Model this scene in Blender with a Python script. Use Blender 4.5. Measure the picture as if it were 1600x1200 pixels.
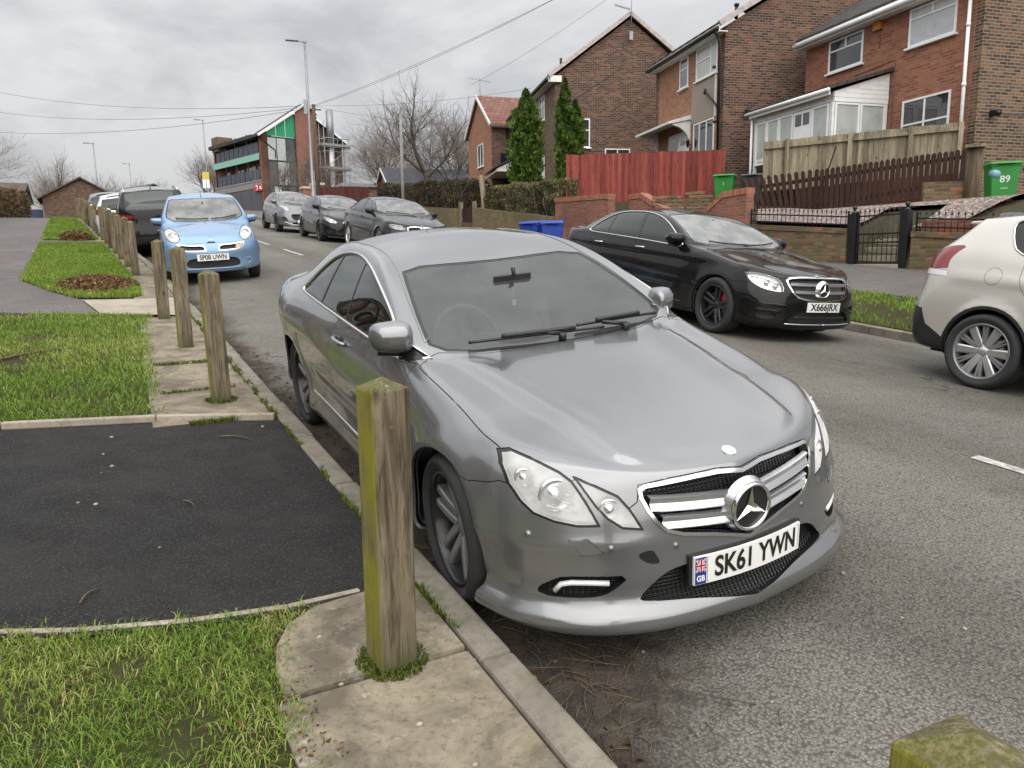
import bpy, bmesh, math, random
import numpy as np
from math import radians as R_, sin, cos, pi, sqrt, atan2
from mathutils import Vector, Matrix
from mathutils.bvhtree import BVHTree
from mathutils.geometry import tessellate_polygon

for _o in list(bpy.data.objects):
    bpy.data.objects.remove(_o, do_unlink=True)
SC = bpy.context.scene
COL = SC.collection

# ---------------------------------------------------------------- camera
CAM_H = 1.505
_cd = bpy.data.cameras.new('camera'); CAM = bpy.data.objects.new('camera', _cd); COL.objects.link(CAM)
_p, _r, _y = 0.1647, 0.0150, 0.5037
_f = Vector((sin(_y)*cos(_p), cos(_y)*cos(_p), -sin(_p)))
_rt = Vector((cos(_y), -sin(_y), 0)); _dn = _f.cross(_rt)
_r2 = _rt*cos(_r) + _dn*sin(_r); _d2 = _dn*cos(_r) - _rt*sin(_r)
_m = Matrix((_r2, -_d2, -_f)).transposed().to_4x4()
_m.translation = (0, 0, CAM_H)
CAM.matrix_world = _m
_cd.sensor_width = 36; _cd.lens = 36*1171.37/1600
_cd.clip_start = 0.05; _cd.clip_end = 3000
SC.camera = CAM
SC.render.resolution_x, SC.render.resolution_y = 1024, 768

# ---------------------------------------------------------------- world: overcast sky
W = bpy.data.worlds.new("World"); SC.world = W; W.use_nodes = True
SUN_EL, SUN_AZ = R_(38), R_(197.5)
def _world():
    nt = W.node_tree; nt.nodes.clear(); N = nt.nodes.new; L = nt.links.new
    out = N('ShaderNodeOutputWorld'); bg = N('ShaderNodeBackground'); L(bg.outputs[0], out.inputs[0])
    sky = N('ShaderNodeTexSky'); sky.sky_type = 'NISHITA'; sky.sun_disc = False
    sky.sun_elevation = SUN_EL; sky.sun_rotation = SUN_AZ; sky.air_density = 1.0; sky.dust_density = 4.0
    tc = N('ShaderNodeTexCoord')
    sep = N('ShaderNodeSeparateXYZ'); L(tc.outputs['Generated'], sep.inputs[0])
    # clouds laid out on a flat layer: direction / (z + k)
    zc = N('ShaderNodeMath'); zc.operation = 'MAXIMUM'; zc.inputs[1].default_value = 0.0; L(sep.outputs[2], zc.inputs[0])
    za = N('ShaderNodeMath'); za.operation = 'ADD'; za.inputs[1].default_value = 0.2; L(zc.outputs[0], za.inputs[0])
    dv = N('ShaderNodeVectorMath'); dv.operation = 'DIVIDE'
    cb = N('ShaderNodeCombineXYZ'); L(za.outputs[0], cb.inputs[0]); L(za.outputs[0], cb.inputs[1]); cb.inputs[2].default_value = 1
    L(tc.outputs['Generated'], dv.inputs[0]); L(cb.outputs[0], dv.inputs[1])
    mp = N('ShaderNodeMapping'); mp.inputs['Scale'].default_value = (1.5, 1.15, 0.6); mp.inputs['Rotation'].default_value = (0, 0, 0.5)
    mp.inputs['Location'].default_value = (3.1, 0.4, 0)
    L(dv.outputs[0], mp.inputs[0])
    n1 = N('ShaderNodeTexNoise'); n1.inputs['Scale'].default_value = 0.85; n1.inputs['Detail'].default_value = 8; n1.inputs['Roughness'].default_value = .58
    n1.inputs['Distortion'].default_value = .25
    L(mp.outputs[0], n1.inputs['Vector'])
    cr = N('ShaderNodeValToRGB'); e = cr.color_ramp.elements
    e[0].position = .38; e[0].color = (.64, .645, .66, 1); e[1].position = .58; e[1].color = (1.0, 1.0, 1.0, 1)
    L(n1.outputs[0], cr.inputs[0])
    mx = N('ShaderNodeMix'); mx.data_type = 'RGBA'; mx.inputs[0].default_value = .94
    # overcast sky: brighter towards the zenith (CIE overcast law)
    pw = N('ShaderNodeMath'); pw.operation = 'POWER'; pw.inputs[1].default_value = 1.6; L(zc.outputs[0], pw.inputs[0])
    gr = N('ShaderNodeMapRange'); gr.inputs[1].default_value = 0; gr.inputs[2].default_value = 1; gr.inputs[3].default_value = 2.7; gr.inputs[4].default_value = 10.5; L(pw.outputs[0], gr.inputs[0])
    sc = N('ShaderNodeVectorMath'); sc.operation = 'SCALE'; L(cr.outputs[0], sc.inputs[0]); L(gr.outputs[0], sc.inputs['Scale'])
    L(sky.outputs[0], mx.inputs[6]); L(sc.outputs[0], mx.inputs[7])
    L(mx.outputs[2], bg.inputs[0]); bg.inputs[1].default_value = 0.12
_world()
_sd = bpy.data.lights.new('sun', 'SUN'); SUN = bpy.data.objects.new('sun', _sd); COL.objects.link(SUN)
_sd.energy = 1.5; _sd.angle = R_(90); _sd.color = (1, .97, .93)
SUN.rotation_euler = (R_(90)-SUN_EL, 0, pi - SUN_AZ)
SC.view_settings.view_transform = 'Standard'; SC.view_settings.look = 'None'
SC.view_settings.exposure = 0.98; SC.view_settings.gamma = 1.0
SC.cycles.max_bounces = 8; SC.cycles.transparent_max_bounces = 12; SC.cycles.caustics_reflective = False; SC.cycles.caustics_refractive = False
SC.cycles.use_denoising = True

# ---------------------------------------------------------------- helpers
def tag(o, label=None, cat=None, group=None, kind=None):
    if label: o['label'] = label
    if cat: o['category'] = cat
    if group: o['group'] = group
    if kind: o['kind'] = kind
    return o
def empty(name, loc=(0, 0, 0), rz=0, label=None, cat=None, group=None):
    o = bpy.data.objects.new(name, None); COL.objects.link(o); o.location = loc; o.rotation_euler = (0, 0, rz)
    o.empty_display_size = .2
    return tag(o, label, cat, group)
def copy_tree(o, parent=None):
    c = o.copy(); COL.objects.link(c)
    if parent is not None:
        c.parent = parent; c.matrix_parent_inverse = o.matrix_parent_inverse.copy()
    for ch in list(o.children): copy_tree(ch, c)
    return c
def mlist(m): return m if isinstance(m, (list, tuple)) else [m]

class MB:
    """collects shapes into one mesh"""
    def __init__(s): s.v = []; s.f = []; s.mi = []; s.sm = []
    def add(s, vs, fs, mi=0, smooth=False):
        b = len(s.v); s.v += [tuple(v) for v in vs]
        for f in fs: s.f.append(tuple(b+i for i in f)); s.mi.append(mi); s.sm.append(smooth)
    def box(s, c, d, rz=0, mi=0, M=None):
        hx, hy, hz = d[0]/2, d[1]/2, d[2]/2; ca, sa = cos(rz), sin(rz); vs = []
        for z in (-hz, hz):
            for x, y in ((-hx, -hy), (hx, -hy), (hx, hy), (-hx, hy)):
                p = Vector((x*ca-y*sa, x*sa+y*ca, z))
                if M is not None: p = M @ Vector((x, y, z))
                vs.append((c[0]+p[0], c[1]+p[1], c[2]+p[2]))
        s.add(vs, [(3, 2, 1, 0), (4, 5, 6, 7), (0, 1, 5, 4), (1, 2, 6, 5), (2, 3, 7, 6), (3, 0, 4, 7)], mi); return s
    def bx(s, x0, x1, y0, y1, z0, z1, mi=0):
        return s.box(((x0+x1)/2, (y0+y1)/2, (z0+z1)/2), (x1-x0, y1-y0, z1-z0), 0, mi)
    def bar(s, a, b, w, h=None, mi=0, roll=0):
        a, b = Vector(a), Vector(b); d = b-a; l = d.length
        q = d.to_track_quat('Z', 'Y').to_matrix()
        if roll: q = q @ Matrix.Rotation(roll, 3, 'Z')
        return s.box((a+b)/2, (w, h or w, l), 0, mi, q)
    def tube(s, pts, r, n=8, mi=0, closed=False, cap=True):
        pts = [Vector(p) for p in pts]; k = len(pts); rs = r if isinstance(r, (list, tuple)) else [r]*k
        vs = []; fs = []; up = None
        for i, p in enumerate(pts):
            if closed: d = pts[(i+1) % k]-pts[i-1]
            else: d = pts[min(i+1, k-1)]-pts[max(i-1, 0)]
            if d.length < 1e-9: d = Vector((0, 0, 1))
            d.normalize()
            if up is None: up = Vector((0, 0, 1)) if abs(d.z) < .9 else Vector((1, 0, 0))
            a = up - d*up.dot(d)
            if a.length < 1e-4: a = d.orthogonal()
            a.normalize(); b = d.cross(a); up = a
            for j in range(n):
                t = 2*pi*j/n; vs.append(p+(a*cos(t)+b*sin(t))*rs[i])
        for i in range(k if closed else k-1):
            i2 = (i+1) % k
            for j in range(n): fs.append((i*n+j, i*n+(j+1) % n, i2*n+(j+1) % n, i2*n+j))
        if cap and not closed:
            fs.append(tuple(range(n-1, -1, -1))); fs.append(tuple((k-1)*n+j for j in range(n)))
        s.add(vs, fs, mi, True); return s
    def lathe(s, prof, c=(0, 0, 0), axis='Z', n=24, mi=0, a0=0, a1=2*pi, smooth=True):
        """prof: list of (radius, height)"""
        vs = []; fs = []; full = abs(a1-a0-2*pi) < 1e-6; m = n if full else n+1
        for i in range(m):
            t = a0+(a1-a0)*i/n
            for r, h in prof:
                x, y = r*cos(t), r*sin(t)
                p = {'Z': (x, y, h), 'Y': (x, h, y), 'X': (h, x, y)}[axis]
                vs.append((c[0]+p[0], c[1]+p[1], c[2]+p[2]))
        k = len(prof)
        for i in range(n):
            i2 = (i+1) % m
            for j in range(k-1):
                q = (i*k+j, i2*k+j, i2*k+j+1, i*k+j+1)
                fs.append(q if axis != 'Y' else q[::-1])
        s.add(vs, fs, mi, smooth); return s
    def prism(s, poly, h0, h1, fn, mi=0, smooth=False):
        """poly: 2-D outline, fn(a, b, h) -> point"""
        n = len(poly); vs = [fn(a, b, h0) for a, b in poly]+[fn(a, b, h1) for a, b in poly]
        fs = [(i, (i+1) % n, n+(i+1) % n, n+i) for i in range(n)]
        t = tessellate_polygon([[Vector((a, b, 0)) for a, b in poly]])
        fs += [tuple(q) for q in t]+[tuple(n+i for i in q[::-1]) for q in t]
        s.add(vs, fs, mi, smooth); return s
    def sphere(s, c, r, mi=0, n=12, m=8):
        rx, ry, rz = r if isinstance(r, (list, tuple)) else (r, r, r); vs = []; fs = []
        for i in range(m+1):
            a = pi*i/m
            for j in range(n):
                b = 2*pi*j/n; vs.append((c[0]+rx*sin(a)*cos(b), c[1]+ry*sin(a)*sin(b), c[2]+rz*cos(a)))
        for i in range(m):
            for j in range(n): fs.append((i*n+j, (i+1)*n+j, (i+1)*n+(j+1) % n, i*n+(j+1) % n))
        s.add(vs, fs, mi, True); return s
    def build(s, name, mats, parent=None, loc=None, rz=0, bevel=0, recalc=True, sharp=0.7):
        me = bpy.data.meshes.new(name)
        me.from_pydata(s.v, [], s.f); me.update()
        for m in mlist(mats): me.materials.append(m)
        me.polygons.foreach_set('material_index', s.mi); me.polygons.foreach_set('use_smooth', s.sm)
        if recalc:
            bm = bmesh.new(); bm.from_mesh(me); bmesh.ops.recalc_face_normals(bm, faces=bm.faces); bm.to_mesh(me); bm.free()
        o = bpy.data.objects.new(name, me); COL.objects.link(o)
        if parent is not None: o.parent = parent
        if loc is not None: o.location = loc
        if rz: o.rotation_euler = (0, 0, rz)
        if bevel:
            md = o.modifiers.new('bevel', 'BEVEL'); md.width = bevel; md.segments = 2; md.limit_method = 'ANGLE'; md.angle_limit = R_(40)
        return o

def text_obj(name, body, size, mat, parent=None, extrude=.002, align='CENTER', sx=1.0, offset=0):
    cu = bpy.data.curves.new(name, 'FONT'); cu.body = body; cu.size = size; cu.extrude = extrude; cu.align_x = align; cu.align_y = 'CENTER'; cu.offset = offset
    o = bpy.data.objects.new(name, cu); COL.objects.link(o); bpy.context.view_layer.update()
    dg = bpy.context.evaluated_depsgraph_get(); me = bpy.data.meshes.new_from_object(o.evaluated_get(dg)); bpy.data.objects.remove(o); bpy.data.curves.remove(cu)
    me.name = name
    for v in me.vertices: v.co.x *= sx
    me.materials.clear(); me.materials.append(mat)
    o = bpy.data.objects.new(name, me); COL.objects.link(o)
    if parent is not None: o.parent = parent
    return o

# ---------------------------------------------------------------- materials
def new_mat(name):
    m = bpy.data.materials.new(name); m.use_nodes = True; nt = m.node_tree
    return m, nt, nt.nodes['Principled BSDF'], nt.nodes.new, nt.links.new
def setp(b, **k):
    names = dict(base='Base Color', rough='Roughness', metal='Metallic', coat='Coat Weight', coatr='Coat Roughness', spec='Specular IOR Level', trans='Transmission Weight', ior='IOR', alpha='Alpha', sheen='Sheen Weight')
    for a, v in k.items():
        i = b.inputs[names[a]]
        if a == 'base' and len(v) == 3: v = (*v, 1)
        i.default_value = v
def simple(name, base, rough=.5, metal=0, var=.12, scale=6.0, bump=0, bscale=40, **k):
    """plain paint, plastic or metal with slight tone variation"""
    m, nt, b, N, L = new_mat(name); setp(b, base=base, rough=rough, metal=metal, **k)
    tc = N('ShaderNodeTexCoord')
    if var:
        n = N('ShaderNodeTexNoise'); n.inputs['Scale'].default_value = scale; n.inputs['Detail'].default_value = 5; L(tc.outputs['Object'], n.inputs['Vector'])
        r = N('ShaderNodeMapRange'); r.inputs[1].default_value = .3; r.inputs[2].default_value = .7; r.inputs[3].default_value = 1-var; r.inputs[4].default_value = 1+var
        L(n.outputs[0], r.inputs[0])
        mx = N('ShaderNodeVectorMath'); mx.operation = 'SCALE'; mx.inputs[0].default_value = base[:3]; L(r.outputs[0], mx.inputs['Scale'])
        L(mx.outputs[0], b.inputs['Base Color'])
        r2 = N('ShaderNodeMapRange'); r2.inputs[1].default_value = .3; r2.inputs[2].default_value = .7; r2.inputs[3].default_value = max(.02, rough*(1-var)); r2.inputs[4].default_value = min(1, rough*(1+var))
        L(n.outputs[0], r2.inputs[0]); L(r2.outputs[0], b.inputs['Roughness'])
    if bump:
        n2 = N('ShaderNodeTexNoise'); n2.inputs['Scale'].default_value = bscale; n2.inputs['Detail'].default_value = 4; L(tc.outputs['Object'], n2.inputs['Vector'])
        bp = N('ShaderNodeBump'); bp.inputs['Strength'].default_value = bump; bp.inputs['Distance'].default_value = .01; L(n2.outputs[0], bp.inputs['Height']); L(bp.outputs[0], b.inputs['Normal'])
    return m
def ramp(N, stops):
    r = N('ShaderNodeValToRGB'); e = r.color_ramp.elements
    while len(e) < len(stops): e.new(.5)
    for q, (p, c) in zip(e, stops):
        q.position = p; q.color = (*c, 1) if len(c) == 3 else c
    return r
def noise(N, L, vec, scale, detail=5, rough=.55, dist=0):
    n = N('ShaderNodeTexNoise'); n.inputs['Scale'].default_value = scale; n.inputs['Detail'].default_value = detail; n.inputs['Roughness'].default_value = rough; n.inputs['Distortion'].default_value = dist
    L(vec, n.inputs['Vector']); return n
def mixc(N, L, a, b, fac, mode='MIX'):
    m = N('ShaderNodeMix'); m.data_type = 'RGBA'; m.blend_type = mode
    for sock, v in ((m.inputs[6], a), (m.inputs[7], b), (m.inputs[0], fac)):
        if isinstance(v, (int, float)): sock.default_value = v
        elif isinstance(v, tuple): sock.default_value = (*v, 1) if len(v) == 3 else v
        else: L(v, sock)
    return m.outputs[2]
def bumpn(N, L, b, h, strength, dist=.01, prev=None):
    p = N('ShaderNodeBump'); p.inputs['Strength'].default_value = strength; p.inputs['Distance'].default_value = dist; L(h, p.inputs['Height'])
    if prev is not None: L(prev, p.inputs['Normal'])
    L(p.outputs[0], b.inputs['Normal']); return p.outputs[0]
def mapr(N, L, v, a, b, c, d):
    r = N('ShaderNodeMapRange'); L(v, r.inputs[0])
    for i, q in enumerate((a, b, c, d)): r.inputs[i+1].default_value = q
    return r.outputs[0]
# ---------------------------------------------------------------- materials of the place
EM = {}
def m_asphalt(name, c0, c1, stone, scale=55, patch=.5, moss=0, grit=.6, stonemix=.5, cracks=True, dirt=False):
    m, nt, b, N, L = new_mat(name); setp(b, rough=.85, spec=.35)
    tc = N('ShaderNodeTexCoord'); P = tc.outputs['Object']
    big = noise(N, L, P, .55, 6, .6, .4); mid = noise(N, L, P, 4.0, 5, .6)
    vo = N('ShaderNodeTexVoronoi'); vo.inputs['Scale'].default_value = scale; L(P, vo.inputs['Vector'])
    vo2 = N('ShaderNodeTexVoronoi'); vo2.inputs['Scale'].default_value = scale*2.3; L(P, vo2.inputs['Vector'])
    base = mixc(N, L, c0, c1, mapr(N, L, big.outputs[0], .35, .68, 0, 1))
    base = mixc(N, L, base, mixc(N, L, base, (.5, .5, .5), .5, 'MULTIPLY'), mapr(N, L, mid.outputs[0], .5, .75, 0, patch))
    hsv = N('ShaderNodeSeparateColor'); L(vo.outputs['Color'], hsv.inputs[0])
    sel = mapr(N, L, hsv.outputs[0], .35, 1, 0, 1)
    dist = mapr(N, L, vo.outputs['Distance'], .12, .5, 1, 0)
    f = N('ShaderNodeMath'); f.operation = 'MULTIPLY'; L(sel, f.inputs[0]); L(dist, f.inputs[1])
    f2 = N('ShaderNodeMath'); f2.operation = 'MULTIPLY'; L(f.outputs[0], f2.inputs[0]); f2.inputs[1].default_value = stonemix
    col = mixc(N, L, base, stone, f2.outputs[0])
    dk = mapr(N, L, vo.outputs['Distance'], .4, .75, 0, .55); col = mixc(N, L, col, (.012, .012, .012), dk)
    if moss:
        mn = noise(N, L, P, 1.3, 7, .65); col = mixc(N, L, col, (.075, .085, .03), mapr(N, L, mn.outputs[0], .56, .72, 0, moss))
    if cracks:
        cv = N('ShaderNodeTexVoronoi'); cv.feature = 'DISTANCE_TO_EDGE'; cv.inputs['Scale'].default_value = .45
        wn = noise(N, L, P, 2.2, 4); av = N('ShaderNodeVectorMath'); av.operation = 'MULTIPLY_ADD'; L(wn.outputs['Color'], av.inputs[0]); av.inputs[1].default_value = (.7, .7, .7); L(P, av.inputs[2]); L(av.outputs[0], cv.inputs['Vector'])
        ck = mapr(N, L, cv.outputs['Distance'], .0, .006, .75, 0); gate = noise(N, L, P, .35, 3); g2 = mapr(N, L, gate.outputs[0], .5, .6, 0, 1)
        cm = N('ShaderNodeMath'); cm.operation = 'MULTIPLY'; L(ck, cm.inputs[0]); L(g2, cm.inputs[1]); col = mixc(N, L, col, (.015, .014, .012), cm.outputs[0])
    if not cracks:
        sm = noise(N, L, P, 1.9, 6, .6, .6); col = mixc(N, L, col, (.062, .053, .047), mapr(N, L, sm.outputs[0], .5, .75, 0, .5))
    if dirt:   # silt washed along the gutter, a puddle stain by the near kerb, tyre-worn lanes
        sx = N('ShaderNodeSeparateXYZ'); L(P, sx.inputs[0]); n1 = noise(N, L, P, 1.7, 6, .65); n2 = noise(N, L, P, 11, 4, .6)
        e = N('ShaderNodeMath'); e.operation = 'MULTIPLY_ADD'; L(n1.outputs[0], e.inputs[0]); e.inputs[1].default_value = -.75; L(sx.outputs[0], e.inputs[2])
        e2 = N('ShaderNodeMath'); e2.operation = 'MULTIPLY_ADD'; L(n2.outputs[0], e2.inputs[0]); e2.inputs[1].default_value = -.22; L(e.outputs[0], e2.inputs[2]); f1 = mapr(N, L, e2.outputs[0], .82, 1.06, .95, 0)
        vd = N('ShaderNodeVectorMath'); vd.operation = 'DISTANCE'; mp = N('ShaderNodeMapping'); mp.inputs['Scale'].default_value = (1, .8, 0); L(P, mp.inputs[0]); L(mp.outputs[0], vd.inputs[0]); vd.inputs[1].default_value = (1.42, 1.72, 0)
        e3 = N('ShaderNodeMath'); e3.operation = 'MULTIPLY_ADD'; L(n1.outputs[0], e3.inputs[0]); e3.inputs[1].default_value = .5; L(vd.outputs['Value'], e3.inputs[2]); e4 = N('ShaderNodeMath'); e4.operation = 'MULTIPLY_ADD'; L(n2.outputs[0], e4.inputs[0]); e4.inputs[1].default_value = .3; L(e3.outputs[0], e4.inputs[2]); f3 = mapr(N, L, e4.outputs[0], .62, .92, .9, 0)
        mx_ = N('ShaderNodeMath'); mx_.operation = 'MAXIMUM'; L(f1, mx_.inputs[0]); L(f3, mx_.inputs[1]); col = mixc(N, L, col, mixc(N, L, (.03, .024, .018), (.085, .065, .045), mapr(N, L, n2.outputs[0], .35, .65, 0, 1)), mx_.outputs[0])
        wv = N('ShaderNodeTexWave'); wv.inputs['Scale'].default_value = .17; wv.inputs['Distortion'].default_value = 1.2; wv.inputs['Detail'].default_value = 3; L(P, wv.inputs[0]); col = mixc(N, L, col, mixc(N, L, col, (.80, .79, .77), 1, 'MULTIPLY'), mapr(N, L, wv.outputs['Fac'], .3, .8, 0, 1))
        sp2 = N('ShaderNodeTexVoronoi'); sp2.inputs['Scale'].default_value = 1.6; L(P, sp2.inputs[0]); col = mixc(N, L, col, (.04, .036, .03), mapr(N, L, sp2.outputs['Distance'], .02, .05, .7, 0))
    L(col, b.inputs['Base Color'])
    h = N('ShaderNodeMath'); h.operation = 'ADD'; L(vo.outputs['Distance'], h.inputs[0]); L(vo2.outputs['Distance'], h.inputs[1])
    inv = N('ShaderNodeMath'); inv.operation = 'MULTIPLY'; inv.inputs[1].default_value = -1; L(h.outputs[0], inv.inputs[0])
    bumpn(N, L, b, inv.outputs[0], grit, .012); L(mapr(N, L, mid.outputs[0], .3, .7, .7, .95), b.inputs['Roughness'])
    return m
def m_concrete(name, c0, c1, lichen=.4, scale=1.0, dark=(.10, .095, .08), moss=.0):
    m, nt, b, N, L = new_mat(name); setp(b, rough=.9, spec=.3); tc = N('ShaderNodeTexCoord'); P = tc.outputs['Object']
    a = noise(N, L, P, 2.2*scale, 8, .7, .6); f = noise(N, L, P, 28*scale, 5, .6); g = noise(N, L, P, 140*scale, 2)
    col = mixc(N, L, c0, c1, mapr(N, L, a.outputs[0], .38, .62, 0, 1))
    col = mixc(N, L, col, dark, mapr(N, L, f.outputs[0], .52, .72, 0, .6))
    l = noise(N, L, P, 9*scale, 6, .7); col = mixc(N, L, col, (.42, .41, .37), mapr(N, L, l.outputs[0], .60, .70, 0, lichen))
    if moss:
        q = noise(N, L, P, 3.1*scale, 7, .7); col = mixc(N, L, col, (.07, .085, .025), mapr(N, L, q.outputs[0], .55, .7, 0, moss))
    L(col, b.inputs['Base Color']); h = N('ShaderNodeMath'); h.operation = 'ADD'; L(f.outputs[0], h.inputs[0]); L(g.outputs[0], h.inputs[1]); bumpn(N, L, b, h.outputs[0], .35, .006)
    return m
def m_soil(name, c=(.055, .045, .028), g=(.07, .10, .022), mix=.5, scale=1.0):
    m, nt, b, N, L = new_mat(name); setp(b, rough=.95, spec=.15); tc = N('ShaderNodeTexCoord'); P = tc.outputs['Object']
    a = noise(N, L, P, 1.1*scale, 8, .65); d = noise(N, L, P, 22*scale, 6, .65)
    col = mixc(N, L, c, g, mapr(N, L, a.outputs[0], .5-.35*mix, .75-.35*mix, 0, 1)); col = mixc(N, L, col, (.10, .085, .045), mapr(N, L, d.outputs[0], .5, .7, 0, .5))
    L(col, b.inputs['Base Color']); bumpn(N, L, b, d.outputs[0], .9, .03); return m
def m_grass(name, stops):
    m, nt, b, N, L = new_mat(name); setp(b, rough=.6, spec=.3)
    at = N('ShaderNodeAttribute'); at.attribute_name = 'tone'; r = ramp(N, stops); L(at.outputs['Fac'], r.inputs[0]); L(r.outputs[0], b.inputs['Base Color'])
    tr = N('ShaderNodeBsdfTranslucent'); L(r.outputs[0], tr.inputs[0]); mx = N('ShaderNodeMixShader'); mx.inputs[0].default_value = .3
    out = nt.nodes['Material Output']; L(b.outputs[0], mx.inputs[1]); L(tr.outputs[0], mx.inputs[2]); L(mx.outputs[0], out.inputs[0]); return m
def m_brick(name, c1, c2, mortar, bw=.225, bh=.075, ms=.012, var=.35, stain=.35, stainc=(.05, .045, .035), moss=0, soldier=False, mottle=None, vert=False):
    """bricks laid to the faces of a wall: u runs along the face, v up (object space)"""
    m, nt, b, N, L = new_mat(name); setp(b, rough=.88, spec=.25); tc = N('ShaderNodeTexCoord'); P = tc.outputs['Object']
    sp = N('ShaderNodeSeparateXYZ'); L(P, sp.inputs[0]); ns = N('ShaderNodeSeparateXYZ'); L(tc.outputs['Normal'], ns.inputs[0])
    ax = N('ShaderNodeMath'); ax.operation = 'ABSOLUTE'; L(ns.outputs[0], ax.inputs[0]); ay = N('ShaderNodeMath'); ay.operation = 'ABSOLUTE'; L(ns.outputs[1], ay.inputs[0])
    gt = N('ShaderNodeMath'); gt.operation = 'GREATER_THAN'; L(ax.outputs[0], gt.inputs[0]); L(ay.outputs[0], gt.inputs[1])
    u = N('ShaderNodeMix'); u.data_type = 'FLOAT'; L(gt.outputs[0], u.inputs[0]); L(sp.outputs[0], u.inputs[2]); L(sp.outputs[1], u.inputs[3])
    az = N('ShaderNodeMath'); az.operation = 'ABSOLUTE'; L(ns.outputs[2], az.inputs[0]); gz = N('ShaderNodeMath'); gz.operation = 'GREATER_THAN'; gz.inputs[1].default_value = .7; L(az.outputs[0], gz.inputs[0])
    v = N('ShaderNodeMix'); v.data_type = 'FLOAT'; L(gz.outputs[0], v.inputs[0]); L(sp.outputs[2], v.inputs[2]); L(sp.outputs[0], v.inputs[3])
    u2 = N('ShaderNodeMix'); u2.data_type = 'FLOAT'; L(gz.outputs[0], u2.inputs[0]); L(u.outputs[0], u2.inputs[2]); L(sp.outputs[1], u2.inputs[3])
    wob = noise(N, L, P, 6, 3); wo = mapr(N, L, wob.outputs[0], 0, 1, -.006, .006); vv = N('ShaderNodeMath'); L(v.outputs[0], vv.inputs[0]); L(wo, vv.inputs[1])
    cb = N('ShaderNodeCombineXYZ')
    if vert: L(vv.outputs[0], cb.inputs[0]); L(u2.outputs[0], cb.inputs[1])
    else: L(u2.outputs[0], cb.inputs[0]); L(vv.outputs[0], cb.inputs[1])
    br = N('ShaderNodeTexBrick'); br.inputs['Scale'].default_value = 1; br.inputs['Brick Width'].default_value = bw; br.inputs['Row Height'].default_value = bh; br.inputs['Mortar Size'].default_value = ms; br.inputs['Mortar Smooth'].default_value = .3; br.offset = .5 if not soldier else 0
    br.inputs['Color1'].default_value = (0, 0, 0, 1); br.inputs['Color2'].default_value = (1, 1, 1, 1); br.inputs['Mortar'].default_value = (.5, .5, .5, 1); L(cb.outputs[0], br.inputs['Vector'])
    rs = [(0, c1), (.5, tuple((a+c)/2 for a, c in zip(c1, c2))), (1, c2)] if mottle is None else mottle
    rp = ramp(N, rs); L(br.outputs['Color'], rp.inputs[0])
    a = noise(N, L, P, .7, 6, .6, .3); d = noise(N, L, P, 45, 4, .6); e = noise(N, L, P, 9, 4)
    col = mixc(N, L, rp.outputs[0], mixc(N, L, rp.outputs[0], (1.25, 1.2, 1.1), 1, 'MULTIPLY'), mapr(N, L, e.outputs[0], .4, .7, 0, 1)); col = mixc(N, L, col, mixc(N, L, col, (.55, .52, .5), 1, 'MULTIPLY'), mapr(N, L, d.outputs[0], .5, .75, 0, .8))
    col = mixc(N, L, col, mortar, br.outputs['Fac']); col = mixc(N, L, col, stainc, mapr(N, L, a.outputs[0], .48, .75, 0, stain))
    if moss:
        q = noise(N, L, P, 2.2, 7, .7); col = mixc(N, L, col, (.10, .105, .035), mapr(N, L, q.outputs[0], .44, .68, 0, moss))
    L(col, b.inputs['Base Color']); h = N('ShaderNodeMath'); h.operation = 'MULTIPLY_ADD'; L(br.outputs['Fac'], h.inputs[0]); h.inputs[1].default_value = -1.2; L(d.outputs[0], h.inputs[2]); bumpn(N, L, b, h.outputs[0], .5, .01); return m
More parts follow.
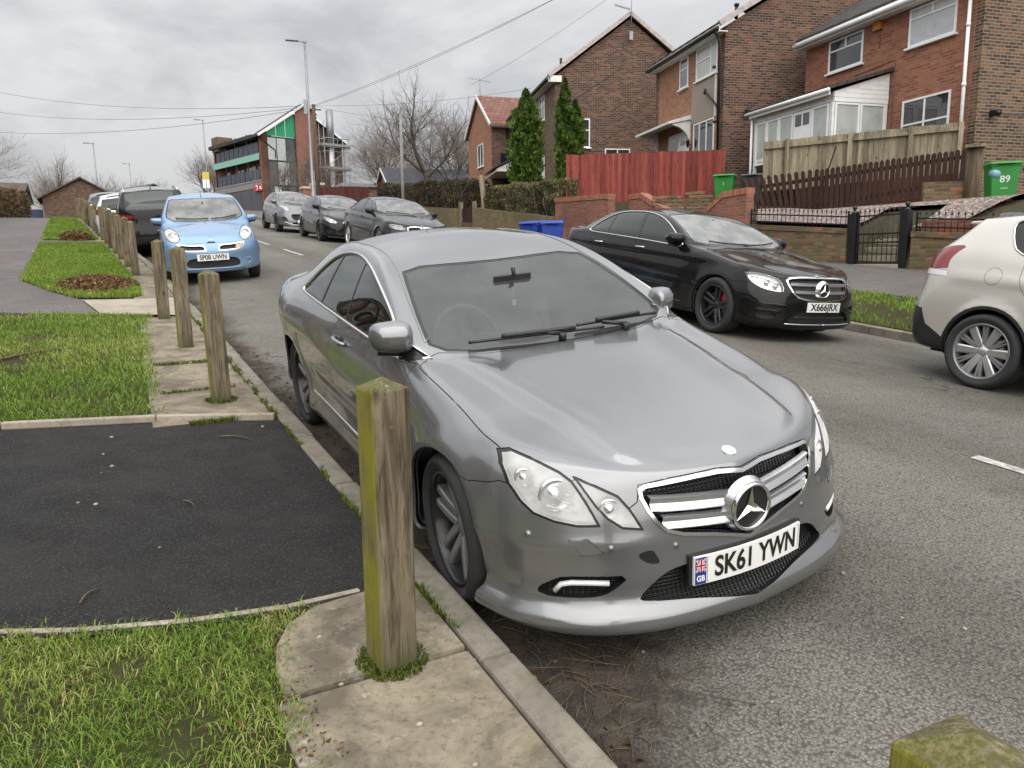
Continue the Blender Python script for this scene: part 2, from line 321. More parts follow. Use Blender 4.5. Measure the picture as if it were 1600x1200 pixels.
def m_wood(name, c0, c1, axis=2, moss=None, grain=14, rough=.8, plank=0, plankaxis=0, knots=True):
    """weathered timber, grain along axis; moss: (colour, object axis, sign)"""
    m, nt, b, N, L = new_mat(name); setp(b, rough=rough, spec=.25); tc = N('ShaderNodeTexCoord'); P = tc.outputs['Object']
    mp = N('ShaderNodeMapping'); s = [grain, grain, grain]; s[axis] = grain*.07; mp.inputs['Scale'].default_value = s; L(P, mp.inputs[0])
    oi = N('ShaderNodeObjectInfo'); ad = N('ShaderNodeVectorMath'); ad.operation = 'ADD'; rn = N('ShaderNodeMath'); rn.operation = 'MULTIPLY'; rn.inputs[1].default_value = 37; L(oi.outputs['Random'], rn.inputs[0]); cb = N('ShaderNodeCombineXYZ')
    for i in range(3): L(rn.outputs[0], cb.inputs[i])
    L(mp.outputs[0], ad.inputs[0]); L(cb.outputs[0], ad.inputs[1])
    a = noise(N, L, ad.outputs[0], 1.0, 7, .65, .8); f = noise(N, L, ad.outputs[0], 4.5, 4, .6, .3); g = noise(N, L, P, 3.0, 5)
    col = mixc(N, L, c0, c1, mapr(N, L, a.outputs[0], .35, .66, 0, 1)); col = mixc(N, L, col, mixc(N, L, col, (.35, .32, .28), 1, 'MULTIPLY'), mapr(N, L, f.outputs[0], .52, .70, 0, .9))
    if plank:
        sp = N('ShaderNodeSeparateXYZ'); L(P, sp.inputs[0]); dv = N('ShaderNodeMath'); dv.operation = 'DIVIDE'; dv.inputs[1].default_value = plank; L(sp.outputs[plankaxis], dv.inputs[0]); fl = N('ShaderNodeMath'); fl.operation = 'FLOOR'; L(dv.outputs[0], fl.inputs[0])
        wn = N('ShaderNodeTexWhiteNoise'); wn.noise_dimensions = '1D'; L(fl.outputs[0], wn.inputs['W']); k = N('ShaderNodeVectorMath'); k.operation = 'SCALE'; L(col, k.inputs[0]); L(mapr(N, L, wn.outputs['Value'], 0, 1, .62, 1.25), k.inputs['Scale']); col = k.outputs[0]
    if knots:
        vo = N('ShaderNodeTexVoronoi'); vo.inputs['Scale'].default_value = 1.0; mk = N('ShaderNodeMapping'); q = [5, 5, 5]; q[axis] = 2.2; mk.inputs['Scale'].default_value = q; L(P, mk.inputs[0]); a2 = N('ShaderNodeVectorMath'); L(mk.outputs[0], a2.inputs[0]); L(cb.outputs[0], a2.inputs[1]); L(a2.outputs[0], vo.inputs[0])
        col = mixc(N, L, col, mixc(N, L, col, (.25, .2, .15), 1, 'MULTIPLY'), mapr(N, L, vo.outputs['Distance'], .04, .13, .9, 0))
    if moss:
        mc, ma, sg = moss; ns = N('ShaderNodeSeparateXYZ'); L(tc.outputs['Normal'], ns.inputs[0]); mm = N('ShaderNodeMath'); mm.operation = 'MULTIPLY'; mm.inputs[1].default_value = sg; L(ns.outputs[ma], mm.inputs[0])
        w = mapr(N, L, mm.outputs[0], .3, .8, 0, 1); w2 = N('ShaderNodeMath'); w2.operation = 'MULTIPLY'; L(w, w2.inputs[0]); L(mapr(N, L, g.outputs[0], .36, .55, .3, 1), w2.inputs[1]); col = mixc(N, L, col, mc, w2.outputs[0])
        top = mapr(N, L, ns.outputs[2], .4, .8, 0, 1); w3 = N('ShaderNodeMath'); w3.operation = 'MULTIPLY'; L(top, w3.inputs[0]); L(mapr(N, L, f.outputs[0], .4, .6, .1, .9), w3.inputs[1]); col = mixc(N, L, col, (.085, .09, .02), w3.outputs[0])
        sz = N('ShaderNodeSeparateXYZ'); L(P, sz.inputs[0]); lo = mapr(N, L, sz.outputs[2], .0, .22, 1, 0); w4 = N('ShaderNodeMath'); w4.operation = 'MULTIPLY'; L(lo, w4.inputs[0]); L(mapr(N, L, g.outputs[0], .4, .6, .1, .8), w4.inputs[1]); col = mixc(N, L, col, (.05, .06, .018), w4.outputs[0])
    if moss:
        lv = N('ShaderNodeTexVoronoi'); lv.inputs['Scale'].default_value = 21; L(P, lv.inputs[0]); ln = noise(N, L, P, 2.3, 3); lw = N('ShaderNodeMath'); lw.operation = 'MULTIPLY'; L(mapr(N, L, lv.outputs['Distance'], .10, .16, 1, 0), lw.inputs[0]); L(mapr(N, L, ln.outputs[0], .5, .6, 0, .8), lw.inputs[1]); col = mixc(N, L, col, (.34, .35, .27), lw.outputs[0])
    L(col, b.inputs['Base Color']); h = N('ShaderNodeMath'); h.operation = 'ADD'; L(a.outputs[0], h.inputs[0]); L(f.outputs[0], h.inputs[1]); bumpn(N, L, b, h.outputs[0], .7, .008); return m
def m_tiles(name, c0, c1, rowh=.28, w=.30, moss=.2, flat=False):
    m, nt, b, N, L = new_mat(name); setp(b, rough=.85, spec=.25); tc = N('ShaderNodeTexCoord'); P = tc.outputs['Object']; sp = N('ShaderNodeSeparateXYZ'); L(P, sp.inputs[0])
    cb = N('ShaderNodeCombineXYZ'); L(sp.outputs[0], cb.inputs[0]); L(sp.outputs[1], cb.inputs[1])
    br = N('ShaderNodeTexBrick'); br.inputs['Scale'].default_value = 1; br.inputs['Brick Width'].default_value = w; br.inputs['Row Height'].default_value = rowh; br.inputs['Mortar Size'].default_value = .012; br.inputs['Color1'].default_value = (*c0, 1); br.inputs['Color2'].default_value = (*c1, 1); br.inputs['Mortar'].default_value = (*[q*.3 for q in c0], 1); L(cb.outputs[0], br.inputs['Vector'])
    a = noise(N, L, P, 1.5, 6, .65); col = mixc(N, L, br.outputs['Color'], (.09, .09, .06), mapr(N, L, a.outputs[0], .5, .7, 0, moss)); d = noise(N, L, P, 30, 3); col = mixc(N, L, col, mixc(N, L, col, (.6, .6, .6), 1, 'MULTIPLY'), mapr(N, L, d.outputs[0], .5, .7, 0, .6))
    L(col, b.inputs['Base Color']); h = N('ShaderNodeMath'); h.operation = 'MULTIPLY'; h.inputs[1].default_value = -1; L(br.outputs['Fac'], h.inputs[0]); bumpn(N, L, b, h.outputs[0], .6, .03); return m
def envmats():
    E_ = EM
    E_['road'] = m_asphalt('road_asphalt', (.19, .18, .155), (.255, .24, .205), (.46, .44, .385), 88, .35, moss=.12, grit=.8, stonemix=.6, dirt=True)
    E_['tarmac'] = m_asphalt('driveway_tarmac', (.023, .022, .0225), (.046, .042, .039), (.17, .165, .155), 95, .4, grit=1.0, stonemix=.6, cracks=False)
    E_['path'] = m_asphalt('footpath_tarmac', (.12, .107, .102), (.165, .148, .14), (.25, .235, .22), 80, .4, grit=.4, stonemix=.4)
    E_['slab'] = m_concrete('paving_concrete', (.115, .098, .072), (.27, .228, .165), .5, 1.5, moss=.35, dark=(.055, .05, .04))
    E_['kerb'] = m_concrete('kerb_concrete', (.14, .125, .10), (.24, .215, .17), .4, 1.3, moss=.6)
    E_['edging'] = m_concrete('edging_concrete', (.26, .225, .175), (.37, .325, .26), .5, 1.2, moss=.1)
    E_['gutter'] = m_asphalt('gutter_silt', (.045, .038, .031), (.085, .075, .062), (.2, .185, .16), 70, .5, grit=.7, stonemix=.45, cracks=False)
    E_['garden'] = m_soil('garden_earth', (.05, .04, .028), (.06, .065, .03), .3, 1.0)
    E_['soil'] = m_soil('verge_soil', (.045, .034, .022), (.055, .062, .018), .35, 2.0)
    E_['grass'] = m_grass('grass_blades', [(0, (.05, .09, .010)), (.45, (.145, .245, .028)), (.75, (.235, .32, .05)), (1, (.46, .40, .17))])
    E_['dry'] = m_grass('dry_leaves', [(0, (.06, .03, .012)), (.5, (.15, .075, .03)), (1, (.28, .17, .08))])
    E_['moss'] = m_grass('moss_tufts', [(0, (.05, .075, .01)), (1, (.14, .17, .02))])
    E_['brick_dark'] = m_brick('brick_dark', (.052, .033, .027), (.135, .062, .045), (.20, .155, .125), mottle=[(0, (.04, .028, .025)), (.4, (.085, .045, .035)), (.75, (.14, .07, .045)), (1, (.19, .10, .06))], stain=.25)
    E_['brick_brown'] = m_brick('brick_brown', (.07, .045, .033), (.15, .085, .05), (.23, .19, .145), mottle=[(0, (.045, .034, .028)), (.5, (.105, .066, .046)), (.85, (.16, .095, .058)), (1, (.21, .12, .06))], stain=.2)
    E_['brick_red'] = m_brick('brick_red', (.21, .075, .045), (.33, .14, .085), (.26, .19, .15), stain=.15, ms=.009)
    E_['brick_orange'] = m_brick('brick_orange', (.25, .10, .055), (.37, .17, .095), (.30, .23, .17), stain=.15)
    E_['brick_wall'] = m_brick('brick_garden', (.20, .075, .05), (.30, .11, .07), (.20, .16, .13), stain=.55, stainc=(.06, .04, .03))
    E_['brick_moss'] = m_brick('brick_mossy', (.13, .095, .055), (.22, .15, .09), (.16, .14, .09), stain=.4, moss=.85)
    E_['brick_old'] = m_brick('brick_old_yellow', (.13, .085, .05), (.24, .13, .075), (.14, .12, .085), mottle=[(0, (.09, .06, .04)), (.55, (.17, .12, .065)), (.85, (.22, .14, .08)), (.93, (.34, .11, .05)), (1, (.36, .12, .06))], stain=.4, moss=.35)
    E_['soldier'] = m_brick('brick_capping', (.28, .10, .06), (.40, .17, .10), (.16, .12, .10), bw=.075, bh=.225, soldier=True, stain=.3)
    E_['white'] = simple('white_upvc', (.78, .79, .79), .35, var=.05); E_['whitewood'] = simple('white_timber', (.70, .70, .68), .5, var=.1)
    E_['fasciab'] = simple('black_gutter', (.018, .018, .019), .4, var=.2); E_['pebble'] = simple('pebbledash', (.30, .26, .215), .95, var=.3, scale=70, bump=.8, bscale=90)
    E_['wglass'] = simple('window_glass', (.035, .04, .044), .05, var=.3, scale=1.2, coat=1.0); E_['curtain'] = simple('net_curtain', (.40, .43, .41), .3, var=.12, scale=3, coat=.8)
    E_['blind'] = simple('window_blind', (.42, .44, .46), .3, var=.1, coat=.8)
    E_['tile_brown'] = m_tiles('roof_tiles_brown', (.085, .06, .05), (.13, .10, .08), moss=.35); E_['tile_red'] = m_tiles('roof_tiles_red', (.17, .078, .06), (.24, .125, .10), moss=.3); E_['slate'] = m_tiles('roof_slate', (.09, .095, .11), (.13, .135, .15), .22, .3, .1); E_['tile_dark'] = m_tiles('roof_tiles_dark', (.045, .043, .042), (.07, .066, .06), moss=.3)
    E_['verge'] = simple('verge_tile', (.42, .36, .34), .8, var=.25, scale=5)
    E_['fence_red'] = m_wood('fence_red', (.17, .036, .03), (.31, .075, .058), 2, plank=.10, plankaxis=0, grain=10); E_['fence_brown'] = m_wood('fence_brown', (.026, .012, .009), (.052, .024, .017), 2, grain=12)
    E_['fence_grey'] = m_wood('fence_grey', (.20, .165, .11), (.33, .29, .205), 2, plank=.12, plankaxis=0, grain=10)
    E_['bollard'] = m_wood('bollard_timber', (.06, .048, .032), (.25, .205, .135), 2, moss=((.22, .205, .025), 0, -1), grain=26)
    E_['stump'] = m_wood('bark_wood', (.07, .05, .032), (.14, .105, .07), 2, grain=9)
    E_['bark'] = simple('bark', (.085, .072, .058), .9, var=.35, scale=5, bump=.4, bscale=30); E_['twig'] = simple('twigs', (.15, .12, .098), .9, var=.3, scale=2)
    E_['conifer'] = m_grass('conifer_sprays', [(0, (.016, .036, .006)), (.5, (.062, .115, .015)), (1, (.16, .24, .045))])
    E_['hedge'] = m_grass('hedge_leaves', [(0, (.03, .03, .014)), (.45, (.09, .088, .038)), (.8, (.18, .165, .075)), (1, (.30, .26, .15))]); E_['hedged'] = m_grass('hedge_dark', [(0, (.02, .02, .012)), (.6, (.055, .05, .026)), (1, (.12, .095, .05))]); E_['hedgeb'] = m_grass('hedge_brown', [(0, (.035, .022, .012)), (.6, (.10, .065, .03)), (1, (.24, .15, .05))])
    E_['steel'] = simple('galvanised_steel', (.26, .275, .285), .5, .6, var=.15); E_['iron'] = simple('black_ironwork', (.012, .012, .014), .4, .2, var=.2); E_['wire'] = simple('cable_grey', (.10, .10, .105), .6, var=0)
    E_['pole'] = simple('weathered_pole', (.22, .215, .20), .8, var=.25); E_['gravel'] = None
    m, nt, b, N, L = new_mat('pink_gravel'); setp(b, rough=.9); tc = N('ShaderNodeTexCoord'); vo = N('ShaderNodeTexVoronoi'); vo.inputs['Scale'].default_value = 22; L(tc.outputs['Object'], vo.inputs[0]); hs = N('ShaderNodeSeparateColor'); L(vo.outputs['Color'], hs.inputs[0])
    r = ramp(N, [(0, (.13, .09, .075)), (.5, (.28, .21, .185)), (1, (.46, .40, .36))]); L(hs.outputs[0], r.inputs[0]); L(mixc(N, L, r.outputs[0], (.06, .045, .04), mapr(N, L, vo.outputs['Distance'], .3, .7, 0, .8)), b.inputs['Base Color']); bumpn(N, L, b, vo.outputs['Distance'], -1.0, .04); E_['gravel'] = m
    for k, c in (('bin_green', (.02, .22, .035)), ('bin_blue', (.012, .05, .33)), ('bin_grey', (.05, .06, .072)), ('blue_plastic', (.18, .34, .46))): E_[k] = simple(k, c, .42, var=.12, scale=3)
    E_['paint_white'] = simple('road_paint', (.36, .355, .33), .8, var=.5, scale=25)
    E_['shutter'] = simple('grey_shutter', (.085, .095, .105), .5, .2, var=.15); E_['panel_green'] = simple('green_panel', (.015, .27, .12), .4, var=.05); E_['panel_mint'] = simple('mint_panel', (.22, .46, .36), .5, var=.05); E_['render_grey'] = simple('grey_render', (.22, .22, .21), .8, var=.2); E_['railing'] = simple('balcony_panel', (.05, .06, .08), .5, var=.15)
    E_['glazing'] = simple('stair_glazing', (.06, .063, .06), .12, var=.4, scale=.5, coat=1.0); E_['sign_red'] = simple('shop_sign_red', (.55, .03, .025), .45, var=.05); E_['cream'] = simple('cream_wall', (.46, .42, .34), .8, var=.15); E_['blue_door'] = simple('blue_paint', (.03, .055, .13), .5, var=.2); E_['felt'] = simple('roof_felt', (.22, .22, .22), .8, var=.2); E_['yellow'] = simple('bus_yellow', (.60, .48, .02), .5, var=.05)
    E_['redwood'] = m_wood('red_brown_boards', (.10, .028, .02), (.16, .05, .035), 2, plank=.14, plankaxis=1, grain=8)
envmats()
# ---------------------------------------------------------------- ground, road, pavements
KL, KR = 1.19, 9.15          # kerb faces
def sst(a, b, x):
    t = min(1, max(0, (x-a)/(b-a))); return t*t*(3-2*t)
def Lz(x, y):
    s2 = .012+.064*sst(1.0, 5.0, x); k = 3.0; d = y-45
    over = max(0, d) if abs(d) > k else (d+k)**2/(4*k)
    return .0902*y-(.0902-s2)*over
def prof(x):
    if x <= 7.8: return .0127*(x-4.6)-.0116*(x-4.6)**2
    return .0127*3.2-.0116*3.2**2-.0615*(x-7.8)
def bend(y): d = max(0, y-15.6); return -.026*d-.0003*d*d        # the near kerb swings left up the hill
def zroad(x, y): return Lz(x, y)+prof(x)
def zv(x, y): return Lz(0, y)+prof(KL)+.10                # left verge
def relwall(y): return max(-.05, .39-.0145*(y-9.2))
def zb(x, y):                                              # right bank, kerb to garden wall
    k = prof(KR)+.11; t = min(1, max(0, (x-KR)/(13.7-KR)))
    return Lz(9, y)+k+(relwall(y)-k)*t
def zg(x, y):                                              # gardens behind the wall
    if y > 43.5: return Lz(9, y)-.16
    w1 = sst(12.5, 16.0, y); w2 = sst(22, 28, y); w3 = sst(30, 36, y)
    top = Lz(9, y)+relwall(y)+.70-.25*w2
    if 9.22 < y < 10.42 and x < 15: return zb(13.6, y)+.02+max(0, x-13.8)*.55
    f = max(top+.1, (2.5*(1-w1)+(2.95*(1-w2)+4.2*w2)*w1)*(1-w3)+(Lz(9, y)+1.2)*w3)
    return top+(f-top)*sst(13.8, 15.6, x)
def sheet(name, x0, x1, y0, y1, dx, dy, zf, mat, dz=0, kind='structure', skirt=0):
    nx, ny = max(2, int(round((x1-x0)/dx))+1), max(2, int(round((y1-y0)/dy))+1); xs = np.linspace(x0, x1, nx); ys = np.linspace(y0, y1, ny)
    m = MB(); m.add([(x, y, zf(x, y)+dz) for x in xs for y in ys], [(i*ny+j, (i+1)*ny+j, (i+1)*ny+j+1, i*ny+j+1) for i in range(nx-1) for j in range(ny-1)], 0, True)
    o = m.build(name, mat, recalc=False); o['kind'] = kind; return o
def poly_sheet(name, pts, zf, mat, dz=0, step=.3, kind='structure', thick=0):
    """flat-ish patch with a free outline following the ground"""
    P = resample(pts, step); bm = bmesh.new(); vs = [bm.verts.new((x, y, 0)) for x, y in P]; bm.faces.new(vs)
    x0, x1 = min(p[0] for p in P), max(p[0] for p in P); y0, y1 = min(p[1] for p in P), max(p[1] for p in P)
    for k in np.arange(y0+step, y1, step*2): bmesh.ops.bisect_plane(bm, geom=bm.verts[:]+bm.edges[:]+bm.faces[:], plane_co=(0, k, 0), plane_no=(0, 1, 0))
    for k in np.arange(x0+step, x1, step*4): bmesh.ops.bisect_plane(bm, geom=bm.verts[:]+bm.edges[:]+bm.faces[:], plane_co=(k, 0, 0), plane_no=(1, 0, 0))
    for v in bm.verts: v.co.z = zf(v.co.x, v.co.y)+dz
    if thick:
        r = bmesh.ops.extrude_face_region(bm, geom=bm.faces[:]); 
        for v in [g for g in r['geom'] if isinstance(g, bmesh.types.BMVert)]: v.co.z -= thick
    bmesh.ops.recalc_face_normals(bm, faces=bm.faces)
    me = bpy.data.meshes.new(name); bm.to_mesh(me); bm.free()
    if not thick and me.polygons and me.polygons[0].normal.z < 0: me.flip_normals()
    me.materials.append(mat); o = bpy.data.objects.new(name, me); COL.objects.link(o)
    if kind: o['kind'] = kind
    return o
def blades(name, regions, mat, label=None, seed=1, kind='stuff', cat=None):
    """many small blades in one mesh; regions: list of (point-fn, count, height, width, tone-fn, lean)"""
    rng = np.random.default_rng(seed); V = []; F = []; T = []; base = 0
    for pf, n, h0, w0, tf, lean in regions:
        P = pf(rng, n); n = len(P)
        if n == 0: continue
        hh = h0*(.45+.9*rng.random(n)); ww = w0*(.6+.8*rng.random(n)); az = rng.random(n)*2*pi; dr = rng.random(n)*2*pi; ln = lean*(.2+1.1*rng.random(n))*hh
        sx, sy = np.cos(az)*ww/2, np.sin(az)*ww/2; lx, ly = np.cos(dr)*ln, np.sin(dr)*ln; z = P[:, 2]
        A = np.stack([P[:, 0]-sx, P[:, 1]-sy, z-.01], 1); B = np.stack([P[:, 0]+sx, P[:, 1]+sy, z-.01], 1)
        C = np.stack([P[:, 0]+sx*.8+lx*.4, P[:, 1]+sy*.8+ly*.4, z+hh*.6], 1); D = np.stack([P[:, 0]-sx*.8+lx*.4, P[:, 1]-sy*.8+ly*.4, z+hh*.6], 1)
        E_ = np.stack([P[:, 0]+lx, P[:, 1]+ly, z+hh*(1-.25*lean)], 1)
        V.append(np.stack([A, B, C, D, E_], 1).reshape(-1, 3)); i = base+5*np.arange(n)
        F.append((i, n)); t = np.clip(tf(rng, P), 0, 1); T.append(np.repeat(t, 5)); base += 5*n
    V = np.concatenate(V); T = np.concatenate(T); n = len(V)//5; me = bpy.data.meshes.new(name); me.vertices.add(len(V)); me.vertices.foreach_set('co', V.ravel().astype(np.float32))
    i = 5*np.arange(n); q = np.stack([i, i+1, i+2, i+3], 1); t3 = np.stack([i+3, i+2, i+4], 1)
    loops = np.concatenate([q.ravel(), t3.ravel()]); me.loops.add(len(loops)); me.loops.foreach_set('vertex_index', loops.astype(np.int32))
    me.polygons.add(2*n); st = np.concatenate([np.arange(n)*4, 4*n+np.arange(n)*3]); me.polygons.foreach_set('loop_start', st.astype(np.int32)); me.polygons.foreach_set('loop_total', np.concatenate([np.full(n, 4), np.full(n, 3)]).astype(np.int32))
    me.update(calc_edges=True); at = me.attributes.new('tone', 'FLOAT', 'POINT'); at.data.foreach_set('value', T.astype(np.float32)); me.materials.append(mat)
    o = bpy.data.objects.new(name, me); COL.objects.link(o); tag(o, label, cat, None, kind); return o
def inpoly(P, pts):
    x, y = P[:, 0], P[:, 1]; r = np.zeros(len(P), bool); n = len(pts); j = n-1
    for i in range(n):
        xi, yi = pts[i]; xj, yj = pts[j]; c = ((yi > y) != (yj > y)) & (x < (xj-xi)*(y-yi)/(yj-yi+1e-12)+xi); r ^= c; j = i
    return r
_ns = np.random.default_rng(5).random((64, 64))
def vnoise(x, y, s):
    x, y = np.asarray(x)*s, np.asarray(y)*s; xi, yi = np.floor(x).astype(int), np.floor(y).astype(int); fx, fy = x-xi, y-yi; fx = fx*fx*(3-2*fx); fy = fy*fy*(3-2*fy); g = lambda a, b: _ns[a % 64, b % 64]
    return (g(xi, yi)*(1-fx)+g(xi+1, yi)*fx)*(1-fy)+(g(xi, yi+1)*(1-fx)+g(xi+1, yi+1)*fx)*fy
def scatter(poly, zf, holes=(), thin=0.0, bare=None):
    x0, x1 = min(p[0] for p in poly), max(p[0] for p in poly); y0, y1 = min(p[1] for p in poly), max(p[1] for p in poly)
    def f(rng, n):
        P = np.stack([x0+(x1-x0)*rng.random(n), y0+(y1-y0)*rng.random(n), np.zeros(n)], 1); P = P[inpoly(P, poly)]
        for h in holes: P = P[~inpoly(P, h)]
        if thin:
            v = vnoise(P[:, 0], P[:, 1], 2.2)*.6+vnoise(P[:, 0], P[:, 1], 7)*.4; P = P[rng.random(len(P)) > thin*np.clip((v-.45)*4, 0, 1)]
        if bare is not None:
            for (bx, by, br) in bare: d = np.hypot(P[:, 0]-bx, P[:, 1]-by); P = P[rng.random(len(P)) > .93*np.clip(1.35-d/br, 0, 1)]
        P[:, :2] += rng.normal(size=(len(P), 2))*.028; P[:, 2] = [zf(a, b) for a, b in P[:, :2]]; return P
    return f
def gtone(base=.45, dry=.25):
    def f(rng, P):
        v = vnoise(P[:, 0], P[:, 1], 1.1)*.5+vnoise(P[:, 0]+9, P[:, 1], 4)*.5; t = base+(v-.5)*.5+(rng.random(len(P))-.5)*.35
        d = rng.random(len(P)) < dry*np.clip((v-.35)*2.5, 0.1, 1.4); return np.where(d, .82+.18*rng.random(len(P)), np.minimum(t, .78))
    return f
# outlines on the left side
G_NEAR = [(-3, -1.0), (.44, -1.0), (.44, 1.95), (.455, 2.35), (.47, 2.62), (.55, 2.74), (.66, 2.81), (.50, 2.83), (.2, 2.90), (-.17, 3.0), (-.45, 3.15), (-.9, 3.45), (-1.6, 3.9), (-3, 4.4)]
T_DRIVE = [(KL-.13, 2.83), (.84, 2.80), (.55, 2.80), (.2, 2.86), (-.17, 2.97), (-.45, 3.1), (-.9, 3.4), (-1.6, 3.85), (-3, 4.35), (-6, 5.2), (-6, 7.3), (-.62, 5.84), (.3, 5.62), (KL-.13, 5.36)]
G_MID = [(-5.5, 7.25), (-.62, 5.97), (.30, 5.76), (.36, 6.4), (.40, 7.4), (.46, 8.6), (.50, 9.8), (.60, 10.55), (-1.1, 11.4), (-3.2, 12.4), (-5.5, 13.5)]
def far_edge(y): return -1.06-.45*sst(15, 48, y)
G_FAR = [(-1.05, 15.2), (-.6, 13.6), (-.2, 12.55), (.45, 12.35), (.62, 12.6), (.60, 16), (.58+bend(20), 20), (.58+bend(24.6), 24.6), (far_edge(24.6), 24.6), (far_edge(20), 20)]
G_FAR2 = [(far_edge(26.2), 26.2), (.55+bend(26.2), 26.2), (.52+bend(36), 36), (.5+bend(48), 48), (far_edge(48), 48), (far_edge(36), 36)]
G_RIGHT = [(KR+.14, -6), (KR+.14, 44), (11.1, 44), (11.1, 26), (11.15, 12), (11.2, -6)]
def build_ground():
    # wide land to the horizon, just under everything
    m = MB(); rad = [0, 3, 6, 10, 15, 22, 30, 40, 50, 62, 76, 95, 120, 160, 240, 400, 800, 1600]; n = 48; vs = []
    def zt(x, y):
        y2 = min(max(y, -30), 130)
        if x < KL: z = zv(x, y2)-.06-(.12 if y > 15 and x > -1.2 else 0)
        elif x < KR: z = zroad(x, y2)-.12
        elif x < 13.7: z = zb(x, y2)-.08
        else: z = zg(x, y2)-.02
        return z-.004*max(0, sqrt(x*x+y*y)-130)
    xs = sorted(set([-1600, -600, -200, -90, -50, -30, -18, -10, -6, -3, 0, KL-.02, KL+.05, 3, 6, KR-.1, KR+.05, 11, 13.695, 13.82, 14.2, 14.6, 15.02, 15.5, 16.5, 18, 22, 28, 36, 50, 80, 140, 300, 700, 1600])); ys = [-400, -100, -40, -20, -10, -5, 0, 3, 6, 9, 9.2, 9.24, 10.4, 10.44, 11, 13, 15, 17, 20, 23, 25, 28, 32, 36, 40, 43, 45, 48, 52, 58, 66, 76, 90, 110, 130, 160, 220, 400, 1600]
    k = len(ys); m.add([(x, y, zt(x, y)) for x in xs for y in ys], [(i*k+j, (i+1)*k+j, (i+1)*k+j+1, i*k+j+1) for i in range(len(xs)-1) for j in range(k-1)], 0, True); m.build('ground', EM['garden'], recalc=False)['kind'] = 'structure'
    sheet('road', KL-.02, KR+.02, -14, 110, .25, .9, zroad, EM['road'])
    poly_sheet('road_shoulder', [(KL, 15.6)]+[(KL-.01+bend(y), y) for y in np.arange(16, 60, 2)]+[(KL, 58)], zroad, EM['road'], .0, .5)
    # verges (soil sheets that carry the grass)
    poly_sheet('verge', G_NEAR, zv, EM['soil'], -.012); poly_sheet('verge_middle', G_MID, zv, EM['soil'], -.006); poly_sheet('verge_far', G_FAR, zv, EM['soil'], -.004); poly_sheet('verge_distant', G_FAR2, zv, EM['soil'], -.004)
    sheet('verge_bank', KR+.12, 11.25, -8, 45, .4, .8, zb, EM['soil'], .0)
    sheet('footway', 11.2, 13.72, -8, 45, .45, .8, zb, EM['path'], .006)
    sheet('side_road', KR-.02, 42, 45, 104, .9, 2.0, lambda x, y: Lz(9, y)-.12, EM['path'], .0)
    poly_sheet('driveway', T_DRIVE, zv, EM['tarmac'], .0)
    sheet('footpath', -4.4, .62, 10.6, 60, .6, .8, zv, EM['path'], -.022)
    rnd = random.Random(4)
    def slabs(name, x0, x1, y0, y1, ln, mat, lift=.0):
        """cast paving bays: one mesh, joints between"""
        m = MB(); y = y0
        while y < y1-.02:
            l = min(ln*(.92+.16*rnd.random()), y1-y); g = .008; dz = lift+.006*(rnd.random()-.5); ts = .006*(rnd.random()-.5)
            xa, xb = (x0(y), x0(y+l)) if callable(x0) else (x0, x0)
            xa += bend(y); xb += bend(y+l); P = [(xa, y+g), (x1-.006+bend(y), y+g), (x1-.006+bend(y+l), y+l-g), (xb, y+l-g)]; b = len(m.v); top = [(x, yy, zv(x, yy)+dz+ts*(yy-y)) for x, yy in P]
            m.add(top+[(x, yy, z-.09) for x, yy, z in top], [(0, 1, 2, 3), (0, 4, 5, 1), (1, 5, 6, 2), (2, 6, 7, 3), (3, 7, 4, 0)]); y += l
        o = m.build(name, mat, bevel=.008); o['kind'] = 'structure'; return o
    cv = lambda y: .40 if y < 2.35 else .40+.40*sst(2.35, 2.82, y)
    slabs('paving', .38, KL-.13, -3.0, 2.28, 1.15, EM['slab'], .004)
    pg = [(.41, 2.29), (KL-.14, 2.29), (KL-.14, 2.82), (.86, 2.815), (.64, 2.79), (.52, 2.71), (.45, 2.58), (.42, 2.45)]; poly_sheet('paving_corner', pg, zv, EM['slab'], .005, .2, thick=.08)
    slabs('paving_middle', lambda y: .26+.04*(y-5.5), KL-.13, 5.50, 10.4, 1.0, EM['slab'], .0)
    poly_sheet('crossing', [(-.15, 12.3), (.05, 10.9), (KL-.14, 10.45), (KL-.14, 12.2)], zv, EM['edging'], -.004, .4)
    slabs('paving_far', .50, KL-.13, 12.25, 48, 1.0, EM['slab'], -.008)
    # kerb stones
    def kerb(name, x0, x1, zf, y0, y1, ln=.91, face_down=.16):
        m = MB(); y = y0
        while y < y1:
            l = min(ln, y1-y); g = .004; dz = .008*(rnd.random()-.5); dx = .012*(rnd.random()-.5)
            a, c = x0+dx, x1+dx; b0, b1 = (bend(y), bend(y+l)) if x0 < 4 else (0, 0); t = [(a+b0, y+g), (c+b0, y+g), (c+b1, y+l-g), (a+b1, y+l-g)]
            top = [(x, yy, zf(x, yy)+dz) for x, yy in t]; m.add([(x, yy, z-face_down) for x, yy, z in top]+top, [(4, 5, 6, 7), (0, 1, 5, 4), (1, 2, 6, 5), (2, 3, 7, 6), (3, 0, 4, 7)]); y += l
        o = m.build(name, EM['kerb'], bevel=.014); o['kind'] = 'structure'; return o
    kerb('kerb', KL-.125, KL, lambda x, y: zv(x, y)+.004, -6, 48); kerb('kerb_opposite', KR, KR+.14, lambda x, y: zb(KR, y), -8, 45)
    m = MB(); edge = resample([(-6, 7.42), (-.62, 5.90), (.3, 5.69), (KL-.14, 5.42)], .9, False)
    for a, c in zip(edge[:-1], edge[1:]):
        A, C_ = Vector((*a, zv(*a)+.012)), Vector((*c, zv(*c)+.012)); d = (C_-A).normalized()*.004; m.bar(A+d, C_-d, .06, .05)
